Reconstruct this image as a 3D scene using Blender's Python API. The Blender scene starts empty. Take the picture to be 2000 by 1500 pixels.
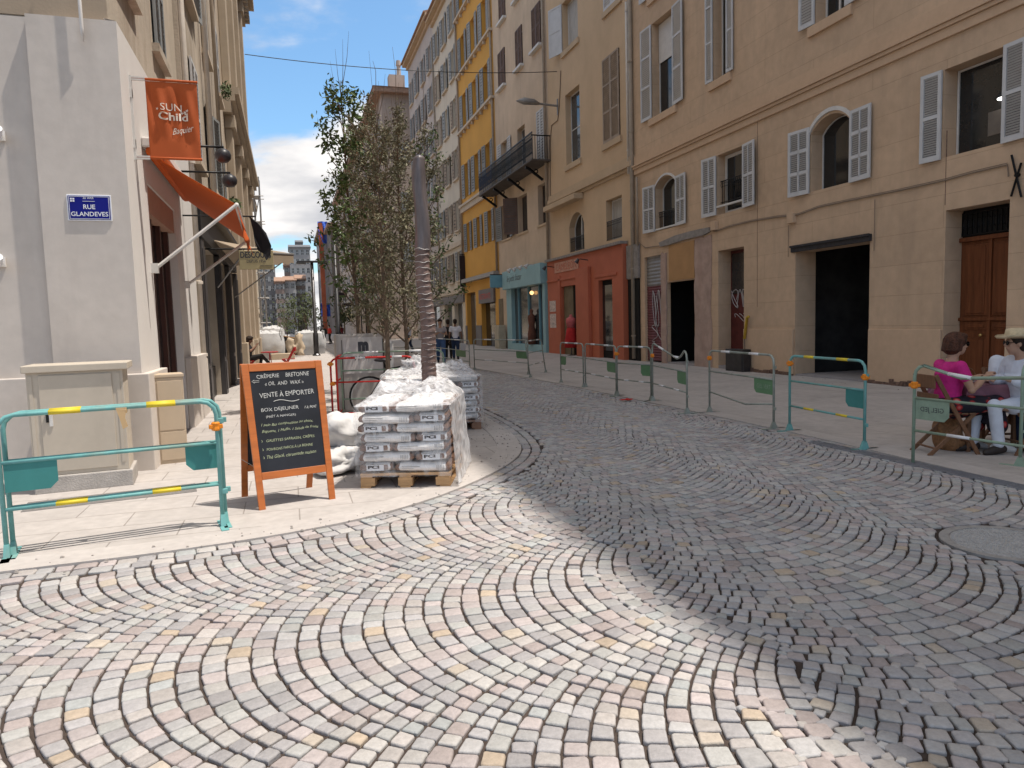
import bpy, math, random
import numpy as np
from mathutils import Vector, Matrix
R_=math.radians
rng=random.Random(7); nr=np.random.RandomState(11)
scene=bpy.context.scene; col=scene.collection
# ------------------------------------------------------------ camera
EYE=1.55; FPX=1400.0
YAW,PITCH,ROLL=0.29807,0.08702,0.028
_f=Vector((math.sin(YAW)*math.cos(PITCH),math.cos(YAW)*math.cos(PITCH),-math.sin(PITCH)))
_r=Vector((math.cos(YAW),-math.sin(YAW),0)); _u=_r.cross(_f)
_r,_u=_r*math.cos(ROLL)-_u*math.sin(ROLL),_u*math.cos(ROLL)+_r*math.sin(ROLL)
cd=bpy.data.cameras.new('camera'); cam=bpy.data.objects.new('camera',cd); col.objects.link(cam)
cd.sensor_width=36; cd.lens=36*FPX/2000; cd.clip_start=.05; cd.clip_end=3000
cam.matrix_world=Matrix(((_r.x,_u.x,-_f.x,0),(_r.y,_u.y,-_f.y,0),(_r.z,_u.z,-_f.z,EYE),(0,0,0,1)))
scene.camera=cam
# ------------------------------------------------------------ sun, sky
SUNV=Vector((.367,-.122,1)).normalized()
sun_el=math.asin(SUNV.z); sun_az=math.atan2(SUNV.x,SUNV.y)
sl=bpy.data.lights.new('sun','SUN'); sl.energy=4.8; sl.angle=R_(.7); sl.color=(1,.95,.87)
so=bpy.data.objects.new('sun',sl); col.objects.link(so); so.rotation_euler=SUNV.to_track_quat('Z','Y').to_euler(); so.location=(5,-5,60)
w=bpy.data.worlds.new('World'); scene.world=w; w.use_nodes=True
nt=w.node_tree; N=nt.nodes; L=nt.links; N.clear()
out=N.new('ShaderNodeOutputWorld'); bg=N.new('ShaderNodeBackground'); sky=N.new('ShaderNodeTexSky')
sky.sky_type='NISHITA'; sky.sun_disc=False; sky.sun_elevation=sun_el; sky.sun_rotation=sun_az; sky.altitude=50; sky.air_density=1.0; sky.dust_density=1.2; sky.ozone_density=1.5
bg.inputs['Strength'].default_value=.102
tc=N.new('ShaderNodeTexCoord'); sep=N.new('ShaderNodeSeparateXYZ'); L.new(tc.outputs['Generated'],sep.inputs[0])
def wm(op,a,b=None):
    n=N.new('ShaderNodeMath'); n.operation=op
    for i,v in enumerate((a,b)):
        if v is None: continue
        if isinstance(v,(int,float)): n.inputs[i].default_value=v
        else: L.new(v,n.inputs[i])
    return n.outputs[0]
zz=wm('ADD',wm('MAXIMUM',sep.outputs['Z'],0.0),.16)
cmb=N.new('ShaderNodeCombineXYZ'); L.new(wm('DIVIDE',sep.outputs['X'],zz),cmb.inputs[0]); L.new(wm('DIVIDE',sep.outputs['Y'],zz),cmb.inputs[1])
n1=N.new('ShaderNodeTexNoise'); n1.inputs['Scale'].default_value=1.0; n1.inputs['Detail'].default_value=9; n1.inputs['Roughness'].default_value=.55; n1.inputs['Distortion'].default_value=.25
mp=N.new('ShaderNodeMapping'); mp.inputs['Location'].default_value=(CLX:=9.1,CLY:=8.4,0); L.new(cmb.outputs[0],mp.inputs[0]); L.new(mp.outputs[0],n1.inputs['Vector'])
cr=N.new('ShaderNodeValToRGB'); cr.color_ramp.elements[0].position=.44; cr.color_ramp.elements[1].position=.555; cr.color_ramp.interpolation='EASE'
L.new(n1.outputs['Fac'],cr.inputs['Fac'])
n2=N.new('ShaderNodeTexNoise'); n2.inputs['Scale'].default_value=2.3; n2.inputs['Detail'].default_value=6; L.new(mp.outputs[0],n2.inputs['Vector'])
cc=N.new('ShaderNodeValToRGB'); cc.color_ramp.elements[0].position=.35; cc.color_ramp.elements[0].color=(5.6,5.8,6.2,1); cc.color_ramp.elements[1].position=.62; cc.color_ramp.elements[1].color=(9.6,9.5,9.4,1)
L.new(n2.outputs['Fac'],cc.inputs['Fac'])
L.new(wm('ADD',wm('ADD',n1.outputs['Fac'],wm('MULTIPLY',wm('SUBTRACT',.26,wm('MINIMUM',wm('ABSOLUTE',sep.outputs['Z']),.5)),.42)),wm('MULTIPLY',wm('MAXIMUM',wm('SUBTRACT',sep.outputs['Z'],.55),0.0),.9)),cr.inputs['Fac'])  # extra cloud added high overhead, out of view, to brighten and neutralise ambient light
sm=N.new('ShaderNodeMix'); sm.data_type='RGBA'; sm.blend_type='MULTIPLY'; sm.inputs['Factor'].default_value=1; L.new(sky.outputs['Color'],sm.inputs['A']); sm.inputs['B'].default_value=(1.35,1.8,1.95,1)
mx=N.new('ShaderNodeMix'); mx.data_type='RGBA'; L.new(cr.outputs['Color'],mx.inputs['Factor']); L.new(sm.outputs['Result'],mx.inputs['A']); L.new(cc.outputs['Color'],mx.inputs['B'])
L.new(mx.outputs['Result'],bg.inputs['Color']); L.new(bg.outputs[0],out.inputs['Surface'])
vs=scene.view_settings; scene.display_settings.display_device='sRGB'; vs.view_transform='Standard'; vs.look='None'; vs.gamma=1; vs.exposure=0.15
vs.use_white_balance=True; vs.white_balance_temperature=6650; vs.white_balance_tint=11
try: vs.use_curve_mapping=False
except Exception: pass

# ------------------------------------------------------------ pixel helpers (photo measured at 2000x1500)
CAM=Vector((0,0,EYE))
def ray(px,py): return _f+_r*((px-1000)/FPX)-_u*((py-750)/FPX)
def G(px,py,z=0):
    d=ray(px,py); return CAM+d*((z-EYE)/d.z)
def PX(px,py,X):
    d=ray(px,py); return CAM+d*(X/d.x)
def PY(px,py,Y):
    d=ray(px,py); return CAM+d*(Y/d.y)

# ------------------------------------------------------------ materials
MATS={}
def mat(name,color,rough=.85,metal=0,noise=.12,nscale=3,bump=0,bscale=40,spec=.3,stain=0,stainc=(.12,.1,.08),emit=None,alpha=None,coat=0,stretch=None,blocks=None,noise2=0):
    m=bpy.data.materials.new(name); m.use_nodes=True; nt=m.node_tree; N=nt.nodes; L=nt.links
    b=N['Principled BSDF']; b.inputs['Roughness'].default_value=rough; b.inputs['Metallic'].default_value=metal; b.inputs['Specular IOR Level'].default_value=spec
    if coat: b.inputs['Coat Weight'].default_value=coat
    tc=N.new('ShaderNodeTexCoord'); src=tc.outputs['Object']
    if stretch:
        mpn=N.new('ShaderNodeMapping'); mpn.inputs['Scale'].default_value=stretch; L.new(src,mpn.inputs[0]); vec=mpn.outputs[0]
    else: vec=src
    nz=N.new('ShaderNodeTexNoise'); nz.inputs['Scale'].default_value=nscale; nz.inputs['Detail'].default_value=7; nz.inputs['Roughness'].default_value=.62; L.new(vec,nz.inputs['Vector'])
    cr=N.new('ShaderNodeValToRGB'); e=cr.color_ramp.elements; e[0].position=.3; e[1].position=.7
    c=color; lo=tuple(max(0,x*(1-noise)) for x in c); hi=tuple(min(1,x*(1+noise)) for x in c)
    e[0].color=(*lo,1); e[1].color=(*hi,1); L.new(nz.outputs['Fac'],cr.inputs['Fac']); outc=cr.outputs['Color']
    def mix(fac,a,bc,mode='MIX'):
        x=N.new('ShaderNodeMix'); x.data_type='RGBA'; x.blend_type=mode
        for k,v in (('Factor',fac),('A',a),('B',bc)):
            if isinstance(v,(int,float)): x.inputs[k].default_value=v
            elif isinstance(v,tuple): x.inputs[k].default_value=(*v,1)
            else: L.new(v,x.inputs[k])
        return x.outputs['Result']
    if noise2:
        nf=N.new('ShaderNodeTexNoise'); nf.inputs['Scale'].default_value=nscale*9; nf.inputs['Detail'].default_value=4; L.new(vec,nf.inputs['Vector'])
        r2=N.new('ShaderNodeValToRGB'); r2.color_ramp.elements[0].position=.35; r2.color_ramp.elements[1].position=.65
        r2.color_ramp.elements[0].color=(1-noise2,)*3+(1,); r2.color_ramp.elements[1].color=(1+noise2,)*3+(1,)
        L.new(nf.outputs['Fac'],r2.inputs['Fac']); outc=mix(1.0,outc,r2.outputs['Color'],'MULTIPLY')
    if stain:
        mp2=N.new('ShaderNodeMapping'); mp2.inputs['Scale'].default_value=(1.3,1.3,.22); L.new(src,mp2.inputs[0])
        ns=N.new('ShaderNodeTexNoise'); ns.inputs['Scale'].default_value=1.1; ns.inputs['Detail'].default_value=9; ns.inputs['Roughness'].default_value=.7; L.new(mp2.outputs[0],ns.inputs['Vector'])
        rs=N.new('ShaderNodeValToRGB'); rs.color_ramp.elements[0].position=.52; rs.color_ramp.elements[1].position=.74; rs.color_ramp.elements[0].color=(0,0,0,1); rs.color_ramp.elements[1].color=(stain,)*3+(1,)
        L.new(ns.outputs['Fac'],rs.inputs['Fac']); outc=mix(rs.outputs['Color'],outc,stainc)
    hgt=None
    if blocks:   # (axis letters, width, height, groove colour, strength)
        ax,bw,bh,gc,gs=blocks
        sp=N.new('ShaderNodeSeparateXYZ'); L.new(src,sp.inputs[0]); cb=N.new('ShaderNodeCombineXYZ')
        L.new(sp.outputs[ax[0]],cb.inputs[0]); L.new(sp.outputs[ax[1]],cb.inputs[1])
        br=N.new('ShaderNodeTexBrick'); br.inputs['Scale'].default_value=1; br.inputs['Brick Width'].default_value=bw; br.inputs['Row Height'].default_value=bh; br.inputs['Mortar Size'].default_value=.006; br.inputs['Mortar Smooth'].default_value=.3
        br.inputs['Color1'].default_value=(1,1,1,1); br.inputs['Color2'].default_value=(.93,.93,.93,1); br.inputs['Mortar'].default_value=(.55,.53,.5,1)
        L.new(cb.outputs[0],br.inputs['Vector']); outc=mix(gs,outc,br.outputs['Color'],'MULTIPLY'); hgt=br.outputs['Fac']
    L.new(outc,b.inputs['Base Color'])
    if bump or hgt is not None:
        bn=N.new('ShaderNodeTexNoise'); bn.inputs['Scale'].default_value=bscale; bn.inputs['Detail'].default_value=5; L.new(src,bn.inputs['Vector'])
        bp=N.new('ShaderNodeBump'); bp.inputs['Strength'].default_value=max(bump,.05); bp.inputs['Distance'].default_value=.02; L.new(bn.outputs['Fac'],bp.inputs['Height']); nrm=bp.outputs[0]
        if hgt is not None:
            b2=N.new('ShaderNodeBump'); b2.invert=True; b2.inputs['Strength'].default_value=.6; b2.inputs['Distance'].default_value=.012; L.new(hgt,b2.inputs['Height']); L.new(nrm,b2.inputs['Normal']); nrm=b2.outputs[0]
        L.new(nrm,b.inputs['Normal'])
    if emit: b.inputs['Emission Color'].default_value=(*emit[0],1); b.inputs['Emission Strength'].default_value=emit[1]
    if alpha is not None: b.inputs['Alpha'].default_value=alpha
    MATS[name]=m; return m

# ------------------------------------------------------------ mesh builder
class MB:
    def __init__(s): s.v=[]; s.f=[]; s.m=[]; s.cm=0
    def q(s,*p):
        n=len(s.v); s.v+= [tuple(x) for x in p]; s.f.append(tuple(range(n,n+len(p)))); s.m.append(s.cm); return s
    def hexa(s,p):  # 8 points bottom 4, top 4
        n=len(s.v); s.v+=[tuple(x) for x in p]
        for a in ((0,3,2,1),(4,5,6,7),(0,1,5,4),(1,2,6,5),(2,3,7,6),(3,0,4,7)): s.f.append(tuple(n+i for i in a)); s.m.append(s.cm)
        return s
    def box(s,x0,x1,y0,y1,z0,z1):
        return s.hexa([(x0,y0,z0),(x1,y0,z0),(x1,y1,z0),(x0,y1,z0),(x0,y0,z1),(x1,y0,z1),(x1,y1,z1),(x0,y1,z1)])
    def beam(s,a,b,w,h,up=(0,0,1)):
        a=Vector(a); b=Vector(b); d=(b-a).normalized(); u=Vector(up)
        if abs(d.dot(u))>.98: u=Vector((1,0,0))
        x=d.cross(u).normalized()*w/2; y=x.cross(d).normalized()*h/2
        return s.hexa([a-x-y,a+x-y,a+x+y,a-x+y,b-x-y,b+x-y,b+x+y,b-x+y])
    def tube(s,pts,r,n=8,cap=True,closed=False):
        pts=[Vector(p) for p in pts]; rs=r if isinstance(r,(list,tuple)) else [r]*len(pts)
        base=len(s.v); k=len(pts); up=None
        for i,p in enumerate(pts):
            if closed: d=(pts[(i+1)%k]-pts[i-1])
            else: d=(pts[min(i+1,k-1)]-pts[max(i-1,0)])
            d.normalize()
            if up is None:
                up=Vector((0,0,1)) if abs(d.z)<.9 else Vector((1,0,0))
            x=d.cross(up)
            if x.length<1e-4: x=d.cross(Vector((0,1,0)))
            x.normalize(); up=x.cross(d).normalized()
            for j in range(n):
                a=2*math.pi*j/n; s.v.append(tuple(p+(x*math.cos(a)+up*math.sin(a))*rs[i]))
        for i in range(k if closed else k-1):
            i2=(i+1)%k
            for j in range(n):
                s.f.append((base+i*n+j,base+i*n+(j+1)%n,base+i2*n+(j+1)%n,base+i2*n+j)); s.m.append(s.cm)
        if cap and not closed:
            s.f.append(tuple(base+j for j in range(n))[::-1]); s.m.append(s.cm); s.f.append(tuple(base+(k-1)*n+j for j in range(n))); s.m.append(s.cm)
        return s
    def lathe(s,c,prof,n=16,axis='z'):
        base=len(s.v)
        for (r,z) in prof:
            for j in range(n):
                a=2*math.pi*j/n
                if axis=='z': s.v.append((c[0]+r*math.cos(a),c[1]+r*math.sin(a),c[2]+z))
                elif axis=='x': s.v.append((c[0]+z,c[1]+r*math.cos(a),c[2]+r*math.sin(a)))
                else: s.v.append((c[0]+r*math.cos(a),c[1]+z,c[2]+r*math.sin(a)))
        for i in range(len(prof)-1):
            for j in range(n): s.f.append((base+i*n+j,base+i*n+(j+1)%n,base+(i+1)*n+(j+1)%n,base+(i+1)*n+j)); s.m.append(s.cm)
        s.f.append(tuple(base+j for j in range(n))[::-1]); s.m.append(s.cm); k=len(prof)-1; s.f.append(tuple(base+k*n+j for j in range(n))); s.m.append(s.cm)
        return s
    def ball(s,c,rx,ry=None,rz=None,n=14,k=9,M=None):
        ry=ry or rx; rz=rz or rx; base=len(s.v)
        for i in range(k+1):
            t=math.pi*i/k
            for j in range(n):
                a=2*math.pi*j/n; p=Vector((rx*math.sin(t)*math.cos(a),ry*math.sin(t)*math.sin(a),rz*math.cos(t)))
                if M: p=M@p
                s.v.append((c[0]+p.x,c[1]+p.y,c[2]+p.z))
        for i in range(k):
            for j in range(n): s.f.append((base+i*n+j,base+(i+1)*n+j,base+(i+1)*n+(j+1)%n,base+i*n+(j+1)%n)); s.m.append(s.cm)
        return s
    def prism(s,poly,f,t0,t1):  # poly 2D list, f(a,b,t)->point
        n=len(s.v); k=len(poly); s.v+=[tuple(f(a,b,t0)) for a,b in poly]+[tuple(f(a,b,t1)) for a,b in poly]
        s.f.append(tuple(range(n,n+k))[::-1]); s.f.append(tuple(range(n+k,n+2*k))); s.m+=[s.cm,s.cm]
        for i in range(k): s.f.append((n+i,n+(i+1)%k,n+k+(i+1)%k,n+k+i)); s.m.append(s.cm)
        return s
    def sheet(s,fn,nu,nv):  # fn(u,v)->point grid
        b=len(s.v)
        for i in range(nu+1):
            for j in range(nv+1): s.v.append(tuple(fn(i/nu,j/nv)))
        for i in range(nu):
            for j in range(nv):
                a=b+i*(nv+1)+j; s.f.append((a,a+nv+1,a+nv+2,a+1)); s.m.append(s.cm)
        return s
    def add(s,vs,fs,fn=None):
        b=len(s.v); s.v+=[tuple(fn(v)) if fn else tuple(v) for v in vs]
        for f in fs: s.f.append(tuple(b+i for i in f)); s.m.append(s.cm)
        return s
    def build(s,name,m,parent=None,smooth=False,label=None,bevel=0,sub=0):
        me=bpy.data.meshes.new(name)
        me.from_pydata(s.v,[],s.f); ms=m if isinstance(m,(list,tuple)) else [m]
        for x in ms: me.materials.append(MATS[x] if isinstance(x,str) else x)
        if len(ms)>1: me.polygons.foreach_set('material_index',s.m)
        if smooth: me.polygons.foreach_set('use_smooth',[True]*len(me.polygons))
        me.update(); o=bpy.data.objects.new(name,me); col.objects.link(o)
        if parent: o.parent=parent
        if label: o['label']=label
        if bevel:
            b=o.modifiers.new('bevel','BEVEL'); b.width=bevel; b.segments=2; b.limit_method='ANGLE'; b.angle_limit=R_(40)
        if sub:
            b=o.modifiers.new('sub','SUBSURF'); b.levels=sub; b.render_levels=sub
        return o
def tag(o,label=None,cat=None,group=None,kind=None):
    if label: o['label']=label
    if cat: o['category']=cat
    if group: o['group']=group
    if kind: o['kind']=kind
    return o
def thing(name,label,cat,loc=(0,0,0),rz=0,group=None):
    o=bpy.data.objects.new(name,None); col.objects.link(o); o.location=loc; o.rotation_euler=(0,0,rz); o.empty_display_size=.2
    return tag(o,label,cat,group)
def struct(o): o['kind']='structure'; return o
def copy_tree(o,parent=None):
    c=o.copy(); col.objects.link(c)
    if parent: c.parent=parent
    for ch in list(o.children): copy_tree(ch,c)
    return c
def text_geo(s,size=1,shear=0,bold=0,align='LEFT',space=1):
    cu=bpy.data.curves.new('t','FONT'); cu.body=s; cu.size=size; cu.shear=shear; cu.offset=bold; cu.align_x=align; cu.space_character=space; cu.resolution_u=3
    o=bpy.data.objects.new('t',cu); me=bpy.data.meshes.new_from_object(o)
    vs=[tuple(v.co) for v in me.vertices]; fs=[tuple(p.vertices) for p in me.polygons]
    bpy.data.objects.remove(o); bpy.data.curves.remove(cu); bpy.data.meshes.remove(me); return vs,fs
def text_fit(s,w,h=None,shear=0,bold=0,space=1,jitter=0):
    """text scaled to width w (and height h); origin at lower left"""
    vs,fs=text_geo(s,1,shear,bold,'LEFT',space)
    x0=min(v[0] for v in vs); x1=max(v[0] for v in vs); y0=min(v[1] for v in vs); y1=max(v[1] for v in vs)
    kx=w/(x1-x0); ky=(h/(y1-y0)) if h else kx
    o=[]
    for v in vs:
        x=(v[0]-x0)*kx; y=(v[1]-y0)*ky
        if jitter: y+=jitter*math.sin(x/w*17+len(s))*(h or 1)+jitter*.6*math.sin(x/w*43)*(h or 1)
        o.append((x,y,0))
    return o,fs
# ------------------------------------------------------------ setting: ground
mat('sand',(.058,.043,.036),.95,noise=.3,nscale=30,bump=.3,bscale=150)
mat('paver',(.43,.395,.37),.85,noise=.07,nscale=1.2,bump=.08,bscale=120,stain=.5,stainc=(.33,.295,.265),noise2=.06,blocks=(('X','Y'),.9,.45,None,.75))
mat('paver_far',(.42,.385,.36),.85,noise=.12,nscale=.8,bump=.08,bscale=120,stain=.5,stainc=(.24,.22,.2),noise2=.06,blocks=(('Y','X'),1.2,.6,None,.45))
mat('kerb_stone',(.44,.405,.38),.8,noise=.08,nscale=2,bump=.08,bscale=90,noise2=.05)
mat('asphalt',(.09,.085,.082),.9,noise=.2,nscale=2,bump=.2,bscale=200)
b=MB(); b.q((-1500,-1500,-.1),(1500,-1500,-.1),(1500,1500,-.1),(-1500,1500,-.1)); struct(b.build('ground','asphalt'))
# left pavement edge (flush kerb) as one curve, from the left of the photo round the corner and up the street
KL=[(-9,5.0),(-4,5.22),(-1.91,5.37),(-.95,5.42),(-.1,5.56),(.55,5.8),(1.17,6.22),(1.75,6.8),(2.25,7.45),(2.6,8.15),(2.8,9.0),(2.92,10.0),(3.0,11.5),(3.05,14),(3.1,20),(3.1,26),(3.1,34),(3.1,45),(3.1,60),(3.1,80)]
def smooth(pts,k=6):
    o=[]
    for i in range(len(pts)-1):
        p0=pts[max(i-1,0)];p1=pts[i];p2=pts[i+1];p3=pts[min(i+2,len(pts)-1)]
        for j in range(k):
            t=j/k; f=lambda a,b,c,d:.5*((2*b)+(-a+c)*t+(2*a-5*b+4*c-d)*t*t+(-a+3*b-3*c+d)*t**3)
            o.append((f(p0[0],p1[0],p2[0],p3[0]),f(p0[1],p1[1],p2[1],p3[1])))
    o.append(pts[-1]); return o
KLs=smooth(KL)
KR=[(5.75,-6),(5.95,0),(6.05,5),(6.2,8),(6.22,15),(6.1,20),(5.9,24),(5.88,30),(5.86,45),(5.83,60),(5.8,80)]
YEND=24.0
def offset(pts,d):
    o=[]
    for i,p in enumerate(pts):
        a=pts[max(i-1,0)]; c=pts[min(i+1,len(pts)-1)]; t=Vector((c[0]-a[0],c[1]-a[1])).normalized(); o.append((p[0]+t.y*d,p[1]-t.x*d))
    return o
# sand bed
b=MB(); b.q((-14,-8,-.016),(8,-8,-.016),(8,26,-.016),(-14,26,-.016)); struct(b.build('paving_bed','sand'))
def strip(name,A,B,m,z,skirt=True):
    b=MB()
    for i in range(len(A)-1):
        b.q((*A[i],z),(*A[i+1],z),(*B[i+1],z),(*B[i],z))
        b.q((*A[i],z),(*A[i+1],z),(*A[i+1],z-.1),(*A[i],z-.1))
    return struct(b.build(name,m))
kin=offset(KLs,-.30)
strip('kerb',KLs,kin,'kerb_stone',.012)
# left pavement surface
b=MB(); W=[(-12,p[1]) if p[1]<6 else (-12,p[1]) for p in kin]
for i in range(len(kin)-1):
    if kin[i+1][1]>kin[i][1]: b.q((*kin[i],.006),(*kin[i+1],.006),(-14,kin[i+1][1],.006),(-14,kin[i][1],.006))
struct(b.build('pavement','paver'))
krs=smooth(KR,4)
strip('kerb',krs,offset(krs,.28),'kerb_stone',.012)
b=MB(); ko=offset(krs,.28)
for i in range(len(ko)-1): b.q((*ko[i],.008),(*ko[i+1],.008),(12.9,ko[i+1][1],.008),(12.9,ko[i][1],.008))
struct(b.build('pavement','paver_far'))
# far road surface between the kerbs
b=MB(); b.q((2.9,YEND+.02,-.004),(6.3,YEND+.02,-.004),(6.3,200,-.004),(2.9,200,-.004)); struct(b.build('road','paver_far'))
b=MB(); b.q((-30,80,0.002),(40,80,0.002),(40,400,0.002),(-30,400,0.002)); struct(b.build('road','paver_far'))

# ------------------------------------------------------------ cobbles: each sett its own raised block, laid in segmental arches
MH=(4.47,3.47,.40)
SP=.107
def column(axis_o,ax_u,ax_v,Wc,v0,v1,par):
    """setts of one column of nested 45-degree arches (u across, v along, bulging to -v). At the flanks the setts
    are small squares on the diagonal, so neighbouring columns mesh like teeth; odd columns start half a row on."""
    ph45=math.pi/4; R=(Wc/2+SP/4)/math.sin(ph45); out=[]; nk=int((v1-v0)/SP); v0=v0+(SP/2 if par%2 else 0); lc,lf=.101,SP*.7071
    for k in range(nk):
        base=v0+k*SP
        xs=np.linspace(-1,1,400); dens=1/(lc-(lc-lf)*np.abs(xs)**1.6); cum=np.concatenate([[0],np.cumsum((dens[1:]+dens[:-1])/2*np.diff(xs))])*ph45*R
        n_=int(round(cum[-1]))-(k%2); tg=np.arange(1,n_)/n_*cum[-1]+nr.uniform(-.17,.17,n_-1)*np.clip((np.minimum(np.arange(1,n_),n_-np.arange(1,n_))-1)/2,.15,1); B=[-ph45]+list(np.interp(tg,cum,xs)*ph45)+[ph45]
        for p1,p2 in zip(B[:-1],B[1:]):
            quad=[]
            for (p,t) in ((p1,0),(p2,0),(p2,1),(p1,1)):
                u=R*math.sin(p); v=base+R*(1-math.cos(p))
                if t: th=SP*math.cos(p); u-=math.sin(p)*th; v+=math.cos(p)*th
                quad.append((axis_o[0]+ax_u[0]*u+ax_v[0]*v,axis_o[1]+ax_u[1]*u+ax_v[1]*v))
            out.append(quad)
    return out
ST=[]
# side-street arches bulge towards -X, nested along X ; street arches bulge towards -Y, nested along Y
for k in range(-3,3):
    for q in column((0,3.55+1.74*k),(0,-1),(1,0),1.74,-8.5,2.45,k+10): ST.append((q,0))
for k in range(-2,4):
    for q in column((2.92+1.76*k,0),(1,0),(0,1),1.76,-4,YEND,k+10): ST.append((q,1))
Q=np.array([s[0] for s in ST]); T=np.array([s[1] for s in ST]); Cn=Q.mean(1)
# dividing line between the two fields
divx=np.where(Cn[:,1]<6.2,2.02+.10*np.sin(Cn[:,1]*5),-20)
keep=np.where(T==0,(Cn[:,0]<divx)&(Cn[:,1]<6.15),(Cn[:,0]>=divx))
n0=Cn[keep&(T==0)&(np.abs(Cn[:,0]-divx)<.13)]; bi=np.where(keep&(T==1)&((Cn[:,0]-divx<.13)|(np.abs(Cn[:,1]-6.15)<.13)))[0]; n0=np.concatenate([n0,Cn[keep&(T==0)&(Cn[:,1]>6.0)]])
for i_ in bi:
    if len(n0) and np.min(np.hypot(n0[:,0]-Cn[i_,0],n0[:,1]-Cn[i_,1]))<.074: keep[i_]=False
def seg_dist(P,poly):
    P=P.reshape(-1,2); best=np.full(len(P),1e9); side=np.zeros(len(P)); near=np.zeros((len(P),2)); nrm=np.zeros((len(P),2))
    poly=np.array(poly)
    for a,bb in zip(poly[:-1],poly[1:]):
        d=bb-a; L2=(d**2).sum(); t=np.clip(((P-a)@d)/L2,0,1); pt=a+t[:,None]*d; ds=np.hypot(*(P-pt).T); m=ds<best
        cr=d[0]*(P[:,1]-a[1])-d[1]*(P[:,0]-a[0])
        best[m]=ds[m]; side[m]=np.sign(cr[m]); near[m]=pt[m]; nn=np.array([d[1],-d[0]])/math.sqrt(L2); nrm[m]=nn
    return -side*best,near,nrm      # positive = right of the line
NR=2; inset=NR*.118
dL,_,_=seg_dist(Cn,KLs); dR,_,_=seg_dist(Cn,krs)
keep&=(dL>inset+.02)&(-dR>.02+.12)&(Cn[:,1]<YEND)
mh=np.hypot(Cn[:,0]-MH[0],Cn[:,1]-MH[1])>MH[2]+.03; keep&=mh
Q=Q[keep]
P=Q.reshape(-1,2)
d,nearp,nn=seg_dist(P,KLs); m=d<inset; P[m]=nearp[m]+nn[m]*inset
d,nearp,nn=seg_dist(P,krs); m=-d<.12; P[m]=nearp[m]-nn[m]*.12
r=np.hypot(P[:,0]-MH[0],P[:,1]-MH[1]); m=r<MH[2]+.01; P[m]=np.array(MH[:2])+(P[m]-np.array(MH[:2]))/r[m][:,None]*(MH[2]+.01)
Q=P.reshape(-1,4,2)
# rows that follow the kerbs
ex=[]
# small filler setts where the two fields meet
cen=Q.mean(1); pool=cen[(cen[:,0]<3.2)&(cen[:,1]<7.2)]
gx,gy=np.meshgrid(np.arange(1.6,2.6,.012),np.arange(-1,6.6,.012)); gp_=np.stack([gx.ravel(),gy.ravel()],1)
gx,gy=np.meshgrid(np.arange(-.5,2.7,.014),np.arange(5.95,6.5,.014)); gp_=np.concatenate([gp_,np.stack([gx.ravel(),gy.ravel()],1)])
dk,_,_=seg_dist(gp_,KLs); gp_=gp_[dk>NR*.118+.05]
md=np.full(len(gp_),9.); 
for c0 in range(0,len(pool),400): 
    pc=pool[c0:c0+400]; md=np.minimum(md,np.sqrt(((gp_[:,None,:]-pc[None])**2).sum(2)).min(1))
fill=0
while fill<900:
    i_=int(np.argmax(md)); d_=md[i_]
    if d_<.059 or d_>8: break
    hs=max(.021,min(.048,(d_-.038))); c_=gp_[i_]; an=nr.rand()*1.57; asp=1+nr.rand()*.25
    ex.append([(c_[0]+(a*hs*asp*math.cos(an)-b_*hs*math.sin(an)),c_[1]+(a*hs*asp*math.sin(an)+b_*hs*math.cos(an))) for a,b_ in ((-1,-1),(1,-1),(1,1),(-1,1))])
    md=np.minimum(md,np.hypot(gp_[:,0]-c_[0],gp_[:,1]-c_[1])+(.048-hs)); fill+=1
print('fill',fill)
def follow(line,d0,d1,sgn):
    ln=[Vector(p) for p in line]; acc=[0]
    for i in range(1,len(ln)): acc.append(acc[-1]+(ln[i]-ln[i-1]).length)
    def at(s,d):
        i=max(0,min(len(ln)-2,int(np.searchsorted(acc,s)-1))); t=(s-acc[i])/max(1e-6,acc[i+1]-acc[i]); p=ln[i].lerp(ln[i+1],t); tg=(ln[i+1]-ln[i]).normalized(); return (p.x+sgn*tg.y*d,p.y-sgn*tg.x*d)
    s=0
    while s<acc[-1]-.2:
        wd=.10+nr.rand()*.045; a=at(s,d0); bq=at(s+wd,d0); c=at(s+wd,d1); e=at(s,d1)
        if a[1]<YEND+1 and a[0]>-8: ex.append([a,bq,c,e])
        s+=wd
for i in range(NR): follow(KLs,i*.118+.004,(i+1)*.118,1)
follow(krs,.004,.12,-1)
Q=np.concatenate([Q,np.array(ex)])
ctr=Q.mean(1,keepdims=True)
Q=Q+nr.normal(0,.0032,Q.shape)
dirs=Q-ctr; ln=np.hypot(dirs[...,0],dirs[...,1])[...,None]; 
joint=.0036+nr.rand(len(Q))[:,None,None]*.0028
Q=ctr+dirs*(1-joint*1.35/np.maximum(ln,.02))
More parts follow.
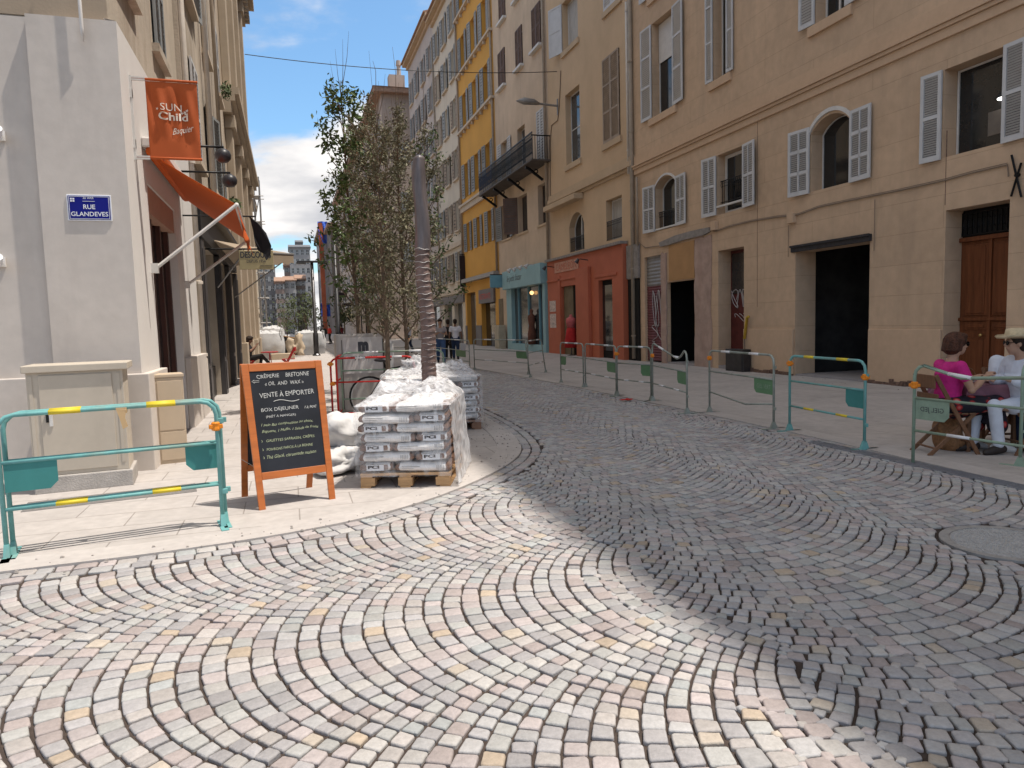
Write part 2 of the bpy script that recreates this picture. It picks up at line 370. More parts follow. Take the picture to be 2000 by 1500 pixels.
# drop slivers
A=.5*np.abs((Q[:,2,0]-Q[:,0,0])*(Q[:,3,1]-Q[:,1,1])-(Q[:,3,0]-Q[:,1,0])*(Q[:,2,1]-Q[:,0,1])); Q=Q[A>.0009]
n=len(Q); ctr=Q.mean(1); dist=np.hypot(ctr[:,0],ctr[:,1])
nrk=nr.rand
cutf=.07+.09*nrk(n,4)
def ring(Q,inset):
    c=Q.mean(1,keepdims=True); d=Q-c; l=np.hypot(d[...,0],d[...,1])[...,None]; K=c+d*(1-inset/l)
    pts=[]
    for i in range(4):
        p=K[:,i]; a=K[:,(i-1)%4]; e=K[:,(i+1)%4]; cf=cutf[:,i][:,None]
        pts.append(p+(a-p)*cf); pts.append(p+(p-p)+ (e-p)*0 + ((a-p)+(e-p))*cf*.30); pts.append(p+(e-p)*cf)
    return np.stack(pts,1)      # n,12,2
r0=ring(Q,0.0); r1=ring(Q,.0015); r2=ring(Q,.0045); r3=ring(Q,.011)
r0=r0+nr.normal(0,.0014,r0.shape); r1=r0*0.5+r1*0.5
tx=nr.normal(0,.016,(n,1)); ty=nr.normal(0,.016,(n,1)); h=nr.normal(0,.0022,(n,1))
def zz(rg,z):
    dd=rg-ctr[:,None,:]; return h+z+dd[...,0]*tx+dd[...,1]*ty+nr.normal(0,.0008,rg.shape[:2])
V=np.zeros((n,48,3)); 
for i,(rg,z) in enumerate(((r0,-.045),(r1,-.007),(r2,-.0015),(r3,.0003))):
    V[:,i*12:(i+1)*12,:2]=rg; V[:,i*12:(i+1)*12,2]=zz(rg,z)
V=V.reshape(-1,3)
qs=[]
for i in range(3):
    for j in range(12): qs.append((i*12+j,i*12+(j+1)%12,(i+1)*12+(j+1)%12,(i+1)*12+j))
qs=np.array(qs); top=np.arange(36,48)
base=(np.arange(n)*48)[:,None]
loops=np.concatenate([ (base[:,:,None]+qs[None]).reshape(n,-1), base+top[None] ],1).reshape(-1)
nf=len(qs)+1; sizes=np.tile(np.array([4]*len(qs)+[12]),n); starts=np.concatenate([[0],np.cumsum(sizes)[:-1]])
me=bpy.data.meshes.new('cobbled_road'); me.vertices.add(len(V)); me.vertices.foreach_set('co',V.astype(np.float32).ravel())
me.loops.add(len(loops)); me.loops.foreach_set('vertex_index',loops.astype(np.int32)); me.polygons.add(len(sizes)); me.polygons.foreach_set('loop_start',starts.astype(np.int32)); me.polygons.foreach_set('loop_total',sizes.astype(np.int32))
me.polygons.foreach_set('use_smooth',np.tile(np.array([False]*12+[True]*25),n)); me.update(calc_edges=True)
at=me.attributes.new('tone','FLOAT','FACE'); at.data.foreach_set('value',np.repeat(nrk(n),nf).astype(np.float32))
at=me.attributes.new('shade','FLOAT','FACE'); at.data.foreach_set('value',np.repeat(nrk(n),nf).astype(np.float32))
m=bpy.data.materials.new('sett_stone'); m.use_nodes=True; nt=m.node_tree; N=nt.nodes; L=nt.links; bs=N['Principled BSDF']; bs.inputs['Roughness'].default_value=.72; bs.inputs['Specular IOR Level'].default_value=.35
a1=N.new('ShaderNodeAttribute'); a1.attribute_name='tone'; a2=N.new('ShaderNodeAttribute'); a2.attribute_name='shade'
cr=N.new('ShaderNodeValToRGB'); cr.color_ramp.interpolation='CONSTANT'; e=cr.color_ramp.elements
cols=[(0,(.36,.35,.345)),(.16,(.39,.36,.34)),(.30,(.34,.325,.325)),(.42,(.385,.34,.33)),(.54,(.355,.35,.335)),(.64,(.31,.295,.295)),(.74,(.40,.38,.36)),(.83,(.35,.30,.285)),(.93,(.405,.35,.29)),(.96,(.34,.35,.345)),(.982,(.40,.325,.25))]
e[0].position=0; e[0].color=(*cols[0][1],1); e[1].position=cols[1][0]; e[1].color=(*cols[1][1],1)
for p,c in cols[2:]:
    x=e.new(p); x.color=(*c,1)
L.new(a1.outputs['Fac'],cr.inputs['Fac'])
tc=N.new('ShaderNodeTexCoord'); nz=N.new('ShaderNodeTexNoise'); nz.inputs['Scale'].default_value=38; nz.inputs['Detail'].default_value=8; nz.inputs['Roughness'].default_value=.75; L.new(tc.outputs['Object'],nz.inputs['Vector'])
r1n=N.new('ShaderNodeMapRange'); r1n.inputs['From Min'].default_value=.3; r1n.inputs['From Max'].default_value=.7; r1n.inputs['To Min'].default_value=.82; r1n.inputs['To Max'].default_value=1.16; L.new(nz.outputs['Fac'],r1n.inputs['Value'])
r2n=N.new('ShaderNodeMapRange'); r2n.inputs['To Min'].default_value=.86; r2n.inputs['To Max'].default_value=1.13; L.new(a2.outputs['Fac'],r2n.inputs['Value'])
mm=N.new('ShaderNodeMath'); mm.operation='MULTIPLY'; L.new(r1n.outputs[0],mm.inputs[0]); L.new(r2n.outputs[0],mm.inputs[1])
mx=N.new('ShaderNodeVectorMath'); mx.operation='SCALE'; L.new(cr.outputs['Color'],mx.inputs[0]); L.new(mm.outputs[0],mx.inputs['Scale']); 
nd=N.new('ShaderNodeTexNoise'); nd.inputs['Scale'].default_value=.6; nd.inputs['Detail'].default_value=6; L.new(tc.outputs['Object'],nd.inputs['Vector'])
rd=N.new('ShaderNodeMapRange'); rd.inputs['From Min'].default_value=.35; rd.inputs['From Max'].default_value=.7; rd.inputs['To Min'].default_value=1.04; rd.inputs['To Max'].default_value=.9; L.new(nd.outputs['Fac'],rd.inputs['Value'])
m3=N.new('ShaderNodeVectorMath'); m3.operation='SCALE'; L.new(mx.outputs[0],m3.inputs[0]); L.new(rd.outputs[0],m3.inputs['Scale']); L.new(m3.outputs[0],bs.inputs['Base Color'])
bn=N.new('ShaderNodeTexNoise'); bn.inputs['Scale'].default_value=90; bn.inputs['Detail'].default_value=6; L.new(tc.outputs['Object'],bn.inputs['Vector'])
bp=N.new('ShaderNodeBump'); bp.inputs['Strength'].default_value=.45; bp.inputs['Distance'].default_value=.006; L.new(bn.outputs['Fac'],bp.inputs['Height']); L.new(bp.outputs[0],bs.inputs['Normal'])
me.materials.append(m); o=bpy.data.objects.new('cobbled_road',me); col.objects.link(o); struct(o)
print('setts',n)
# manhole
mat('castiron',(.42,.41,.40),.6,.2,noise=.2,nscale=20,bump=.3,bscale=300)
mat('castiron_dark',(.36,.35,.34),.6,.4,noise=.2,nscale=20)
t=thing('manhole_cover','round studded iron manhole cover set in the cobbles','manhole cover',(MH[0],MH[1],0))
b=MB(); 
b.lathe((0,0,0),[(.395,-.04),(.395,.002),(.337,.002),(.336,-.004),(.332,-.004)],48); b.build('rim','castiron_dark',t)
b=MB(); b.lathe((0,0,0),[(.33,-.03),(.33,-.001),(.3295,-.001)],48)
k=0
for ring_ in range(1,13):
    rr=ring_*.0262; nn_=int(2*math.pi*rr/.026)
    for j in range(nn_):
        a=2*math.pi*(j+.5*(ring_%2))/nn_+.1*math.sin(ring_); x=rr*math.cos(a); y=rr*math.sin(a); s_=.0085
        b.hexa([(x-s_,y-s_*.7,-.002),(x+s_,y-s_*.7,-.002),(x+s_,y+s_*.7,-.002),(x-s_,y+s_*.7,-.002),(x-s_*.8,y-s_*.5,.004),(x+s_*.8,y-s_*.5,.004),(x+s_*.8,y+s_*.5,.004),(x-s_*.8,y+s_*.5,.004)])
b.build('lid','castiron',t)
# drain grating along the right kerb
t=thing('drain_grate','long slotted steel drain grate sunk along the right kerb under the barriers','drain',(5.93,4.2,0))
b=MB()
mat('steel_blue',(.30,.31,.34),.45,.5,noise=.15,nscale=10)
for i in range(5): b.box(-.05+i*.036,-.036+i*.036,-2,2.9,-.02,.012)
for i in range(17): b.box(-.05,.108,-2+i*.3,-1.985+i*.3,-.02,.010)
b.build('grate','steel_blue',t)
# ribbed strip on the left pavement
b=MB()
A=G(40,1003); B=G(385,962); 
dv=(B-A).normalized(); pv=Vector((-dv.y,dv.x,0))
for i in range(17): b.beam(A+pv*(.02+i*.024)+Vector((0,0,.010)),B+pv*(.02+i*.024)+Vector((0,0,.010)),.012,.006)
mat('ribbed',(.27,.25,.235),.85,noise=.1); struct(b.build('pavement','ribbed'))
# ------------------------------------------------------------ facade kit
class Fr:
    """a facade plane: s runs along it, z up, d outwards from the wall"""
    def __init__(s,kind,off): s.k=kind; s.off=off
    def p(s,a,z,d=0):
        if s.k=='R': return (s.off-d,a,z)      # right row, looks to -X
        if s.k=='L': return (s.off+d,a,z)      # left row, looks to +X
        return (a,s.off-d,z)                   # looks to -Y
    def px(s,x,y):
        q=PY(x,y,s.off) if s.k=='F' else PX(x,y,s.off)
        return (q.x,q.z) if s.k=='F' else (q.y,q.z)
    def box(s,b,s0,s1,z0,z1,d0,d1):
        P=s.p; b.hexa([P(s0,z0,d0),P(s1,z0,d0),P(s1,z0,d1),P(s0,z0,d1),P(s0,z1,d0),P(s1,z1,d0),P(s1,z1,d1),P(s0,z1,d1)]); return b
    def rect(s,xl,xr,yt,yb):
        ym=(yt+yb)/2; a=s.px(xl,ym)[0]; c=s.px(xr,ym)[0]; z1=s.px(xl,yt)[1]; z0=s.px(xl,yb)[1]
        return (min(a,c),max(a,c),z0,z1)
def arch_pts(s0,s1,zs,rise,n=10):
    w=(s1-s0)/2; R=(w*w+rise*rise)/(2*rise); c=(s0+s1)/2; cz=zs+rise-R; a0=math.asin(min(1,w/R)); 
    if rise>w*.98: a0=math.pi/2
    return [(c+R*math.sin(a),cz+R*math.cos(a)) for a in [(-a0+2*a0*i/n) for i in range(n+1)]]
def wall_mesh(F,s0,s1,z0,z1,ops,depth=.3,floor=True):
    b=MB(); S=sorted({s0,s1,*[o[0] for o in ops],*[o[1] for o in ops]}); Z=sorted({z0,z1,*[max(z0,o[2]) for o in ops],*[o[3] for o in ops]})
    S=[x for x in S if s0<=x<=s1]; Z=[x for x in Z if z0<=x<=z1]
    for i in range(len(S)-1):
        for j in range(len(Z)-1):
            cs=(S[i]+S[i+1])/2; cz=(Z[j]+Z[j+1])/2
            if any(o[0]<cs<o[1] and o[2]<cz<o[3] for o in ops): continue
            b.q(F.p(S[i],Z[j]),F.p(S[i+1],Z[j]),F.p(S[i+1],Z[j+1]),F.p(S[i],Z[j+1]))
    for o in ops:
        a,c,l,h=o[:4]; r=o[4] if len(o)>4 else 0; dp=o[5] if len(o)>5 and o[5] else depth; l=max(l,z0)
        zs=h-r
        b.q(F.p(a,l),F.p(a,zs),F.p(a,zs,-dp),F.p(a,l,-dp)); b.q(F.p(c,l),F.p(c,zs),F.p(c,zs,-dp),F.p(c,l,-dp)); b.q(F.p(a,l),F.p(c,l),F.p(c,l,-dp),F.p(a,l,-dp))
        if r:
            ap=arch_pts(a,c,zs,r)
            for i in range(len(ap)-1):
                (x0,y0),(x1,y1)=ap[i],ap[i+1]; b.q(F.p(x0,y0),F.p(x1,y1),F.p(x1,y1,-dp),F.p(x0,y0,-dp)); b.q(F.p(x0,y0),F.p(x1,y1),F.p(x1,h),F.p(x0,h))
        else: b.q(F.p(a,h),F.p(c,h),F.p(c,h,-dp),F.p(a,h,-dp))
    return b
def shell(b,F,s0,s1,z0,z1,deep,sides=(1,1)):
    for s_,k in ((s0,sides[0]),(s1,sides[1])):
        if k: b.q(F.p(s_,z0),F.p(s_,z1),F.p(s_,z1,-deep),F.p(s_,z0,-deep))
    b.q(F.p(s0,z0,-deep),F.p(s1,z0,-deep),F.p(s1,z1,-deep),F.p(s0,z1,-deep)); b.q(F.p(s0,z1),F.p(s1,z1),F.p(s1,z1,-deep),F.p(s0,z1,-deep))
    return b
def leaf(F,x0,w,z0,z1,side,ang,m,style='louvre',n=None,parent=None,label=None,th=.035):
    """one shutter leaf hinged at x0; side=+1 lies towards +s, -1 towards -s; ang = how far it stands off the wall"""
    b=MB(); ca,sa=math.cos(ang),math.sin(ang); 
    def T(u,z,t): # u 0..w, t thickness
        return F.p(x0+side*(u*ca-t*sa*0),z,.025+u*sa+t)
    def bx(u0,u1,a,c,t0,t1): b.hexa([T(u0,a,t0),T(u1,a,t0),T(u1,a,t1),T(u0,a,t1),T(u0,c,t0),T(u1,c,t0),T(u1,c,t1),T(u0,c,t1)])
    fw=min(.07,w*.16)
    bx(0,fw,z0,z1,0,th); bx(w-fw,w,z0,z1,0,th); bx(fw,w-fw,z0,z0+fw*1.4,0,th); bx(fw,w-fw,z1-fw,z1,0,th)
    H=z1-z0
    mids=[.5] if style!='tall' else [.36,.68]
    if style=='panes': mids=[.34,.67]; 
    for q_ in mids: bx(fw,w-fw,z0+H*q_-fw*.5,z0+H*q_+fw*.5,0,th)
    if style in('panes','double'): bx(w/2-.016,w/2+.016,z0+fw,z1-fw,0,th)
    if style=='plank':
        bx(fw,w-fw,z0+fw,z1-fw,.008,.02)
    else:
        step=.05 if n is None else (H-2*fw)/n; k=int((H-2*fw)/step)
        for i in range(k):
            a=z0+fw*1.2+i*step; u0,u1=fw,w-fw
            b.q(T(u0,a,.003),T(u1,a,.003),T(u1,a+step*.62,th-.004),T(u0,a+step*.62,th-.004))
        b.cm=1; bx(fw,w-fw,z0+fw,z1-fw,-.002,.002); b.cm=0  # dark backing colour paints the shade in the gaps between slats
    return b.build('shutter',[m,'louvre_gap_shade'],parent,label=label)
mat('louvre_gap_shade',(.09,.09,.09),.9)
mat('glass',(.018,.020,.022),.06,spec=.6,noise=.1)
mat('glass_grey',(.06,.065,.07),.08,spec=.7,noise=.3,nscale=.8)
mat('curtain',(.42,.40,.37),.9,noise=.25,nscale=3,stretch=(8,8,.5))
mat('white_paint',(.62,.60,.57),.55,noise=.07,nscale=4,noise2=.04)
mat('white_shutter',(.55,.55,.55),.6,noise=.08,nscale=3)
mat('grey_shutter',(.30,.31,.31),.65,noise=.12,nscale=2)
mat('grey_shutter_b',(.24,.25,.25),.65,noise=.15,nscale=2)
mat('brown_shutter',(.13,.085,.07),.7,noise=.25,nscale=4)
mat('taupe_shutter',(.33,.26,.2),.7,noise=.2,nscale=4)
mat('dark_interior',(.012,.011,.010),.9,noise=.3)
mat('iron',(.012,.012,.013),.45,.4,noise=.1)
mat('iron_blue',(.012,.018,.04),.45,.3,noise=.1)
def window(b_,F,r,rise=0,depth=.28,mull=1,bars=0,glass='glass',fr='white_paint',sill=None,sh=None,shw=None,shs='louvre',shm='white_shutter',n=None,sillm=None,blind=0,ft=.05,closed=False,sillw=.12,ang=None,shsides=(1,1),shz=None):
    s0,s1,z0,z1=r; g=.012; a,c=s0+g,s1-g; l,h=z0+g,z1-g; d=-depth+.03
    b=MB(); W_=c-a; zs=h-rise
    F.box(b,a,a+ft,l,zs,d-.04,d); F.box(b,c-ft,c,l,zs,d-.04,d); F.box(b,a+ft,c-ft,l,l+ft,d-.04,d)
    if rise:
        ap=arch_pts(a,c,zs,rise-.01); ai=arch_pts(a+ft,c-ft,zs-.0,max(.05,rise-ft))
        for i in range(len(ap)-1):
            for dd in (d,): b.q(F.p(*ap[i],dd),F.p(*ap[i+1],dd),F.p(*ai[i+1],dd),F.p(*ai[i],dd))
            b.q(F.p(*ai[i],d),F.p(*ai[i+1],d),F.p(*ai[i+1],d-.04),F.p(*ai[i],d-.04))
    else: F.box(b,a+ft,c-ft,h-ft,h,d-.04,d)
    for i in range(mull):
        x=a+W_*(i+1)/(mull+1); F.box(b,x-ft*.55,x+ft*.55,l+ft,h-ft-(rise*.15),d-.035,d+.004)
    for i in range(bars):
        z=l+(h-l)*(i+1)/(bars+1); F.box(b,a+ft,c-ft,z-.018,z+.018,d-.03,d-.003)
    w_=b.build('window',fr,b_)
    b=MB()
    if rise: ap=arch_pts(a,c,zs,rise-.01); b.q(*([F.p(a,l,d-.025),F.p(c,l,d-.025)]+[F.p(x,y,d-.025) for x,y in ap[::-1]]))
    else: b.q(F.p(a,l,d-.025),F.p(c,l,d-.025),F.p(c,h,d-.025),F.p(a,h,d-.025))
    b.build('pane',glass,w_)
    if blind:
        b=MB(); F.box(b,a+ft*.5,c-ft*.5,h-(h-l)*blind,h-ft*.4,d+.006,d+.016); b.build('blind','white_paint',w_)
    if sill:
        sp,sth=sill; b=MB(); F.box(b,s0-sillw,s1+sillw,z0-sth,z0,-.02,sp); b.build('sill',sillm or 'white_paint',w_)
    if sh:
        w1=shw or (s1-s0)/2; zz0,zz1=(z0,z1-(rise*.5)) if not shz else shz
        if closed:
            leaf(F,s0+.01,(s1-s0)/2-.012,z0+.01,z1-.01,1,0,shm,shs,n,w_); leaf(F,s1-.01,(s1-s0)/2-.012,z0+.01,z1-.01,-1,0,shm,shs,n,w_)
        else:
            if shsides[0]: leaf(F,s0-.015,w1,zz0,zz1,-1,ang[0] if ang else R_(2+rng.random()*7),shm,shs,n,w_)
            if shsides[1]: leaf(F,s1+.015,w1,zz0,zz1,1,ang[1] if ang else R_(2+rng.random()*7),shm,shs,n,w_)
    return w_
def building(name,label,cat='building'): return thing(name,label,cat)
def band(par,F,s0,s1,z,h,prof,m,name='cornice'):
    """prof: list of (dz fraction 0..1, depth) steps"""
    b=MB()
    for i,(a,c,d) in enumerate(prof): F.box(b,s0-.001*i,s1+.001*i,z+h*a+(.0015 if i else 0),z+h*c,-.02,d)
    return b.build(name,m,par)
def pipe(F,px0,py0,py1,r=.05,lab='',m=None,name='drainpipe',d=.09):
    s,z0=F.px(px0,py0); _,z1=F.px(px0,py1)
    t=thing(name,lab,'pipe',F.p(s,z0,d)); o=Vector(F.p(s,z0,d)); b=MB(); b.tube([(0,0,0),(0,0,z1-z0)],r,10)
    b.build('tube',m or 'pipe_tan',t,smooth=True); b=MB()
    z=.8
    while z<z1-z0: b.lathe((0,0,z),[(r,0),(r*1.25,0),(r*1.25,.05),(r,.05)],10); z+=2.4
    b.build('bracket',m or 'pipe_tan',t); return t
mat('pipe_tan',(.33,.265,.2),.55,noise=.12,nscale=5)
mat('pipe_white',(.62,.56,.49),.5,noise=.1,nscale=5)
def units(par,F,ops,gm,sm,sw=.48):
    """one window part per opening (pane with its two shutters as sub-parts), meshes shared"""
    w0=None
    for o_ in ops:
        P0=Vector(F.p(o_[0],o_[2],0)); w_,h=o_[1]-o_[0],o_[3]-o_[2]; k=(round(w_,3),round(h,3))
        def mk():
            b=MB(); Q=lambda s_,z,d:Vector(F.p(o_[0]+s_,o_[2]+z,d))-P0
            def bx(s0,s1,z0,z1,d0,d1): b.hexa([Q(s0,z0,d0),Q(s1,z0,d0),Q(s1,z0,d1),Q(s0,z0,d1),Q(s0,z1,d0),Q(s1,z1,d0),Q(s1,z1,d1),Q(s0,z1,d1)])
            bx(.003,w_-.003,.003,h-.003,-.24,-.2); o=b.build('window',gm,par); b=MB(); bx(w_*.46,w_*.54,0.004,h-.004,-.198,-.17); bx(.004,w_*.45,h*.5-.04,h*.5+.04,-.198,-.17); bx(w_*.55,w_-.004,h*.5-.04,h*.5+.04,-.198,-.17); b.build('frame','white_paint',o)
            for s0,s1 in ((-sw,-.02),(w_+.02,w_+sw)): b=MB(); bx(s0,s1,0,h,.01,.05); b.build('shutter',sm,o)
            return o
        if w0 is None: w0=mk(); w0.location=P0
        else: c=copy_tree(w0,par); c.location=P0
# ------------------------------------------------------------ right row
FR=Fr('R',12.0)
mat('ochre_main',(.56,.40,.27),.9,noise=.10,nscale=.5,bump=.25,bscale=60,stain=.6,stainc=(.41,.305,.215),noise2=.05,blocks=(('Y','Z'),3.6,.62,None,.42))
mat('ochre_trim',(.56,.395,.265),.9,noise=.06,nscale=1,bump=.1,bscale=60,noise2=.03)
mat('ochre_second',(.56,.405,.26),.9,noise=.09,nscale=.6,bump=.12,bscale=60,stain=.3,stainc=(.42,.31,.2))
mat('trim_second',(.50,.375,.25),.9,noise=.1,nscale=1,bump=.1)
mat('pink_third',(.56,.43,.31),.92,noise=.12,nscale=.7,bump=.2,bscale=40,stain=.6,stainc=(.35,.27,.21))
mat('yellow_fourth',(.60,.315,.07),.9,noise=.08,nscale=.6,bump=.1,stain=.2,stainc=(.5,.28,.08))
mat('cream_fifth',(.58,.51,.41),.9,noise=.08,nscale=.6,bump=.1,stain=.4,stainc=(.42,.35,.28))
mat('greyrose_sixth',(.47,.41,.37),.9,noise=.1,nscale=.6,bump=.1,stain=.5,stainc=(.33,.28,.25))
mat('roof_tile',(.32,.2,.14),.9,noise=.25,nscale=4,bump=.5,bscale=12)
EAVE=25.6
main=building('apartment_building','tall tan stone-block apartment building nearest on the right, pale shutters and open doorways','building')
r=lambda *a:FR.rect(*a)
ops=[]
# ground floor
D1=r(1843,1966,412,790); D1=(D1[0],D1[1],0.0,D1[3])
D2=r(1553,1697,492,738); D2=(D2[0],D2[1],0.0,D2[3])
D3=r(1403,1453,490,730); D3=(D3[0],D3[1],0.0,D3[3])
D4=r(1304,1357,552,715); D4=(D4[0],D4[1],0.0,D4[3])
D5=r(1260,1293,503,712); D5=(D5[0],D5[1],0.0,D5[3])
P4=r(1307,1357,480,549)
E1=r(1281,1321,352,452); E2=r(1401,1452,304,420); E3=r(1584,1661,238,375); E4=r(1843,1959,137,308)
F1=r(1274,1315,47,232); F2=r(1394,1420,-92,160); F3=r(1595,1653,-190,48); F2=(F2[0],F2[1],F2[2],F1[3]+.1)
F3=(F3[0],F3[1],F3[2],F1[3]+.1)
zs1=(F3[2],F1[3]+.1)
F4=(5.2,6.3,F3[2],F1[3]+.1); F5=(1.5,2.6,F3[2],F1[3]+.1)
H3=3.9
second=[(q[0],q[1],F1[2]+H3,F1[3]+H3) for q in (F1,F2,F3,F4,F5)]; third=[(q[0],q[1],F1[2]+2*H3,F1[3]+2*H3) for q in (F1,F2,F3,F4,F5)]; fourth=[(q[0],q[1],F1[2]+3*H3,F1[3]+3*H3-.5) for q in (F1,F2,F3,F4,F5)]
ops=[D1+(0,.45),D2+(0,.6),D3+(0,.45),D4+(0,.12),D5+(0,.12),E1+(.28,),E2,E3+(.30,.34),E4+(0,.34),F1,F2,F3,F4,F5]+second+third+fourth
b=wall_mesh(FR,-8,23.5,-.1,EAVE,ops,.3); shell(b,FR,-8,23.5,-.1,EAVE,11); b.build('wall','ochre_main',main)
# plinth
zp=FR.px(1700,643)[1]
b=MB()
def plseg(a,c,z1=None): FR.box(b,a,c,-.1,z1 or zp,.002,.05)
plseg(D1[1]+.02,D2[0]-.03); plseg(D2[1]+.03,D3[0]-.03) ; plseg(-8,D1[0]-.02)
b.build('plinth','ochre_trim',main,bevel=.01)
# rough broken foot of the wall
mat('rubble',(.16,.10,.075),.95,noise=.5,nscale=14,bump=.8,bscale=30)
b=MB()
for (a,c) in ((D1[1],D2[0]),(D2[1],D3[0]),(2.0,D1[0])):
    s_=a
    while s_<c-.1:
        w_=.08+rng.random()*.25; hh=.04+rng.random()*.11; FR.box(b,s_,min(c,s_+w_),-.05,hh,.04,.07+rng.random()*.06); s_+=w_*1.02
b.build('footing','rubble',main)
# string course with mouldings
zc=FR.px(1240,342)[1]
b=MB()
for a,c,d in ((-.02,.16,.055),(.16,.24,.10),(.24,.30,.14),(.30,.62,.04)): FR.box(b,-8,23.49,zc+a,zc+c-.002,-.02,d)
b.build('string_course','ochre_trim',main,bevel=.006)
# vertical scored joint panels
b=MB()
for px_,y0,y1 in ((1480,210,600),(1850,255,400)):
    s_,za=FR.px(px_,y0); _,zb=FR.px(px_,y1)
    FR.box(b,s_,s_+.012,zb,za,-.01,.004)
b.build('joint','rubble',main)
# windows
window(main,FR,E1,rise=.28,mull=0,glass='glass',sh=1,shs='double',n=26,ang=(R_(4),R_(8)))
window(main,FR,E2,mull=0,glass='glass',sh=1,shs='double',n=26,ft=.09)
window(main,FR,E3,rise=.30,depth=.34,mull=0,fr='frame_dark' if 'frame_dark' in MATS else 'white_paint',sh=1,shs='panes',n=30,ft=.03,ang=(R_(3),R_(9)),shz=(E3[2]-.03,E3[3]-.12))
window(main,FR,E4,depth=.34,mull=0,sh=1,shs='louvre',n=34,shw=(E4[1]-E4[0])*.36,ft=.035,shz=(E4[2]-.03,E4[3]+.0))
for q in [F1,F2,F3,F4,F5]+second+third+fourth:
    big= q in (F1,F2,F3)
    window(main,FR,q,mull=1 if q is not F1 else 0,bars=0 if big else 2,sh=1,shs='tall' if big else 'louvre',n=46 if big else 14,sill=(.07,.22),sillm='ochre_trim',blind=.42 if q is F1 else 0,sillw=.22,shz=(q[2]+.02,q[3]))
# arch mould over the third entresol window
b=MB(); ap=arch_pts(E3[0]-.04,E3[1]+.04,E3[3]-.30,.36,14); ao=arch_pts(E3[0]-.12,E3[1]+.12,E3[3]-.30,.45,14)
for i in range(14):
    for d in (.04,): b.q(FR.p(*ap[i],d),FR.p(*ap[i+1],d),FR.p(*ao[i+1],d),FR.p(*ao[i],d)); b.q(FR.p(*ao[i],d),FR.p(*ao[i+1],d),FR.p(*ao[i+1],0),FR.p(*ao[i],0)); b.q(FR.p(*ap[i],d),FR.p(*ap[i+1],d),FR.p(*ap[i+1],0),FR.p(*ap[i],0))
b.build('arch_moulding','white_paint',main)
b=MB(); ap=arch_pts(E1[0]-.02,E1[1]+.02,E1[3]-.28,.31,14); ao=arch_pts(E1[0]-.08,E1[1]+.08,E1[3]-.28,.38,14)
for i in range(14):
    d=.04; b.q(FR.p(*ap[i],d),FR.p(*ap[i+1],d),FR.p(*ao[i+1],d),FR.p(*ao[i],d)); b.q(FR.p(*ao[i],d),FR.p(*ao[i+1],d),FR.p(*ao[i+1],0),FR.p(*ao[i],0))
b.build('arch_moulding','white_paint',main)
# little iron rails in E1 / E2
def rail(par,F,s0,s1,z0,z1,d,m='iron',step=.09,name='railing'):
    b=MB(); F.box(b,s0,s1,z1-.025,z1,d-.012,d+.012); F.box(b,s0,s1,z0+.03,z0+.05,d-.008,d+.008); x=s0+step/2
    while x<s1:
        F.box(b,x-.007,x+.007,z0,z1-.02,d-.007,d+.007)
        c=Vector(F.p(x+step/2,(z0+z1)/2,d)); 
        pts=[Vector(F.p(x+step/2+step*.38*math.cos(t),z1-.12+.06*math.sin(t),d)) for t in [k*math.pi/4 for k in range(8)]]; b.tube(pts,.005,4,closed=True); x+=step
    return b.build(name,m,par)
rail(main,FR,E1[0]+.02,E1[1]-.02,E1[2]+.02,E1[2]+.62,-.10); rail(main,FR,E2[0]+.02,E2[1]-.02,E2[2]+.3,E2[2]+.95,-.10)
b=MB(); FR.box(b,E2[0]-.02,E2[1]+.02,E2[2]+.2,E2[2]+.25,-.04,.03); FR.box(b,E1[0]-.02,E1[1]+.02,E1[2]+.02,E1[2]+.07,-.04,.03); b.build('rail_bar','white_paint',main)
# shop interior seen in E4: lettering on the pane and a lit ceiling lamp
vs,fs=text_fit('nobo',.55,.17,bold=.0)
b=MB(); s1_=FR.px(1921,235); b.add(vs,fs,lambda v:FR.p(s1_[0]-v[0],s1_[1]-.06+v[1],-.34+.012)); 
mat('lettering_cream',(.5,.42,.34),.7); mat('lettering_white',(.7,.7,.68),.7)
b.build('lettering','lettering_white',main)
b=MB(); FR.box(b,E4[0]+.05,FR.px(1903,235)[0],s1_[1]-.22,s1_[1]+.2,-.335+.006,-.335+.010); 
mat('film_cream',(.17,.15,.13),.6,noise=.2); b.build('window_film','film_cream',main)
mat('lamp_glow',(1,1,1),.5,emit=((1,.97,.92),5)); mat('lamp_shade_dark',(.03,.03,.03),.5)
lt=thing('pendant_lamp','small lit dome ceiling lamp in the shop window beside the rightmost shutter','lamp',FR.p(FR.px(1938,188)[0],FR.px(1938,188)[1],-.30))
b=MB(); b.lathe((0,0,-.03),[(.02,.16),(.06,.15),(.13,.06),(.15,.03)][::-1],20); b.build('lamp_shade','lamp_shade_dark',lt,smooth=True)
b=MB(); b.lathe((0,0,-.04),[(.115,.02),(.12,.035)],20); b.build('bulb','lamp_glow',lt)
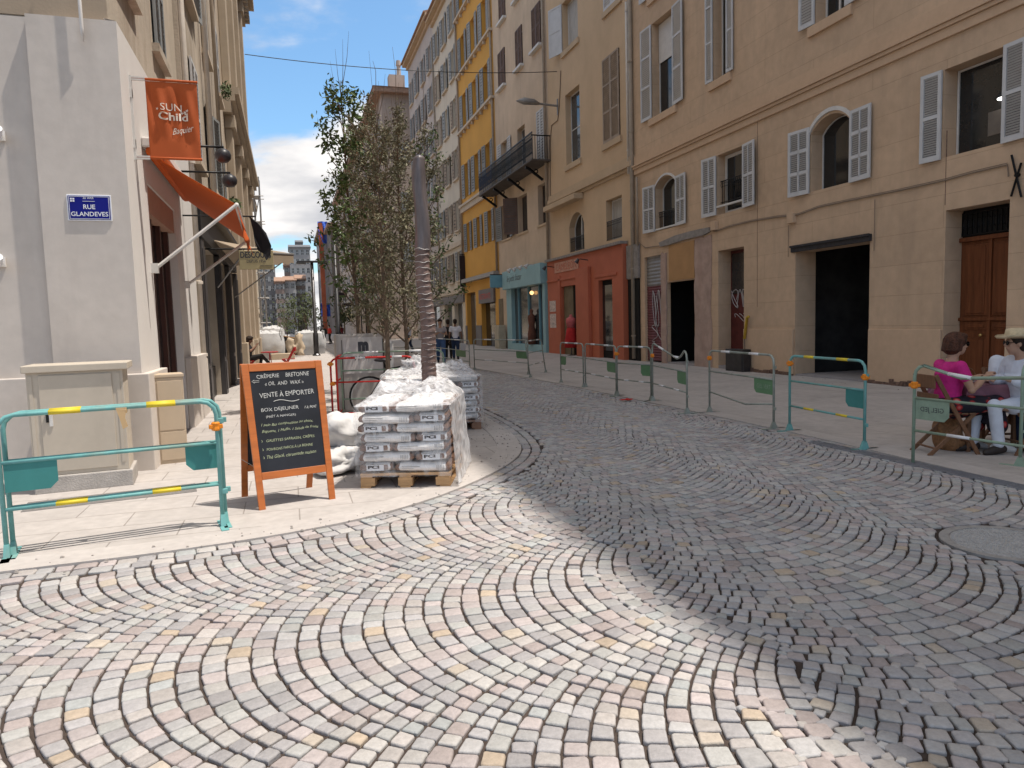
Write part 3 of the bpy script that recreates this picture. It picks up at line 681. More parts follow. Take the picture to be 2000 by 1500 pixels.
# doors
mat('door_wood',(.15,.05,.02),.6,noise=.3,nscale=2.5,stretch=(6,6,.6),spec=.2)
mat('door_wood_dark',(.10,.035,.02),.5,noise=.3,nscale=2.5,stretch=(6,6,.6))
zt=FR.px(1866,465)[1]
b=MB(); s0,s1=D1[0]+.01,D1[1]-.01
FR.box(b,s0,s1,0,zt,-.46,-.40)
door=b.build('door','door_wood',main)
b=MB(); mid=(s0+s1)/2
for (a,c) in ((s0+.10,mid-.05),(mid+.05,s1-.10)):
    for (l,h) in ((.25,1.0),(1.15,1.3),(1.42,zt-.12)):
        for t_,e in ((0,.02),(.05,.035)):
            FR.box(b,a+t_,c-t_,l+t_*.8,h-t_*.8,-.40,-.40+e)
FR.box(b,mid-.03,mid+.03,0,zt,-.40,-.355); FR.box(b,s0,s1,zt-.06,zt+.02,-.40,-.33)
FR.box(b,s0,s1,1.32,1.38,-.40,-.35)
b.build('panel','door_wood_dark' if False else 'door_wood',door,bevel=.006)
b=MB(); b.ball(FR.p(mid+.12,1.05,-.33),.035); mat('brass',(.45,.3,.12),.35,.9); b.build('handle','brass',door,smooth=True)
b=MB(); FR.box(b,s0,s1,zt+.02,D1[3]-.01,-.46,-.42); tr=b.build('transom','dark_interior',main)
b=MB(); z0_,z1_=zt+.05,D1[3]-.05; FR.box(b,s0,s1,z0_,z0_+.03,-.42,-.39); FR.box(b,s0,s1,z1_-.03,z1_,-.42,-.39)
x=s0+.04
while x<s1: FR.box(b,x,x+.018,z0_,z1_,-.415,-.395); b.tube([FR.p(x+.05+.035*math.cos(t),(z0_+z1_)/2+.09*math.sin(t),-.405) for t in [k*math.pi/5 for k in range(10)]],.007,4,closed=True); x+=.10
b.build('grille','iron',tr)
# iron lintel above the wide open doorway
za=FR.px(1547,495)[1]; mat('lintel_iron',(.045,.042,.045),.6,.3,noise=.3,nscale=12)
b=MB(); FR.box(b,FR.px(1703,470)[0],FR.px(1548,488)[0],D2[3]-.01,D2[3]+.14,-.02,.06); FR.box(b,FR.px(1703,470)[0],FR.px(1548,488)[0],D2[3]+.10,D2[3]+.15,.06,.10); b.build('lintel','lintel_iron',main)
# dark rooms behind the open doorways
def room(F,D,deep,m='dark_interior',z1=None,name='interior',d0=.6,floor='paver_far'):
    s0,s1=D[0],D[1]; z=z1 or D[3]; b=MB(); P=F.p
    b.q(P(s0-.6,0,-d0),P(s0-.6,z+.3,-d0),P(s0-.6,z+.3,-deep),P(s0-.6,0,-deep)); b.q(P(s1+.6,0,-d0),P(s1+.6,z+.3,-d0),P(s1+.6,z+.3,-deep),P(s1+.6,0,-deep))
    b.q(P(s0-.6,0,-deep),P(s1+.6,0,-deep),P(s1+.6,z+.3,-deep),P(s0-.6,z+.3,-deep)); b.q(P(s0-.6,z+.3,-d0),P(s1+.6,z+.3,-d0),P(s1+.6,z+.3,-deep),P(s0-.6,z+.3,-deep))
    return b.build(name,m,main)
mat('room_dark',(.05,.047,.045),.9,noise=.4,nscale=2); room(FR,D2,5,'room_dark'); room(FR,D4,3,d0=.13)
mat('threshold',(.30,.28,.28),.8,noise=.12,nscale=3,bump=.1)
b=MB(); FR.box(b,D2[0]+.002,D2[1]-.002,-.02,.05,-5,-.02); FR.box(b,D3[0]+.002,D3[1]-.002,-.02,.10,-.44,-.0); FR.box(b,D4[0]+.002,D4[1]-.002,-.02,.06,-3,-.0); b.build('threshold','threshold',main)
# odds and ends just visible inside the dark doorway
mat('posters',(.05,.05,.055),.8,noise=.9,nscale=6)
# narrow recessed doorway with a tagged maroon door
mat('maroon',(.10,.022,.02),.55,noise=.3,nscale=5)
b=MB(); FR.box(b,D3[0]+.01,D3[1]-.01,.10,D3[3]-.01,-.46,-.42); dd=b.build('door','maroon',main)
mat('dark_glass_door',(.03,.028,.03),.2,spec=.6)
b=MB(); FR.box(b,D3[0]+.08,D3[1]-.08,D3[3]-1.25,D3[3]-.1,-.42,-.405); b.build('pane','dark_glass_door',dd)
mat('graffiti_pale',(.42,.38,.37),.7,noise=.2)
def scribble(b,F,s0,z0,w,h,d,seed,n=5,th=.016,flat=.004):
    g=random.Random(seed)
    for k in range(n):
        cs=s0+w*(k+.5)/n; pts=[]
        fx,fz,ph=g.choice((1,2)),g.choice((1,2,3)),g.random()*6
        for i in range(15):
            t=i/14*math.pi*1.7+ph; pts.append(F.p(cs+w/n*.6*math.sin(fx*t+ph),z0+h*(.5+.48*math.cos(fz*t*.7)),d))
        b.tube(pts,th,4)
b=MB(); scribble(b,FR,D3[0]+.1,1.75,D3[1]-D3[0]-.2,.55,-.404,3,4); scribble(b,FR,D3[0]+.15,1.35,D3[1]-D3[0]-.4,.25,-.414,5,2,.012); b.build('graffiti','graffiti_pale',dd)
# boarded panel over the black opening, peeled plaster beside it
mat('board_ochre',(.42,.235,.10),.7,noise=.1,nscale=2)
b=MB(); FR.box(b,P4[0],P4[1]-.02,P4[2],P4[3],.005,.03); b.build('board','board_ochre',main)
mat('raw_plaster',(.42,.30,.245),.95,noise=.18,nscale=3,bump=.4,bscale=25,stain=.6,stainc=(.33,.19,.15))
b=MB()
rw=r(1358,1390,465,715)
def ragged(F,s0,s1,z0,z1,d,seed,amp=.06,n=14):
    g=random.Random(seed); L_=[(s0+g.uniform(-amp,amp)*.6,z0+(z1-z0)*i/n) for i in range(n+1)]; Rr=[(s1+g.uniform(-amp,amp)*.6,z0+(z1-z0)*i/n) for i in range(n+1)]
    T_=[(s0+(s1-s0)*i/5,z1+g.uniform(-amp,amp)) for i in range(1,5)]
    return L_+T_+Rr[::-1]
poly=ragged(FR,rw[0],rw[1],0.0,rw[3],.0,4,.07); b.prism(poly,lambda a,z,t:FR.p(a,z,t),.004,.022)
poly=ragged(FR,D4[1]+.01,D5[0]-.02,0.0,D5[3]+.02,0,9,.05); b.prism(poly,lambda a,z,t:FR.p(a,z,t),.004,.05)
b.build('bare_plaster','raw_plaster',main)
mat('cement',(.27,.245,.225),.95,noise=.25,nscale=6,bump=.6,bscale=20)
b=MB(); pts=[FR.px(x,y) for x,y in ((1293,482),(1310,478),(1340,468),(1378,459),(1390,452),(1388,444),(1372,447),(1350,452),(1322,460),(1290,474))]
b.prism(pts,lambda a,z,t:FR.p(a,z,t),.01,.075); b.build('broken_ledge','cement',main)
# roller shutter
mat('metal_grey',(.30,.29,.28),.5,.6,noise=.15,nscale=5); mat('maroon_metal',(.17,.055,.06),.55,.2,noise=.2,nscale=4,stain=.5,stainc=(.07,.05,.05))
rs=MB(); s0,s1=D5[0]+.01,D5[1]-.01; zsplit=FR.px(1260,560)[1]
def slats(b,a,c,l,h,d,step=.09):
    z=l
    while z<h-.01:
        z2=min(h,z+step); P=FR.p; b.q(P(a,z,d),P(c,z,d),P(c,z+step*.5,d+.02),P(a,z+step*.5,d+.02)); b.q(P(a,z+step*.5,d+.02),P(c,z+step*.5,d+.02),P(c,z2,d),P(a,z2,d)); z=z2
b=MB(); slats(b,s0,s1,.05,zsplit,-.10); ro=b.build('roller_shutter','maroon_metal',main)
b=MB(); slats(b,s0,s1,zsplit,D5[3]-.01,-.10,.12); b.build('slat_section','metal_grey',ro,label='bare grey metal top of the roller shutter')
b=MB(); scribble(b,FR,s0+.15,1.2,.6,1.3,-.068,21,3,.014); scribble(b,FR,s0+.1,.7,.7,.6,-.068,22,2,.014); b.build('graffiti','graffiti_pale',ro)
# cable along the facade with boxes
mat('cable',(.22,.165,.12),.7); mat('cable_black',(.02,.02,.02),.6)
ct=thing('cable_run','tan cable sagging along the big tan wall between the shopfronts and entresol windows','cable',FR.p(23,3.4,0))
ct.location=(0,0,0)
b=MB(); pts=[Vector(FR.p(*FR.px(x,y),.03)) for x,y in ((1245,470),(1262,484),(1290,480),(1320,463),(1355,455),(1385,450),(1400,452),(1425,443),(1470,432),(1520,424),(1560,420),(1600,405),(1650,394),(1700,384),(1760,372),(1850,352),(1900,338),(1970,322),(1972,345))]
b.tube(pts,.014,5); b.tube([p+Vector((0,0,.03)) for p in pts[4:-1]],.007,4); b.build('cable','cable',ct)
b=MB(); 
for x,y in ((1398,441),(1549,426)):
    s_,z_=FR.px(x,y); FR.box(b,s_-.13,s_+.10,z_-.13,z_+.12,0,.12)
b.build('junction_box','ochre_trim',ct,bevel=.01)
b=MB()
for x,y0,y1 in ((1541,440,502),(1710,390,490)):
    s_,za_=FR.px(x,y0); _,zb_=FR.px(x,y1); b.tube([FR.p(s_,za_,.02),FR.p(s_,zb_,.02)],.008,4)
b.build('cable','cable',ct)
# wall anchor cross near the top right
t=thing('wall_anchor','black iron cross-shaped wall anchor above the brown door','wall anchor',(0,0,0))
b=MB()
for (a,c) in (((1980,303),(1999,385)),((1999,318),(1979,384))): b.tube([FR.p(*FR.px(*a),.05),FR.p(*FR.px(*c),.05)],.02,6)
s_,z_=FR.px(1990,342); b.tube([FR.p(s_,z_,0),FR.p(s_,z_,.07)],.035,8); b.build('iron_cross','iron',t)
# low pillar and ledge by the narrow doorway, yellow pipe
mat('yellow_gas',(.55,.36,.05),.6,noise=.3,nscale=8)
t=thing('gas_pipe','yellow capped gas pipe rising from the foot of the tan wall','pipe',(0,0,0)); b=MB(); s_,z_=FR.px(1463,620); s2,_=FR.px(1460,720)
b.tube([FR.p(s2,.02,.10),FR.p(s2,.9,.10)],.02,8); o=b.build('riser','cable',t); b=MB(); b.tube([FR.p(s2,.9,.10),FR.p(s_-.02,z_,.08),FR.p(s_-.09,z_+.02,.08)],.04,8); b.build('cap','yellow_gas',t,smooth=True)
t=thing('utility_cabinet','small dark metal cabinet against the wall beside the narrow doorway','cabinet',(0,0,0)); b=MB(); q=r(1437,1472,692,735); FR.box(b,q[0],q[1],.0,.62,.08,.34); mat('dark_metal',(.06,.058,.06),.35,.6,noise=.2,nscale=4); b.build('body','dark_metal',t,bevel=.015); b=MB(); FR.box(b,q[0]+.04,q[1]-.04,.06,.56,.34,.355); b.build('door','dark_metal',t,bevel=.004)
# eaves
b=MB()
FR.box(b,-8.1,23.5,EAVE-.8,EAVE-.5,.0,.25); FR.box(b,-8.1,23.5,EAVE-.5,EAVE,.0,.55); b.build('cornice','ochre_trim',main)
b=MB(); P=FR.p; b.hexa([P(-8.1,EAVE+.01,.7),P(23.5,EAVE+.01,.7),P(23.5,EAVE+.01,-11),P(-8.1,EAVE+.01,-11),P(-8.1,EAVE+.12,.7),P(23.5,EAVE+.12,.7),P(23.5,EAVE+2.2,-5.5),P(-8.1,EAVE+2.2,-5.5)]); b.build('roof','roof_tile',main)

# ---- second building (tan) above the red shopfront
Y1=23.5; Y2=FR.px(1077,480)[0]; Y3=FR.px(973,450)[0]; Y4=FR.px(903,420)[0]; Y5=FR.px(857,400)[0]; Y6=FR.px(803,300)[0]
print('Y',Y2,Y3,Y4,Y5,Y6)
def roofcap(par,s0,s1,ev,over=.55):
    b=MB(); P=FR.p; FR.box(b,s0+.003,s1-.003,ev-.45,ev-.2,0,.2); FR.box(b,s0+.003,s1-.003,ev-.2,ev,0,over); b.build('cornice','trim_second',par)
    b=MB(); b.hexa([P(s0,ev+.01,over+.15),P(s1,ev+.01,over+.15),P(s1,ev+.01,-11),P(s0,ev+.01,-11),P(s0,ev+.1,over+.15),P(s1,ev+.1,over+.15),P(s1,ev+2,-5.5),P(s0,ev+2,-5.5)]); b.build('roof','roof_tile',par)
sec=building('apartment_building','ochre plaster building above the red shopfront, with an arched low window','building')
S=dict(top=r(1098,1128,-60,105),topr=r(1180,1212,-70,26),midl=r(1105,1133,186,326),midr=r(1179,1211,118,284),arch=r(1112,1141,420,494),low=r(1184,1215,392,472))
def up(q,h): return (q[0],q[1],q[2]+h,q[3]+h)
S['topr']=(S['topr'][0],S['topr'][1],S['topr'][2],S['topr'][2]+2.1)
S['top']=(S['top'][0],S['top'][1],S['top'][2],S['topr'][3])
u3=[up(S['top'],3.6),up(S['topr'],3.6),up(S['top'],6.9),up(S['topr'],6.9)]
u3=[q for q in u3 if q[3]<24.6]
ops=[S['top'],S['topr'],S['midl'],S['midr'],S['arch']+(min(.55,(S['arch'][1]-S['arch'][0])/2*.95),),S['low']]+u3
b=wall_mesh(FR,Y1+.003,Y2,-.1,25.2,ops,.3); shell(b,FR,Y1+.003,Y2,-.1,25.2,11); b.build('wall','ochre_second',sec)
window(sec,FR,S['top'],mull=0,sh=1,shs='plank',glass='curtain',sill=(.08,.22),sillm='trim_second',shsides=(0,1),ang=(0,R_(20)))
window(sec,FR,S['topr'],sh=1,closed=True,shm='white_shutter',n=22,sill=(.08,.2),sillm='trim_second')
window(sec,FR,S['midl'],mull=0,bars=1,glass='glass_grey',sill=(.08,.22),sillm='trim_second')
window(sec,FR,S['midr'],sh=1,closed=True,shs='tall',shm='taupe_shutter',n=40,sill=(.08,.22),sillm='trim_second')
window(sec,FR,S['arch'],rise=min(.55,(S['arch'][1]-S['arch'][0])/2*.95),glass='glass',ft=.06)
window(sec,FR,S['low'],mull=0,glass='curtain',fr='white_paint')
for q in u3: window(sec,FR,q,sh=1,shm='white_shutter',n=14,sill=(.08,.15),sillm='trim_second')
rail(sec,FR,S['arch'][0]+.1,S['arch'][1]-.02,S['arch'][2]+.03,S['arch'][2]+.62,-.05); rail(sec,FR,S['low'][0]+.05,S['low'][1]-.02,S['low'][2]+.03,S['low'][2]+.75,-.02)
zA=FR.px(1078,404)[1]; b=MB()
for a,c,d in ((0,.12,.06),(.12,.30,.16),(.30,.48,.10)): FR.box(b,Y1+.005,Y2-.002,zA+a,zA+c-.002,-.02,d)
b.build('string_course','trim_second',sec)
# ledge stub under the string course, left
b=MB(); q=r(1083,1140,395,418)
FR.box(b,q[0],Y2-.1,zA-.25,zA-.02,.0,.42); b.build('ledge','trim_second',sec,bevel=.02)
roofcap(sec,Y1,Y2,25.2)
# red shopfront
mat('shop_red',(.45,.125,.065),.7,noise=.1,nscale=1.2,stain=.2,stainc=(.35,.12,.07))
shop=thing('shopfront','plain brick-red painted shopfront with a narrow dark doorway','shopfront')
zt=FR.px(1228,478)[1]; zt2=FR.px(1080,510)[1]; ztp=(zt+zt2)/2
SR0=FR.px(1228,600)[0]; SR1=FR.px(1079,600)[0]
Dl=r(1106,1137,560,668); Dr=r(1180,1207,548,705)
FS=Fr('R',11.78)
ops=[(Dl[0],Dl[1],.0,Dl[3]),(Dr[0],Dr[1],.0,Dr[3])]
b=wall_mesh(FS,SR0,SR1,-.1,ztp,ops,.2); P=FS.p
for s_ in (SR0,SR1): b.q(P(s_,-.1),P(s_,ztp),P(s_,ztp,-.2),P(s_,-.1,-.2))
b.q(P(SR0,ztp),P(SR1,ztp),P(SR1,ztp,-.2),P(SR0,ztp,-.2)); b.build('facade','shop_red',shop)
b=MB()
FS.box(b,SR0-.02,SR1+.02,ztp,ztp+.10,-.2,.12); b.build('cap','cement',shop)
b=MB()
pl=r(1140,1165,525,690); FS.box(b,pl[0],pl[1],.0,pl[3],.004,.14); FS.box(b,Dr[0]-.45,Dr[1]+.35,Dr[3]+.12,Dr[3]+.22,.0,.04); FS.box(b,Dl[1]+.05,Dl[1]+.3,0,Dl[3]+.5,.0,.05)
FS.box(b,Dl[0]-.05,SR1-.02,Dl[3]+.28,Dl[3]+.36,.0,.05)
b.build('pilaster','shop_red',shop,bevel=.01)
mat('khaki',(.16,.12,.07),.7,noise=.2,nscale=2)
b=MB(); FS.box(b,Dl[0]+.75,Dl[1]-.01,0,Dl[3]-.02,-.17,-.12); b.build('door','khaki',shop,bevel=.01)
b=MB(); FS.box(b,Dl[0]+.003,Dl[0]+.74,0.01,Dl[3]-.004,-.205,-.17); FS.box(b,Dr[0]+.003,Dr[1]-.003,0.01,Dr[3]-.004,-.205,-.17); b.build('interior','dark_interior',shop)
b=MB(); FS.box(b,Dr[0]+.1,Dr[1]-.1,.3,Dr[3]-.2,-.168,-.14); b.build('door','glass',shop)
# worn painted lettering band
mat('lettering_faded',(.52,.27,.19),.8,noise=.3,nscale=10)
q=r(1090,1140,516,534)
b=MB(); FS.box(b,q[0],q[1]-.2,q[2]-.02,q[3]+.02,.0,.03); o=b.build('sign_band','lettering_faded',shop)
vs,fs=text_fit('CAMELEON',q[1]-q[0]-.6,q[3]-q[2]-.12); b=MB(); b.add(vs,fs,lambda v:FS.p(q[1]-.4-v[0],q[2]+.06+v[1],.034)); b.build('lettering','shop_red',o)
b=MB()
for x,y in ((1148,508),(1082,522)):
    s_,z_=FS.px(x,y); b.tube([FS.p(s_,z_,0),FS.p(s_,z_+.05,.35)],.02,6); c=Vector(FS.p(s_,z_+.05,.4)); b.tube([c,c+Vector((-.1,.05,-.16))],[.05,.09],10)
b.build('spotlight','dark_metal',shop)
# two faded posters on the red pier
mat('poster',(.55,.45,.40),.8,noise=.5,nscale=9)
t=thing('wall_poster','two torn pale posters one above the other on the red pier','poster'); b=MB(); q=r(1080,1092,588,632); 
FS.box(b,SR1-1.05,SR1-.25,1.95,2.45,.004,.012); FS.box(b,SR1-1.05,SR1-.25,1.2,1.85,.004,.012); b.build('paper','poster',t)
# red dress / mannequin in the doorway
mat('red_cloth',(.42,.02,.02),.8,noise=.2,nscale=6); mat('pink_cloth',(.5,.12,.12),.8)
t=thing('mannequin','dress form in a bright red skirt and pink top standing in the red shop doorway','mannequin',FS.p(Dl[0]+.45,0,.12))
b=MB(); b.lathe((0,0,0),[(.30,.35),(.28,.7),(.22,1.05),(.18,1.2)],16); b.build('skirt','red_cloth',t,smooth=True); b=MB(); b.lathe((0,0,0),[(.17,1.2),(.22,1.45),(.21,1.6),(.08,1.68),(.05,1.78)],16); b.build('top','pink_cloth',t,smooth=True); b=MB(); b.tube([(0,0,.02),(0,0,.5)],.02,8); b.lathe((0,0,.0),[(.16,0),(.16,.02),(.03,.05)],14); b.build('stand','dark_metal',t)
# soot-black downspout boards between the buildings
t=thing('wall_boards','weathered grey plank strip between the red shopfront and the roller shutter','boards'); b=MB(); q=r(1228,1236,480,545)
FR.box(b,Y1-.35,SR0-.05,FR.px(1232,545)[1],FR.px(1232,480)[1],.02,.10); o=b.build('upper_board','cement',t); b=MB(); FR.box(b,Y1-.3,SR0-.08,0,FR.px(1232,545)[1]-.02,.0,.06); b.build('lower_board','dark_interior',t)
pipe(FR,1243,700,-60,.075,'long tan drainpipe between the two tan buildings on the right','pipe_tan'); pipe(FR,1250,480,345,.04,'short thin drainpipe beside the first arched entresol window','pipe_tan')
pipe(FR,1232,340,0,.05,'thin white drainpipe running up beside the long tan one','pipe_white')

# ---- third building (pinkish plaster)
th3=building('apartment_building','patchy pinkish plaster building with a black iron balcony, above the blue shop','building')
q={}
q['t1']=r(1040,1057,22,108); q['t2']=r(1008,1021,65,140); q['t3']=r(974,987,102,175); q['u3']=r(975,987,-15,38); q['u2']=(q['t2'][0],q['t2'][1],q['t2'][2]+3.3,q['t2'][3]+3.3); q['u1']=(q['t1'][0],q['t1'][1],q['t1'][2]+3.3,q['t1'][3]+3.3)
q['m1']=r(1049,1063,192,262); q['m2']=r(1010,1025,222,292); q['m3']=r(979,992,246,316)
zbal=FR.px(1075,312)[1]
for k in ('m1','m2','m3'): q[k]=(q[k][0],q[k][1],zbal+.03,zbal+2.6)
q['l1']=r(1051,1068,370,440); q['l2']=r(1012,1030,380,458); q['l3']=r(981,997,402,470)
for a in ('t','u','l'):
    zz_=[q[a+str(i)] for i in (1,2,3)]; z0_=sum(x[2] for x in zz_)/3; z1_=sum(x[3] for x in zz_)/3
    for i in (1,2,3): q[a+str(i)]=(q[a+str(i)][0],q[a+str(i)][1],z0_,z1_)
b=wall_mesh(FR,Y2+.003,Y3,-.1,24.9,list(q.values()),.3); shell(b,FR,Y2+.003,Y3,-.1,24.9,11); b.build('wall','pink_third',th3)
for k,v in q.items():
    if k[0] in 'tu': window(th3,FR,v,sh=1,closed=True,shm='brown_shutter',n=22,sill=(.2,.12),sillm='white_paint',fr='white_paint')
    elif k[0]=='m': window(th3,FR,v,glass='curtain' if k!='m2' else 'glass_grey',mull=1,bars=1,sh=1 if k=='m1' else (1 if k=='m3' else None),shm='white_shutter',n=18,closed=(k=='m1'))
    else: window(th3,FR,v,glass='glass',sh=1 if k!='l1' else None,shm='brown_shutter' if k=='l2' else 'grey_shutter_b',shsides=(0,1) if k=='l2' else (1,1),n=16,ang=(R_(5),R_(55)) if k=='l2' else None,sill=(.06,.1),sillm='trim_second',fr='brown_shutter')
roofcap(th3,Y2,Y3,24.9)
# balcony
s0,s1=FR.px(1077,300)[0]+.05,FR.px(948,350)[0]; s1=min(s1,Y3+.6); dep=.95
mat('balcony_stone',(.10,.085,.075),.9,noise=.25,nscale=4)
bal=thing('balcony','long black wrought-iron balcony on scrolled brackets above the blue shop','balcony')
b=MB(); FR.box(b,s0,s1,zbal-.08,zbal,.003,dep); b.build('slab','balcony_stone',bal,bevel=.02)
def railing2(b,F,a,c,z0,z1,d,horiz=True):
    x=a; st=.14
    while x<c-.01:
        x2=min(c,x+st); 
        F.box(b,x-.011,x+.011,z0,z1,d-.01,d+.01)
        b.tube([F.p(x+st*.5+st*.42*math.cos(t),(z0+z1)/2+(z1-z0)*.30*math.sin(t),d) for t in [k*math.pi/4 for k in range(8)]],.010,4,closed=True)
        b.tube([F.p(x,z0+.1,d),F.p(x2,z1-.1,d)],.008,4)
        x+=st
    F.box(b,a,c,z1-.02,z1+.03,d-.025,d+.025); F.box(b,a,c,z0,z0+.03,d-.015,d+.015); F.box(b,a,c,z1-.16,z1-.14,d-.01,d+.01)
b=MB(); railing2(b,FR,s0,s0+(s1-s0)*.72,zbal,zbal+1.18,dep-.04); 
for s_ in (s0,s1):
    for k in range(8): FR.box(b,s_-.009,s_+.009,zbal,zbal+1.05,.05+k*.12,.068+k*.12)
    FR.box(b,s_-.02,s_+.02,zbal+1.03,zbal+1.08,.003,dep)
b.build('railing','iron',bal)
b=MB(); railing2(b,FR,s0+(s1-s0)*.72,s1,zbal,zbal+1.18,dep-.04); b.build('railing','iron_blue',bal,label='far end of the railing, bluish')
for fr_ in (.12,.42,.7,.95):
    b=MB(); x=s0+(s1-s0)*fr_; pts=[]
    for i in range(14):
        t=i/13; pts.append(FR.p(x,zbal-.16-.55*(1-math.cos(t*math.pi/2)),dep*.9*(1-t)+.02+.12*math.sin(t*math.pi)))
    b.tube(pts,.07,6); b.tube([FR.p(x,zbal-.32-.09*math.sin(t),.35+.09*math.cos(t)) for t in [k*.7 for k in range(9)]],.028,5,closed=False); b.build('bracket','iron',bal)
# blue shop
mat('shop_blue',(.27,.44,.47),.65,noise=.08,nscale=1.5); mat('shop_blue_deep',(.16,.33,.40),.65,noise=.1,nscale=1.5)
FB=Fr('R',11.75)
shb=thing('shopfront','light blue painted boutique front with a blue fascia and lit window','shopfront')
q0=r(1001,1074,545,672); s0,s1=FR.px(1074,600)[0],FR.px(998,600)[0]; zf=FB.px(1071,512)[1]; zf0=FB.px(1071,552)[1]
ops=[(s0+.35,s1-.9,.35,zf0)]
b=wall_mesh(FB,s0,s1,-.1,zf,ops,.24); P=FB.p
for s_ in (s0,s1): b.q(P(s_,-.1),P(s_,zf),P(s_,zf,-.24),P(s_,-.1,-.24))
b.q(P(s0,zf),P(s1,zf),P(s1,zf,-.24),P(s0,zf,-.24)); b.build('facade','shop_blue',shb)
b=MB(); FB.box(b,s0-.02,s1+.02,zf0,zf+.03,.0,.22); fa=b.build('fascia','shop_blue',shb,bevel=.02)
vs,fs=text_fit('le petit bazar',2.6,.42,shear=.3); b=MB(); b.add(vs,fs,lambda v:FB.p(s1-.9-v[0],zf0+.28+v[1],.224)); mat('lettering_dark',(.05,.05,.06),.6); b.build('lettering','lettering_dark',fa)
b=MB()
for k in range(4):
    s_=s0+.9+k*.95; b.tube([FB.p(s_,zf+.0,.2),FB.p(s_,zf+.02,.55)],.018,6); b.tube([FB.p(s_,zf+.04,.5),FB.p(s_,zf-.12,.66)],[.04,.12],10)
b.build('spotlight','white_shutter',shb)
b=MB(); FB.box(b,ops[0][0]+.002,ops[0][1]-.002,.352,zf0,-.235,-.21); b.build('pane','glass_grey',shb)
mat('warm_glow',(.8,.45,.2),.5,emit=((1,.55,.22),2.2))
b=MB(); 
for k in range(3):
    x=ops[0][0]+(ops[0][1]-ops[0][0])*(k+.5)/3; FB.box(b,x-.04,x+.04,.352,zf0,-.208,-.12)
b.build('mullion','shop_blue_deep',shb)
b=MB(); b.ball(FB.p(s0+2.2,zf0-.35,-.10),.10); b.build('bulb','warm_glow',shb,smooth=True)
mat('rust_cloth',(.14,.055,.035),.8,noise=.3)
t=thing('mannequin','dark brown clothed dress form standing in the blue shop window','mannequin',FB.p(s0+2.1,.36,-.02)); b=MB(); b.lathe((0,0,0),[(.2,0),(.22,.5),(.15,.95),(.2,1.3),(.19,1.45),(.07,1.55),(.1,1.7),(.04,1.8)],14); b.build('dress','rust_cloth',t,smooth=True)
t=thing('hanging_sign','square light blue projecting sign left of the blue shop fascia','sign'); s_=s1+.25; b=MB(); FR.box(b,s_,s_+.08,zf0+.15,zf-.1,.25,1.1); b.build('board','shop_blue_deep',t,bevel=.01); b=MB(); FR.box(b,s_+.02,s_+.05,zf-.1,zf-.05,.0,1.1); b.build('bracket','iron',t)
mat('cream_box',(.42,.37,.28),.8); t=thing('utility_cabinet','cream street cabinet standing left of the blue shopfront','cabinet'); b=MB(); s_=s1+.5; FR.box(b,s_,s_+.9,.0,1.35,.2,.6); b.build('body','cream_box',t,bevel=.02); b=MB(); FR.box(b,s_+.06,s_+.84,.1,1.25,.6,.615); b.build('door','cream_box',t)
# dark doorway between blue shop and yellow building
b=MB(); FR.box(b,s1+1.5,s1+2.4,0.02,2.9,.004,.02); b.build('door','khaki',th3); 
# ---- fourth (yellow)
ye=building('apartment_building','bright yellow plaster building with three bands of grey-shuttered windows','building')
zl=[FR.px(901,419)[1],FR.px(901,263)[1],FR.px(902,146)[1],FR.px(900,31)[1]]
print('yellow sills',zl)
wl=(Y4-Y3); ops=[]; cols_=[Y3+wl*f for f in (.19,.5,.81)]
ww=.55
fl=[]
for z in (zl[1]+.18,zl[2]+.18,zl[3]+.18,zl[0]+.9):
    for c_ in cols_: fl.append((c_-ww,c_+ww,z,z+2.25))
lowz=FR.px(905,495)[1]
low=[(c_-ww*.8,c_+ww*.8,lowz,lowz+1.9) for c_ in cols_]
gops=[(Y3+wl*.12,Y3+wl*.50,0,3.6),(Y3+wl*.66,Y3+wl*.95,0,3.6)]
allo=[o_ for o_ in fl if o_[3]<24.6]+low+gops
b=wall_mesh(FR,Y3+.003,Y4,-.1,24.9,allo,.3); shell(b,FR,Y3+.003,Y4,-.1,24.9,11); b.build('wall','yellow_fourth',ye)
for o_ in fl+low:
    if o_[3]<24.6: window(ye,FR,o_,glass='curtain' if rng.random()<.5 else 'glass_grey',sh=1,shm=rng.choice(('grey_shutter','grey_shutter_b')),n=12,shw=.56,ang=(R_(4),R_(6)))
mat('trim_pale',(.52,.43,.33),.9,noise=.1,nscale=2)
b=MB()
for z in zl[1:]:
    FR.box(b,Y3+.01,Y4-.01,z,z+.14,-.01,.22)
    x=Y3+.4
    while x<Y4-.2: FR.box(b,x,x+.12,z-.22,z-.002,-.01,.16); x+=1.1
FR.box(b,Y3+.01,Y4-.01,zl[0],zl[0]+.35,-.01,.16); FR.box(b,Y3+.01,Y4-.01,zl[0]+.35,zl[0]+.5,-.01,.26)
b.build('cornice','trim_pale',ye)
mat('grey_paint',(.17,.155,.15),.7,noise=.12,nscale=2)
b=MB(); 
for a,c in ((Y3+.003,gops[0][0]),(gops[0][1],gops[1][0]),(gops[1][1],Y4)): FR.box(b,a+.01,c-.01,0,1.35,.003,.05)
b.build('plinth','grey_paint',ye)
zshop=3.75
b=MB(); FR.box(b,Y3+.05,Y4-.3,zshop+.55,zshop+.8,0,.35); b.build('awning_box','metal_grey',ye)
b=MB(); FR.box(b,gops[0][0]-.1,gops[0][1]+.1,2.75,3.62,.01,.14); fa=b.build('fascia','grey_paint',ye); vs,fs=text_fit('RISTORANTE',2.6,.35); mat('neon_red',(.55,.05,.03),.6); b=MB(); b.add(vs,fs,lambda v:FR.p(gops[0][1]-.2-v[0],3.0+v[1],.145)); b.build('lettering','neon_red',fa)
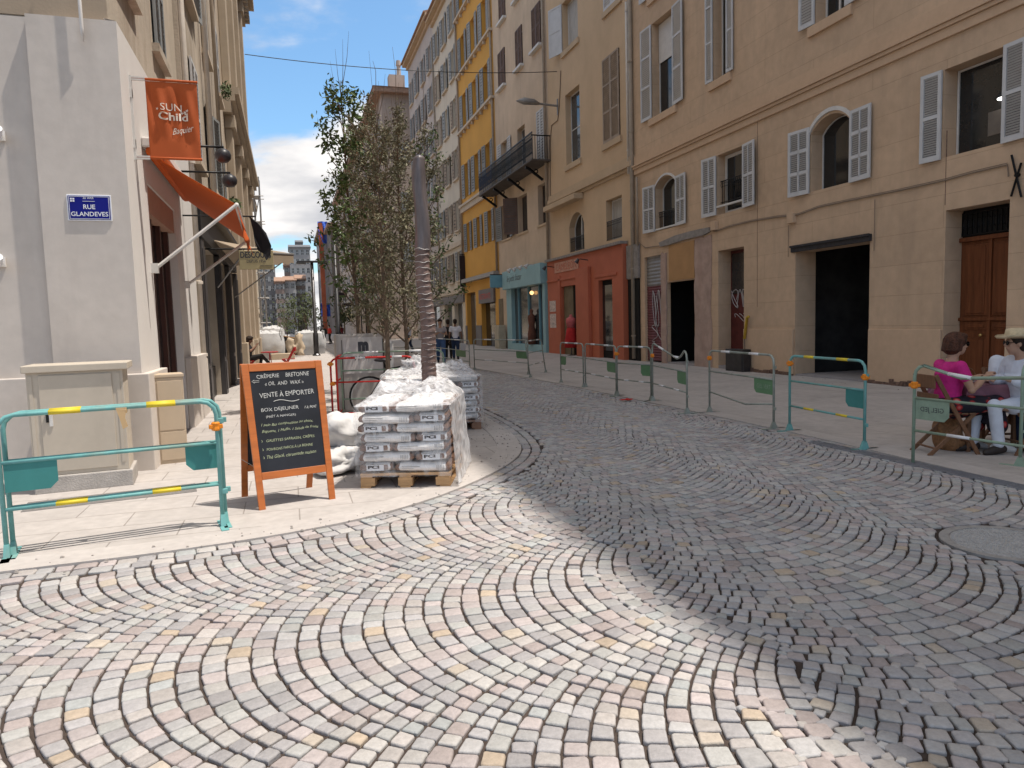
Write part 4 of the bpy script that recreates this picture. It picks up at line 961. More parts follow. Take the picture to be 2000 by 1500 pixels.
b=MB(); FR.box(b,gops[0][0],gops[0][1],0,2.75,-.35,-.3); b.build('door','glass',ye); b=MB(); FR.box(b,gops[1][0],gops[1][1],0,3.6,-.35,-.3); b.build('door','glass_grey',ye)
roofcap(ye,Y3,Y4,24.9)
mat('maroon_black',(.022,.013,.016),.6)
t=thing('hanging_sign','tall black projecting sign hanging at the edge of the yellow building','sign'); q_=Fr('F',Y4-.3); x0,z1_=q_.px(897,499); x1,z0_=q_.px(921,560); b=MB(); b.box(x0,x1,Y4-.35,Y4-.25,z0_,z1_); b.build('board','maroon_black',t,bevel=.01); b=MB(); b.tube([(x0,Y4-.3,z1_+.08),(12,Y4-.3,z1_+.08)],.03,6); b.tube([(x0+.2,Y4-.3,z1_+.08),(x0+.2,Y4-.3,z1_-.02)],.02,6); b.tube([(x1-.1,Y4-.3,z1_+.08),(x1-.1,Y4-.3,z1_-.02)],.02,6); b.build('bracket','iron',t)
# ---- fifth, sixth
def rowb(label,m,s0,s1,rows,nc,ev,shm,deep=11,trim='trim_pale',gz=3.7,n=8,ww=.5,hh=2.1,gl=('curtain','glass_grey','glass')):
    bd=building('apartment_building',label,'building'); W_=s1-s0; ops=[]
    for z in rows:
        for i in range(nc): c_=s0+W_*(i+.5)/nc; ops.append((c_-ww,c_+ww,z,z+hh))
    g=[(s0+W_*.1,s0+W_*.45,0,3),(s0+W_*.55,s0+W_*.9,0,3)]
    b=wall_mesh(FR,s0+.003,s1,-.1,ev,ops+g,.3); shell(b,FR,s0+.003,s1,-.1,ev,deep); b.build('wall',m,bd)
    for o_ in ops: window(bd,FR,o_,glass=rng.choice(gl),sh=1,shm=rng.choice(shm),n=n,shw=.5)
    b=MB(); 
    for o_ in ops: FR.box(b,o_[0]-.3,o_[1]+.3,o_[2]-.12,o_[2]-.002,-.01,.16)
    FR.box(b,s0+.01,s1-.01,gz,gz+.25,-.01,.15); FR.box(b,s0+.01,s1-.01,rows[0]+hh+.35,rows[0]+hh+.65,-.01,.18); b.build('cornice',trim,bd)
    b=MB(); 
    for a in g: FR.box(b,a[0],a[1],0,3,-.35,-.3)
    b.build('door','glass_grey',bd); b=MB(); FR.box(b,s0+.1,s1-.1,3.02,3.6,.01,.12); b.build('fascia','grey_paint',bd)
    return bd
rows=[4.6,8.2,11.8,15.3,18.7,21.9]
rowb('cream building with tan window frames, just left of the yellow one','cream_fifth',Y4,Y5,rows,3,25.2,('grey_shutter','taupe_shutter'))
rowb('greyish rose building at the end of the row, left of the cream one','greyrose_sixth',Y5,Y6,rows,4,25.9,('grey_shutter_b','grey_shutter'))
for bd,a,c,ev in ((None,Y4,Y5,25.2),(None,Y5,Y6,25.9)):
    pass
t1=[o for o in col.objects if o.name.startswith('apartment_building')]
roofcap(t1[-2],Y4,Y5,25.2); roofcap(t1[-1],Y5,Y6,25.9)
for px_,lab in ((1072,'thin grey drainpipe between the ochre and pinkish buildings'),(970,'brown drainpipe between the pinkish and yellow buildings'),(903,'brown drainpipe between the yellow and cream buildings'),(857,'thin drainpipe between the cream and greyish rose buildings')):
    s_=FR.px(px_,400)[0]; t=thing('drainpipe',lab,'pipe',FR.p(s_,0,.1)); b=MB(); b.tube([(0,0,3.5),(0,0,24)],.07,8); b.build('tube','pipe_tan',t,smooth=True)
# wall lamp on the ochre building
t=thing('street_lamp','grey cobra-head wall lamp on an arm between the ochre and pinkish buildings','street lamp'); 
s_,z_=FR.px(1090,207); e=PX(1090,207,12); 
b=MB(); b.tube([FR.p(s_,z_,.0),FR.p(s_,z_+.05,1.0)],.05,8); b.tube([FR.p(s_,z_-.4,.03),FR.p(s_,z_+.3,.03)],.03,6); b.build('arm','metal_grey',t)
b=MB(); b.tube([FR.p(s_,z_+.04,.9),FR.p(s_,z_+.1,1.15),FR.p(s_,z_+.12,1.6),FR.p(s_,z_+.1,1.95)],[.06,.13,.16,.03],12); b.build('lamp_head','metal_grey',t,smooth=True)
t=thing('cable_run','thin cable looping down the ochre wall below the lamp arm','cable'); b=MB(); b.tube([FR.p(*FR.px(x,y),.02) for x,y in ((1096,138),(1093,210),(1090,235),(1078,245),(1075,280),(1076,390))],.02,4); b.build('cable','cable',t)
# ---- building beyond the cross street, with its gable side
gb=PX(744,183,10.0); print('gable',gb)
gab=building('apartment_building','brownish old building with overhanging eaves beyond the trees, side wall facing','building')
mat('gable_plaster',(.40,.32,.265),.92,noise=.12,nscale=.5,bump=.1,stain=.5,stainc=(.28,.22,.19))
FG=Fr('R',10.0); GY=gb.y; GZ=gb.z
ops=[]
for z in (4.5,8,11.5,15,18.3,21.3):
    for i in range(14): c_=GY+3+i*4.6; ops.append((c_-.55,c_+.55,z,z+2.0))
b=wall_mesh(FG,GY,GY+70,-.1,GZ,ops,.3); P=FG.p; b.q(P(GY,-.1),P(GY,GZ),P(GY,GZ,-14),P(GY,-.1,-14)); b.q(P(GY+70,-.1),P(GY+70,GZ),P(GY+70,GZ,-14),P(GY+70,-.1,-14)); b.q(P(GY,GZ),P(GY+70,GZ),P(GY+70,GZ,-14),P(GY,GZ,-14)); b.build('wall','gable_plaster',gab)
units(gab,FG,ops,'glass_grey','grey_shutter_b')
b=MB(); b.box(9.2,25,GY-.8,GY+70,GZ,GZ+.5); b.hexa([(9.1,GY-.9,GZ+.5),(25,GY-.9,GZ+.5),(25,GY+71,GZ+.5),(9.1,GY+71,GZ+.5),(16,GY+6,GZ+2.0),(18,GY+6,GZ+2.0),(18,GY+64,GZ+2.0),(16,GY+64,GZ+2.0)]); b.build('roof','roof_tile',gab)
b=MB(); x0=PY(755,200,GY).x; x1=PY(780,200,GY).x
b.box(x0+.5,x1+.8,GY+1,GY+2.2,GZ+.5,GZ+2.3); b.lathe((x0+1.6,GY+1.6,GZ+2.3),[(.25,0),(.2,1.0),(.28,1.1),(.22,1.6)],8); b.build('chimney','gable_plaster',gab)
# side wall windows on the gable
for z in (8,13,18):
    b=MB(); b.box(11.6,12.6,GY-.03,GY-.01,z,z+2); b.build('shutter','grey_shutter_b',gab)
# ------------------------------------------------------------ left corner building
FF=Fr('F',8.85); FL=Fr('L',-1.6)
mat('stucco_front',(.56,.505,.455),.85,noise=.06,nscale=.9,bump=.12,bscale=7,stain=.45,stainc=(.42,.37,.33),noise2=.03)
mat('stucco_upper_shade',(.36,.285,.21),.9,noise=.1,nscale=.8,bump=.1)
mat('stucco_white',(.66,.63,.60),.75,noise=.04,nscale=1.2,bump=.06,bscale=20)
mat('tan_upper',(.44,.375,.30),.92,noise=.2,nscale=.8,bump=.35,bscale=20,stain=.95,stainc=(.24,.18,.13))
cb=building('corner_building','white stucco corner building with an orange-awning shop on the left','building')
ZB=4.87; XC=-1.6; YC=8.85
t_=lambda x,y:FL.px(x,y)
oY0=t_(294,456)[0]; oY1=t_(349,540)[0]; oZt=3.05; YA=t_(393,700)[0]
print('opening',oY0,oY1,YA)
# front (to the camera): recessed bay on the left, proud corner pier on the right
b=MB(); XP=-2.45
FFr=Fr('F',8.95)
wob=(-7.4,-3.0,1.0,3.4)
b2=wall_mesh(FFr,-14,XP,-.1,ZB,[wob],.25); b.add(b2.v,b2.f)
b.q(FF.p(XP,-.1),FF.p(XC,-.1),FF.p(XC,ZB),FF.p(XP,ZB)); b.q((XP,8.85,-.1),(XP,8.95,-.1),(XP,8.95,ZB),(XP,8.85,ZB)); b.q((-2.45,8.85,ZB),(XC,8.85,ZB),(XC,8.95,ZB+.015),(-2.45,8.95,ZB+.015))
b.build('front_wall','stucco_front',cb)
b=MB(); FFr.box(b,wob[0],wob[1],1.0,3.4,-.3,-.25); w_=b.build('window','door_wood_dark',cb); b=MB(); FFr.box(b,wob[0]+.1,wob[1]-.1,1.1,3.3,-.25,-.24); b.build('pane','glass',w_)
b=MB(); FFr.box(b,-14,XP-.001,-.1,1.09,.001,.07); FF.box(b,XP-.03,XC+.09,-.1,1.09,.002,.09); FL.box(b,YC+.001,oY0-.02,-.1,1.09,.002,.09); FL.box(b,oY1+.05,YA,-.1,1.12,.002,.09); b.build('plinth','stucco_front',cb,bevel=.012)
# street side, ground floor
b=wall_mesh(FL,YC,YA,-.1,ZB,[(oY0,oY1,0,oZt+.35)],.35); b.q((XC,YC,ZB),(XC,YA,ZB),(XC-.12,YA,ZB+.02),(XC-.12,YC,ZB+.02)); b.build('street_wall','stucco_white',cb)
mat('shop_brown',(.075,.03,.022),.45,noise=.2,nscale=3); mat('pink_reveal',(.42,.24,.17),.8,noise=.08)
b=MB(); FL.box(b,oY0+.002,oY1-.002,oZt,oZt+.34,-.3,-.02); b.build('lintel','pink_reveal',cb)
b=MB(); 
for f in (0,.30,.62,.93): 
    x=oY0+(oY1-oY0)*f; FL.box(b,x,x+.09,0,oZt,-.20,-.10)
FL.box(b,oY0,oY1,0,.35,-.2,-.1); fr_=b.build('shop_window','shop_brown',cb); b=MB(); FL.box(b,oY0+.05,oY1-.05,.35,oZt,-.17,-.16); b.build('pane','glass',fr_)
# upper floors, set back a little
FU=Fr('L',-1.70); FUF=Fr('F',8.97); ZT=18
YU=t_(440,300)[0]
def uw(xl,xr,yb,hh=2.1,plane=FU):
    a=plane.px(xl,yb)[0]; c=plane.px(xr,yb)[0]; z=plane.px((xl+xr)/2,yb)[1]; return (min(a,c),max(a,c),z,z+hh)
us=[uw(268,286,40,1.9),uw(303,320,130,2.2),uw(356,366,165,1.9)]
us2=[(9.6,10.5),(12.0,12.9),(14.4,15.3),(16.8,17.7)]
ups=[(a,c,z,z+1.9) for (a,c) in us2 for z in (5.75,8.9,12.0,15.0)]
b=wall_mesh(FU,8.97,YA,ZB,ZT,[o_ for o_ in ups if o_[1]<YA],.25); 
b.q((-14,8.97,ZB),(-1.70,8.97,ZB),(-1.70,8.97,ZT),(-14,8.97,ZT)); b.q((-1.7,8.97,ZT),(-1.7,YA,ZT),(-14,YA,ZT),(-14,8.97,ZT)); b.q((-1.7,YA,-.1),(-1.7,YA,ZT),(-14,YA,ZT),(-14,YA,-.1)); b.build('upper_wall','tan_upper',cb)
b=MB(); FUF.box(b,-14,-1.705,ZB+.02,6.2,.001,.012); b.build('upper_front','stucco_upper_shade',cb)  # brown stucco, its colour darkened to stand for shade from above
for o_ in ups:
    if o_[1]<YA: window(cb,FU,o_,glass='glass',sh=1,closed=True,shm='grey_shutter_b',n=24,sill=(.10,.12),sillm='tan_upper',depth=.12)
b=MB(); b.box(-14,-1.1,8.4,YA,ZT,ZT+.4); b.build('cornice','trim_pale',cb)
b=MB(); b.box(-14,-1.2,8.5,YA,ZT+.41,ZT+1.0); b.build('roof','roof_tile',cb)
# wall fixtures
mat('sign_blue',(.008,.012,.20),.5,noise=.08,spec=.15); mat('enamel_white',(.75,.76,.78),.4)
x0,z1=FF.px(132,382); x1,z0=FF.px(218,430); 
sg=thing('street_sign','blue enamel street name plate with white letters on the stucco corner','sign')
b=MB(); FF.box(b,x0-.012,x1+.012,z0-.012,z1+.012,.001,.012); b.build('border','enamel_white',sg,bevel=.004)
b=MB(); FF.box(b,x0+.002,x1-.002,z0+.002,z1-.002,.012,.018); b.build('plate','sign_blue',sg)
W_=x1-x0; H_=z1-z0; b=MB()
def onF(vs,fs,x,z,d): b.add(vs,fs,lambda v:FF.p(x+v[0],z+v[1],d))
vs,fs=text_fit('GLANDEVES',W_*.88,H_*.19,bold=.012); onF(vs,fs,x0+W_*.06,z0+H_*.14,.0205)
vs,fs=text_fit('RUE',W_*.28,H_*.19,bold=.012); onF(vs,fs,x0+W_*.36,z0+H_*.44,.0205)
vs,fs=text_fit('2e ARR',W_*.26,H_*.10); onF(vs,fs,x0+W_*.36,z0+H_*.86-.0,.0205)
FF.box(b,x0+W_*.35,x0+W_*.64,z0+H_*.76,z0+H_*.775,.018,.021)
for (a,c) in ((x0+.01,x1-.01),): 
    FF.box(b,a,c,z0+.008,z0+.012,.018,.020); FF.box(b,a,a+.004,z0+.012,z1-.012,.018,.020); FF.box(b,c-.004,c,z0+.012,z1-.012,.018,.020); FF.box(b,a,c,z1-.012,z1-.008,.018,.020)
# little city shield: white square with a cross cut out
sx,sz=x0+W_*.06,z0+H_*.74; k_=W_*.10
for i in (0,1):
    for j in (0,1): FF.box(b,sx+i*k_*.57,sx+i*k_*.57+k_*.43,sz+j*k_*.57,sz+j*k_*.57+k_*.43,.018,.0205)
b.build('lettering','enamel_white',sg)
t=thing('cable_stub','short white capped pipe hanging down from the upper edge of the stucco corner','pipe'); b=MB(); xa,za=FF.px(165,84); b.tube([FF.p(xa,za,.05),FF.p(xa,za+.12,.07),FF.p(xa-.005,6.3,.07)],[.008,.018,.018],8); b.build('tube','stucco_white',t,smooth=True)
for (px_,py_,lab) in ((2,266,'upper small white wall spotlight at the left picture edge'),(3,512,'lower small white wall spotlight at the left picture edge')):
    x_,z_=FFr.px(px_,py_); t=thing('wall_spotlight',lab,'spotlight',FFr.p(x_,z_,0)); b=MB(); b.box(-.04,.04,-.02,0,-.05,.05); b.build('bracket','stucco_white',t); b=MB(); b.tube([(0,-.02,0),(0,-.10,0.02)],.012,6); b.tube([(-.01,-.07,-.03),(.02,-.17,.04)],[.04,.05],12); b.build('lamp_head','enamel_white',t)
# ---- banner on a pole
YB=9.35
FBn=Fr('F',YB)
bn=thing('banner','hanging orange cloth banner with white lettering on the corner','banner')
mat('orange_cloth',(.42,.085,.02),.75,noise=.06,nscale=3); mat('orange_awning',(.55,.10,.015),.8,noise=.06,nscale=2); 
xa,zt_=FBn.px(283,158); xb,_=FBn.px(384,166); _,zb_=FBn.px(288,308)
xp,_=FBn.px(258,230)
def ban(u,v):
    x=xa+(xb-xa)*u; z=zt_+(zb_-zt_)*v; am=.018*math.sin(math.pi*min(1,v*1.3))*(1 if v<.93 else 0)
    y=YB+am*(math.sin(u*11+v*3.5)+.6*math.sin(u*23-v*5))+.02*math.exp(-((u-.75-.2*(v-.6))**2)*90)*math.sin(math.pi*v)
    return (x,y,z)
b=MB(); b.sheet(ban,44,50); o=b.build('cloth','orange_cloth',bn,smooth=True); md=o.modifiers.new('thick','SOLIDIFY'); md.thickness=.003
b=MB(); b.tube([(xp,YB,zt_+.02),(xb+.01,YB,zt_+.02)],.016,8); b.tube([(xp,YB,zb_),(xb+.01,YB,zb_)],.016,8); b.build('rod','orange_cloth',bn,smooth=True)
b=MB(); b.box(xp-.02,xp+.02,YB-.02,YB+.02,zb_-.03,zt_+.05); b.box(xp,xa,YB-.015,YB+.015,zt_+.0,zt_+.04); b.box(xp,xa,YB-.015,YB+.015,zb_-.02,zb_+.02); b.box(XC-.01,xp+.02,YB-.03,YB+.03,zb_+.1,zb_+.2); b.box(XC-.01,xp+.02,YB-.03,YB+.03,zt_-.2,zt_-.1); b.build('bracket','white_paint',bn)
mat('banner_white',(.72,.62,.52),.7)
BW=xb-xa; BH=zt_-zb_
b=MB()
def onB(vs,fs,u,v):
    def f(p):
        x=xa+BW*u+p[0]; z=zb_+BH*v+p[1]; q=ban((x-xa)/BW,(zt_-z)/BH); return (x,q[1]-.014,z)
    b.add(vs,fs,f)
vs,fs=text_fit('SUN',BW*.40,BH*.095); onB(vs,fs,.27,.625)
vs,fs=text_fit('Child',BW*.57,BH*.105,bold=.022); onB(vs,fs,.22,.50)
vs,fs=text_fit('Baquier',BW*.42,BH*.11,shear=.35); vs=[(v[0],v[1]+v[0]*.22,0) for v in vs]; onB(vs,fs,.47,.285)
# little flower sprigs beside SUN
for (u,v,s_) in ((.20,.645,.018),(.67,.61,.02),(.73,.62,.024),(.78,.635,.02),(.74,.595,.016)):
    pts=[]
    for k in range(10):
        a=k*math.pi/5; r_=s_*(1 if k%2==0 else .4); pts.append((r_*math.cos(a),r_*math.sin(a),0))
    onB(pts,[tuple(range(10))],u,v)
b.build('lettering','banner_white',bn)
# ---- orange awning with two arms
A1=t_(300,313); A2=t_(352,404); print('awn wall',A1,A2)
zw=(A1[1]+A2[1])/2
Yn=t_(296,524)[0]; Yf=t_(360,556)[0]; zn=t_(296,524)[1]; zf_=t_(360,556)[1]
y0_,y1_=A1[0]-.15,A2[0]+.1
Fn=PY(462,400,Yn); Ffa=PY(483,470,Yf); print('front bar',Fn,Ffa)
xo=(Fn.x+Ffa.x)/2; zo=(Fn.z+Ffa.z)/2
pn=Vector((Fn.x,y0_,Fn.z)); pf=Vector((Ffa.x,Yf,Ffa.z)); pn=PY(462,400,y0_+.0) if False else Fn
wn=Vector((XC+.08,Fn.y,zw+.05)); wf=Vector((XC+.08,Ffa.y,zw+.0))
aw=thing('awning','sloping orange fabric awning over the corner shop window','awning')
b=MB()
def awf(u,v):
    a=wn.lerp(wf,u); c=pn.lerp(pf,u); p=a.lerp(c,v); p.z-=.012*math.sin(math.pi*v); return p
b.sheet(awf,12,16); o=b.build('canopy','orange_awning',aw,smooth=True); md=o.modifiers.new('t','SOLIDIFY'); md.thickness=.004
b=MB()
def vf(u,v):
    p=pn.lerp(pf,u); return p+Vector((.03*math.sin(u*14)*v+.05*v,0,-.24*v-.05*v*math.sin(u*19)))
b.sheet(vf,40,6); o=b.build('valance','orange_awning',aw,smooth=True); md=o.modifiers.new('t','SOLIDIFY'); md.thickness=.003
b=MB(); b.tube([pn,pf],.03,8); b.build('front_bar','white_paint',aw,smooth=True)
b=MB(); b.tube([Vector((XC+.1,wn.y-.1,zw+.05)),Vector((XC+.1,wf.y+.1,zw+.02))],.06,10); b.build('roller','orange_awning',aw,smooth=True)
b=MB(); FL.box(b,wn.y-.12,wf.y+.12,zw+.1,zw+.22,.001,.2); b.build('hood','stucco_white',aw,bevel=.02)
for (yy,zz_,p) in ((Yn,zn,pn),(Yf,zf_,pf)):
    b=MB(); b.tube([Vector((XC+.05,yy,zz_)),p],.022,8); b.box(XC,XC+.08,yy-.04,yy+.04,zz_-.06,zz_+.06); b.build('arm','white_paint',aw)
# ---- lamp arms with dark shades
mat('lamp_black',(.03,.03,.035),.4,noise=.1)
for (xa_,ya_,xb_,yb_,lab) in ((388,283,437,290,'upper round black shade lamp on a long iron arm above the orange awning'),(350,333,450,340,'lower round black shade lamp on a long iron arm behind the orange awning')):
    yy=t_(xa_,ya_)[0]; yy=12.2 if xa_>360 else 13.2
    e=PY(xb_,yb_,yy); t=thing('wall_lamp',lab,'lamp'); b=MB(); b.tube([(XC-.1,yy,e.z+.02),(e.x,yy,e.z+.02)],.018,8); b.build('arm','iron',t,smooth=True)
    b=MB(); b.lathe((e.x-.02,yy,e.z-.26),[(.02,.04),(.07,.05),(.115,.10),(.125,.16),(.10,.22),(.03,.26)],16); b.build('lamp_shade','lamp_black',t,smooth=True)
# ---- pale drainpipe at the end of the corner shop
yy=YA+.12; t=thing('drainpipe','cream drainpipe with a cast collar at the end of the white corner shop','pipe',(XC+.03,yy,0)); b=MB(); b.tube([(0,0,0),(0,0,14)],.055,10); b.build('tube','pipe_white',t,smooth=True); b=MB()
for z in (1.05,2.4,4.6): b.lathe((0,0,z),[(.05,0),(.075,.01),(.075,.06),(.05,.07)],12)
b.lathe((0,0,0),[(.075,0),(.07,1.0),(.055,1.05)],12); b.build('collar','pipe_white',t)
# ---- second building: black shopfront, tan plaster above
Y2L=24.5
bb=building('apartment_building','tan plaster building over a black shopfront, second on the left','building')
mat('shop_black',(.022,.02,.02),.4,noise=.2,nscale=3); mat('shop_black_trim',(.055,.05,.05),.45,noise=.2,nscale=3)
FM=Fr('L',-1.62)
yb=YA+.25
cols2=[16.2,19.3,22.6]
ops=[(c-.55,c+.55,z,z+2.0) for c in cols2 for z in (4.9,8.1,11.3,14.4)]
g=[(yb+.3,18.3,0,3.3),(18.9,21.2,0,3.3),(21.8,24.1,0,3.3)]
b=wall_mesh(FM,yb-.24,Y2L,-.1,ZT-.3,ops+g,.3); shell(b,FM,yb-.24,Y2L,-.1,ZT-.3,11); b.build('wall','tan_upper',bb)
for i,o_ in enumerate(ops): window(bb,FM,o_,sh=1,closed=(i%3!=1),shm=rng.choice(('white_shutter','grey_shutter','grey_shutter_b')),n=22,sill=(.14,.1),sillm='trim_pale',ang=(R_(8),R_(12)) if i%3==1 else None)
b=MB(); FM.box(b,yb,Y2L-.3,3.3,3.95,.002,.14); FM.box(b,yb,Y2L-.3,3.95,4.05,.002,.30); fa=b.build('fascia','shop_black',bb)
b=MB()
for a in (yb+.02,18.35,21.25,24.12): FM.box(b,a,a+.5,0,3.28,.002,.12); FM.box(b,a+.08,a+.42,.9,3.1,.12,.14); FM.box(b,a+.08,a+.42,.12,.8,.12,.14)
b.build('pilaster','shop_black_trim',bb,bevel=.008)
b=MB()
for a in g: FM.box(b,a[0]+.26,a[1]-.02,0,.7,-.25,-.1); FM.box(b,a[0]+.2,a[0]+.28,.7,3.28,-.25,-.12); FM.box(b,(a[0]+a[1])/2,(a[0]+a[1])/2+.07,.7,3.28,-.25,-.12)
fr_=b.build('shop_window','shop_black',bb); b=MB()
for a in g: FM.box(b,a[0],a[1],.7,3.28,-.21,-.19)
b.build('pane','glass',fr_)
b=MB(); b.box(-13,-1.15,yb,Y2L,ZT-.3,ZT); b.build('cornice','trim_pale',bb)
# potted greenery on ledges
mat('leaf_dull',(.075,.10,.04),.7,noise=.4,nscale=6)
def leafball(name,lab,c,rx,rz,n,size,m,seed,cat='plant',pot=True):
    g=random.Random(seed); t=thing(name,lab,cat,c); b=MB()
    for i in range(n):
        v=Vector((g.gauss(0,1),g.gauss(0,1),g.gauss(0,1))).normalized()*g.random()**.4; p=Vector((v.x*rx,v.y*rx,v.z*rz)); a=Vector((g.gauss(0,1),g.gauss(0,1),g.gauss(0,1))).normalized(); bb_=a.orthogonal().normalized(); s_=size*(.6+g.random()*.8)
        b.q(p-a*s_,p+bb_*s_*.45,p+a*s_,p-bb_*s_*.45)
    b.build('foliage',m,t)
    if pot: b=MB(); b.lathe((0,0,-rz-.22),[(.10,0),(.14,.22),(.15,.24)],12); b.build('pot','brown_shutter',t)
    return t
leafball('potted_plant','upper trailing plant on a sill of the second left building',(-1.35,22.2,8.25),.16,.28,120,.06,'leaf_dull',3,pot=False)
leafball('potted_plant','lower trailing plant on a sill of the second left building',(-1.35,22.8,5.15),.20,.25,200,.06,'leaf_dull',4)
t=thing('drainpipe','cream drainpipe on the second left building','pipe',(-1.5,18.2,0)); b=MB(); b.tube([(0,0,4.1),(0,0,17)],.06,10); b.build('tube','pipe_white',t,smooth=True)
t=thing('drainpipe','brown drainpipe on the second left building','pipe',(-1.5,20.9,0)); b=MB(); b.tube([(0,0,4.1),(0,0,17)],.05,10); b.build('tube','pipe_tan',t,smooth=True)
# ---- third: stone neoclassical block with heavy cornices
mat('stone_tan',(.43,.35,.265),.9,noise=.1,nscale=.7,bump=.15,stain=.4,stainc=(.3,.23,.16),blocks=(('Y','Z'),1.4,.55,None,.6)); mat('stone_trim',(.42,.345,.26),.9,noise=.12,nscale=1,bump=.1,stain=.4,stainc=(.3,.22,.15))
ne=building('stone_building','tan stone neoclassical block with deep cornices and giant pilasters, third on the left','building')
FN=Fr('L',-1.62); Y3L=40
ops=[]
for i in range(4):
    c=27.2+i*4.0
    for z,h in ((.0,3.6),(4.9,2.6),(9.6,2.8),(14.2,2.2)): ops.append((c-.7,c+.7,z,z+h))
b=wall_mesh(FN,Y2L+.003,Y3L,-.1,18.5,ops,.35); shell(b,FN,Y2L+.003,Y3L,-.1,18.5,12); b.build('wall','stone_tan',ne)
for o_ in ops:
    if o_[2]>1: window(ne,FN,o_,glass='glass',sh=1 if o_[2]<14 else None,closed=True,shm='grey_shutter_b',n=12,fr='taupe_shutter')
b=MB()
for o_ in ops:
    if o_[2]<1: FN.box(b,o_[0],o_[1],0,o_[3],-.35,-.3)
b.build('door','shop_black',ne)
b=MB()
for i in range(4):
    c=25.2+i*4.0
    FN.box(b,c-.35,c+.35,0,1.1,.003,.30); FN.box(b,c-.28,c+.28,1.1,7.9,.003,.22); FN.box(b,c-.36,c+.36,7.9,8.3,.003,.32)
    FN.box(b,c-.28,c+.28,9.1,16.3,.003,.24); FN.box(b,c-.36,c+.36,16.3,16.8,.003,.34)
b.build('pilaster','stone_trim',ne,bevel=.02)
b=MB()
for z,ps in ((8.3,((0,.35,.25),(.35,.55,.38),(.55,.78,.5))),(16.8,((0,.5,.3),(.5,.8,.5),(.8,1.15,.75)))):
    for a,c,d in ps: FN.box(b,Y2L+.01,Y3L,z+a,z+c-.003,.0,d)
x=Y2L+.3
while x<Y3L: FN.box(b,x,x+.18,16.95,17.28,.3,.52); x+=.5
b.build('cornice','stone_trim',ne)
b=MB(); b.box(-13,-1.0,Y2L,Y3L,18.0,18.6); b.build('parapet','stone_trim',ne)
# ---- further left-row buildings
def plainL(label,m,y0,y1,ev,x=-1.7,nc=3,seed=1):
    F=Fr('L',x); bd=building('apartment_building',label,'building'); ops=[]
    z=4.4
    while z+2<ev-.8:
        for i in range(nc): c=y0+(y1-y0)*(i+.5)/nc; ops.append((c-.6,c+.6,z,z+2.0))
        z+=3.3
    b=wall_mesh(F,y0+.003,y1,-.1,ev,ops,.25); shell(b,F,y0+.003,y1,-.1,ev,11); b.build('wall',m,bd)
    units(bd,F,ops,'glass_grey','grey_shutter_b')
    b=MB(); F.box(b,y0+.01,y1-.01,ev-.4,ev,.002,.45); F.box(b,y0+.01,y1-.01,3.6,3.85,.002,.2); b.build('cornice','trim_pale',bd)
    b=MB(); b.hexa([(x+.5,y0,ev+.01),(x+.5,y1,ev+.01),(x-11,y1,ev+.01),(x-11,y0,ev+.01),(x+.4,y0,ev+.1),(x+.4,y1,ev+.1),(x-6,y1,ev+1.8),(x-6,y0,ev+1.8)]); b.build('roof','roof_tile',bd)
    return bd
plainL('pale building behind the stone block on the left, fourth along','cream_fifth',40,58,13,x=-2.5)
plainL('grey plaster building behind the stone block on the left, fifth along','greyrose_sixth',58,80,14,x=-3.0)
plainL('dull cream building far along the left row','cream_fifth',80,120,13,x=-4.0)
# ------------------------------------------------------------ end of the street
def far_building(label,xl,xr,yt,Y,m,rows,cols,deep=14,roof='roof_tile',win='glass_grey'):
    F=Fr('F',Y); a=F.px(xl,620)[0]; c=F.px(xr,620)[0]; z1=F.px((xl+xr)/2,yt)[1]; bd=building('apartment_building',label,'building'); ops=[]
    for i in range(cols):
        for j in range(rows):
            x=a+(c-a)*(i+.5)/cols; w_=(c-a)/cols*.24; h=(z1-3.5)/rows; z=3.5+h*j+h*.25; ops.append((x-w_,x+w_,z,z+h*.52))
    b=wall_mesh(F,a,c,-.1,z1,ops,.3); shell(b,F,a,c,-.1,z1,deep); b.build('wall',m,bd)
    units(bd,F,ops,win,'grey_shutter',.35)
    b=MB(); P=F.p; b.hexa([P(a-.3,z1+.01,.4),P(c+.3,z1+.01,.4),P(c+.3,z1+.01,-deep),P(a-.3,z1+.01,-deep),P(a-.3,z1+.3,.4),P(c+.3,z1+.3,.4),P(c+.3,z1+1.8,-deep*.6),P(a-.3,z1+1.8,-deep*.6)]); b.build('roof',roof,bd); return bd
mat('far_grey',(.15,.15,.155),.9,noise=.2,nscale=.3,stain=.5,stainc=(.15,.15,.15)); mat('far_pale',(.27,.26,.255),.9,noise=.12,nscale=.4); mat('far_rose',(.26,.20,.175),.9,noise=.12,nscale=.4); mat('far_white',(.42,.41,.40),.9,noise=.08,nscale=.4); mat('far_brown',(.17,.135,.115),.9,noise=.2,nscale=.3)
far_building('small rose house with pale shutters closing the street, leftmost in the distance',541,558,551,190,'far_rose',4,2)
far_building('narrow white house with two window columns at the far end of the street',558,581,549,192,'far_white',4,2)
far_building('dull brown building right of the white house at the far end',581,600,546,194,'far_brown',5,2)
far_building('dark grey tall building on the left of the far end',508,541,500,200,'far_grey',7,3)
far_building('rose-roofed building higher up behind the white house',560,600,520,240,'far_rose',7,4)
far_building('pale concrete block with stepped top on the far right of the street end',572,612,484,230,'far_pale',8,4,roof='far_grey')
far_building('grey tower block rising behind the concrete block',586,598,474,262,'far_grey',9,3,roof='far_grey')
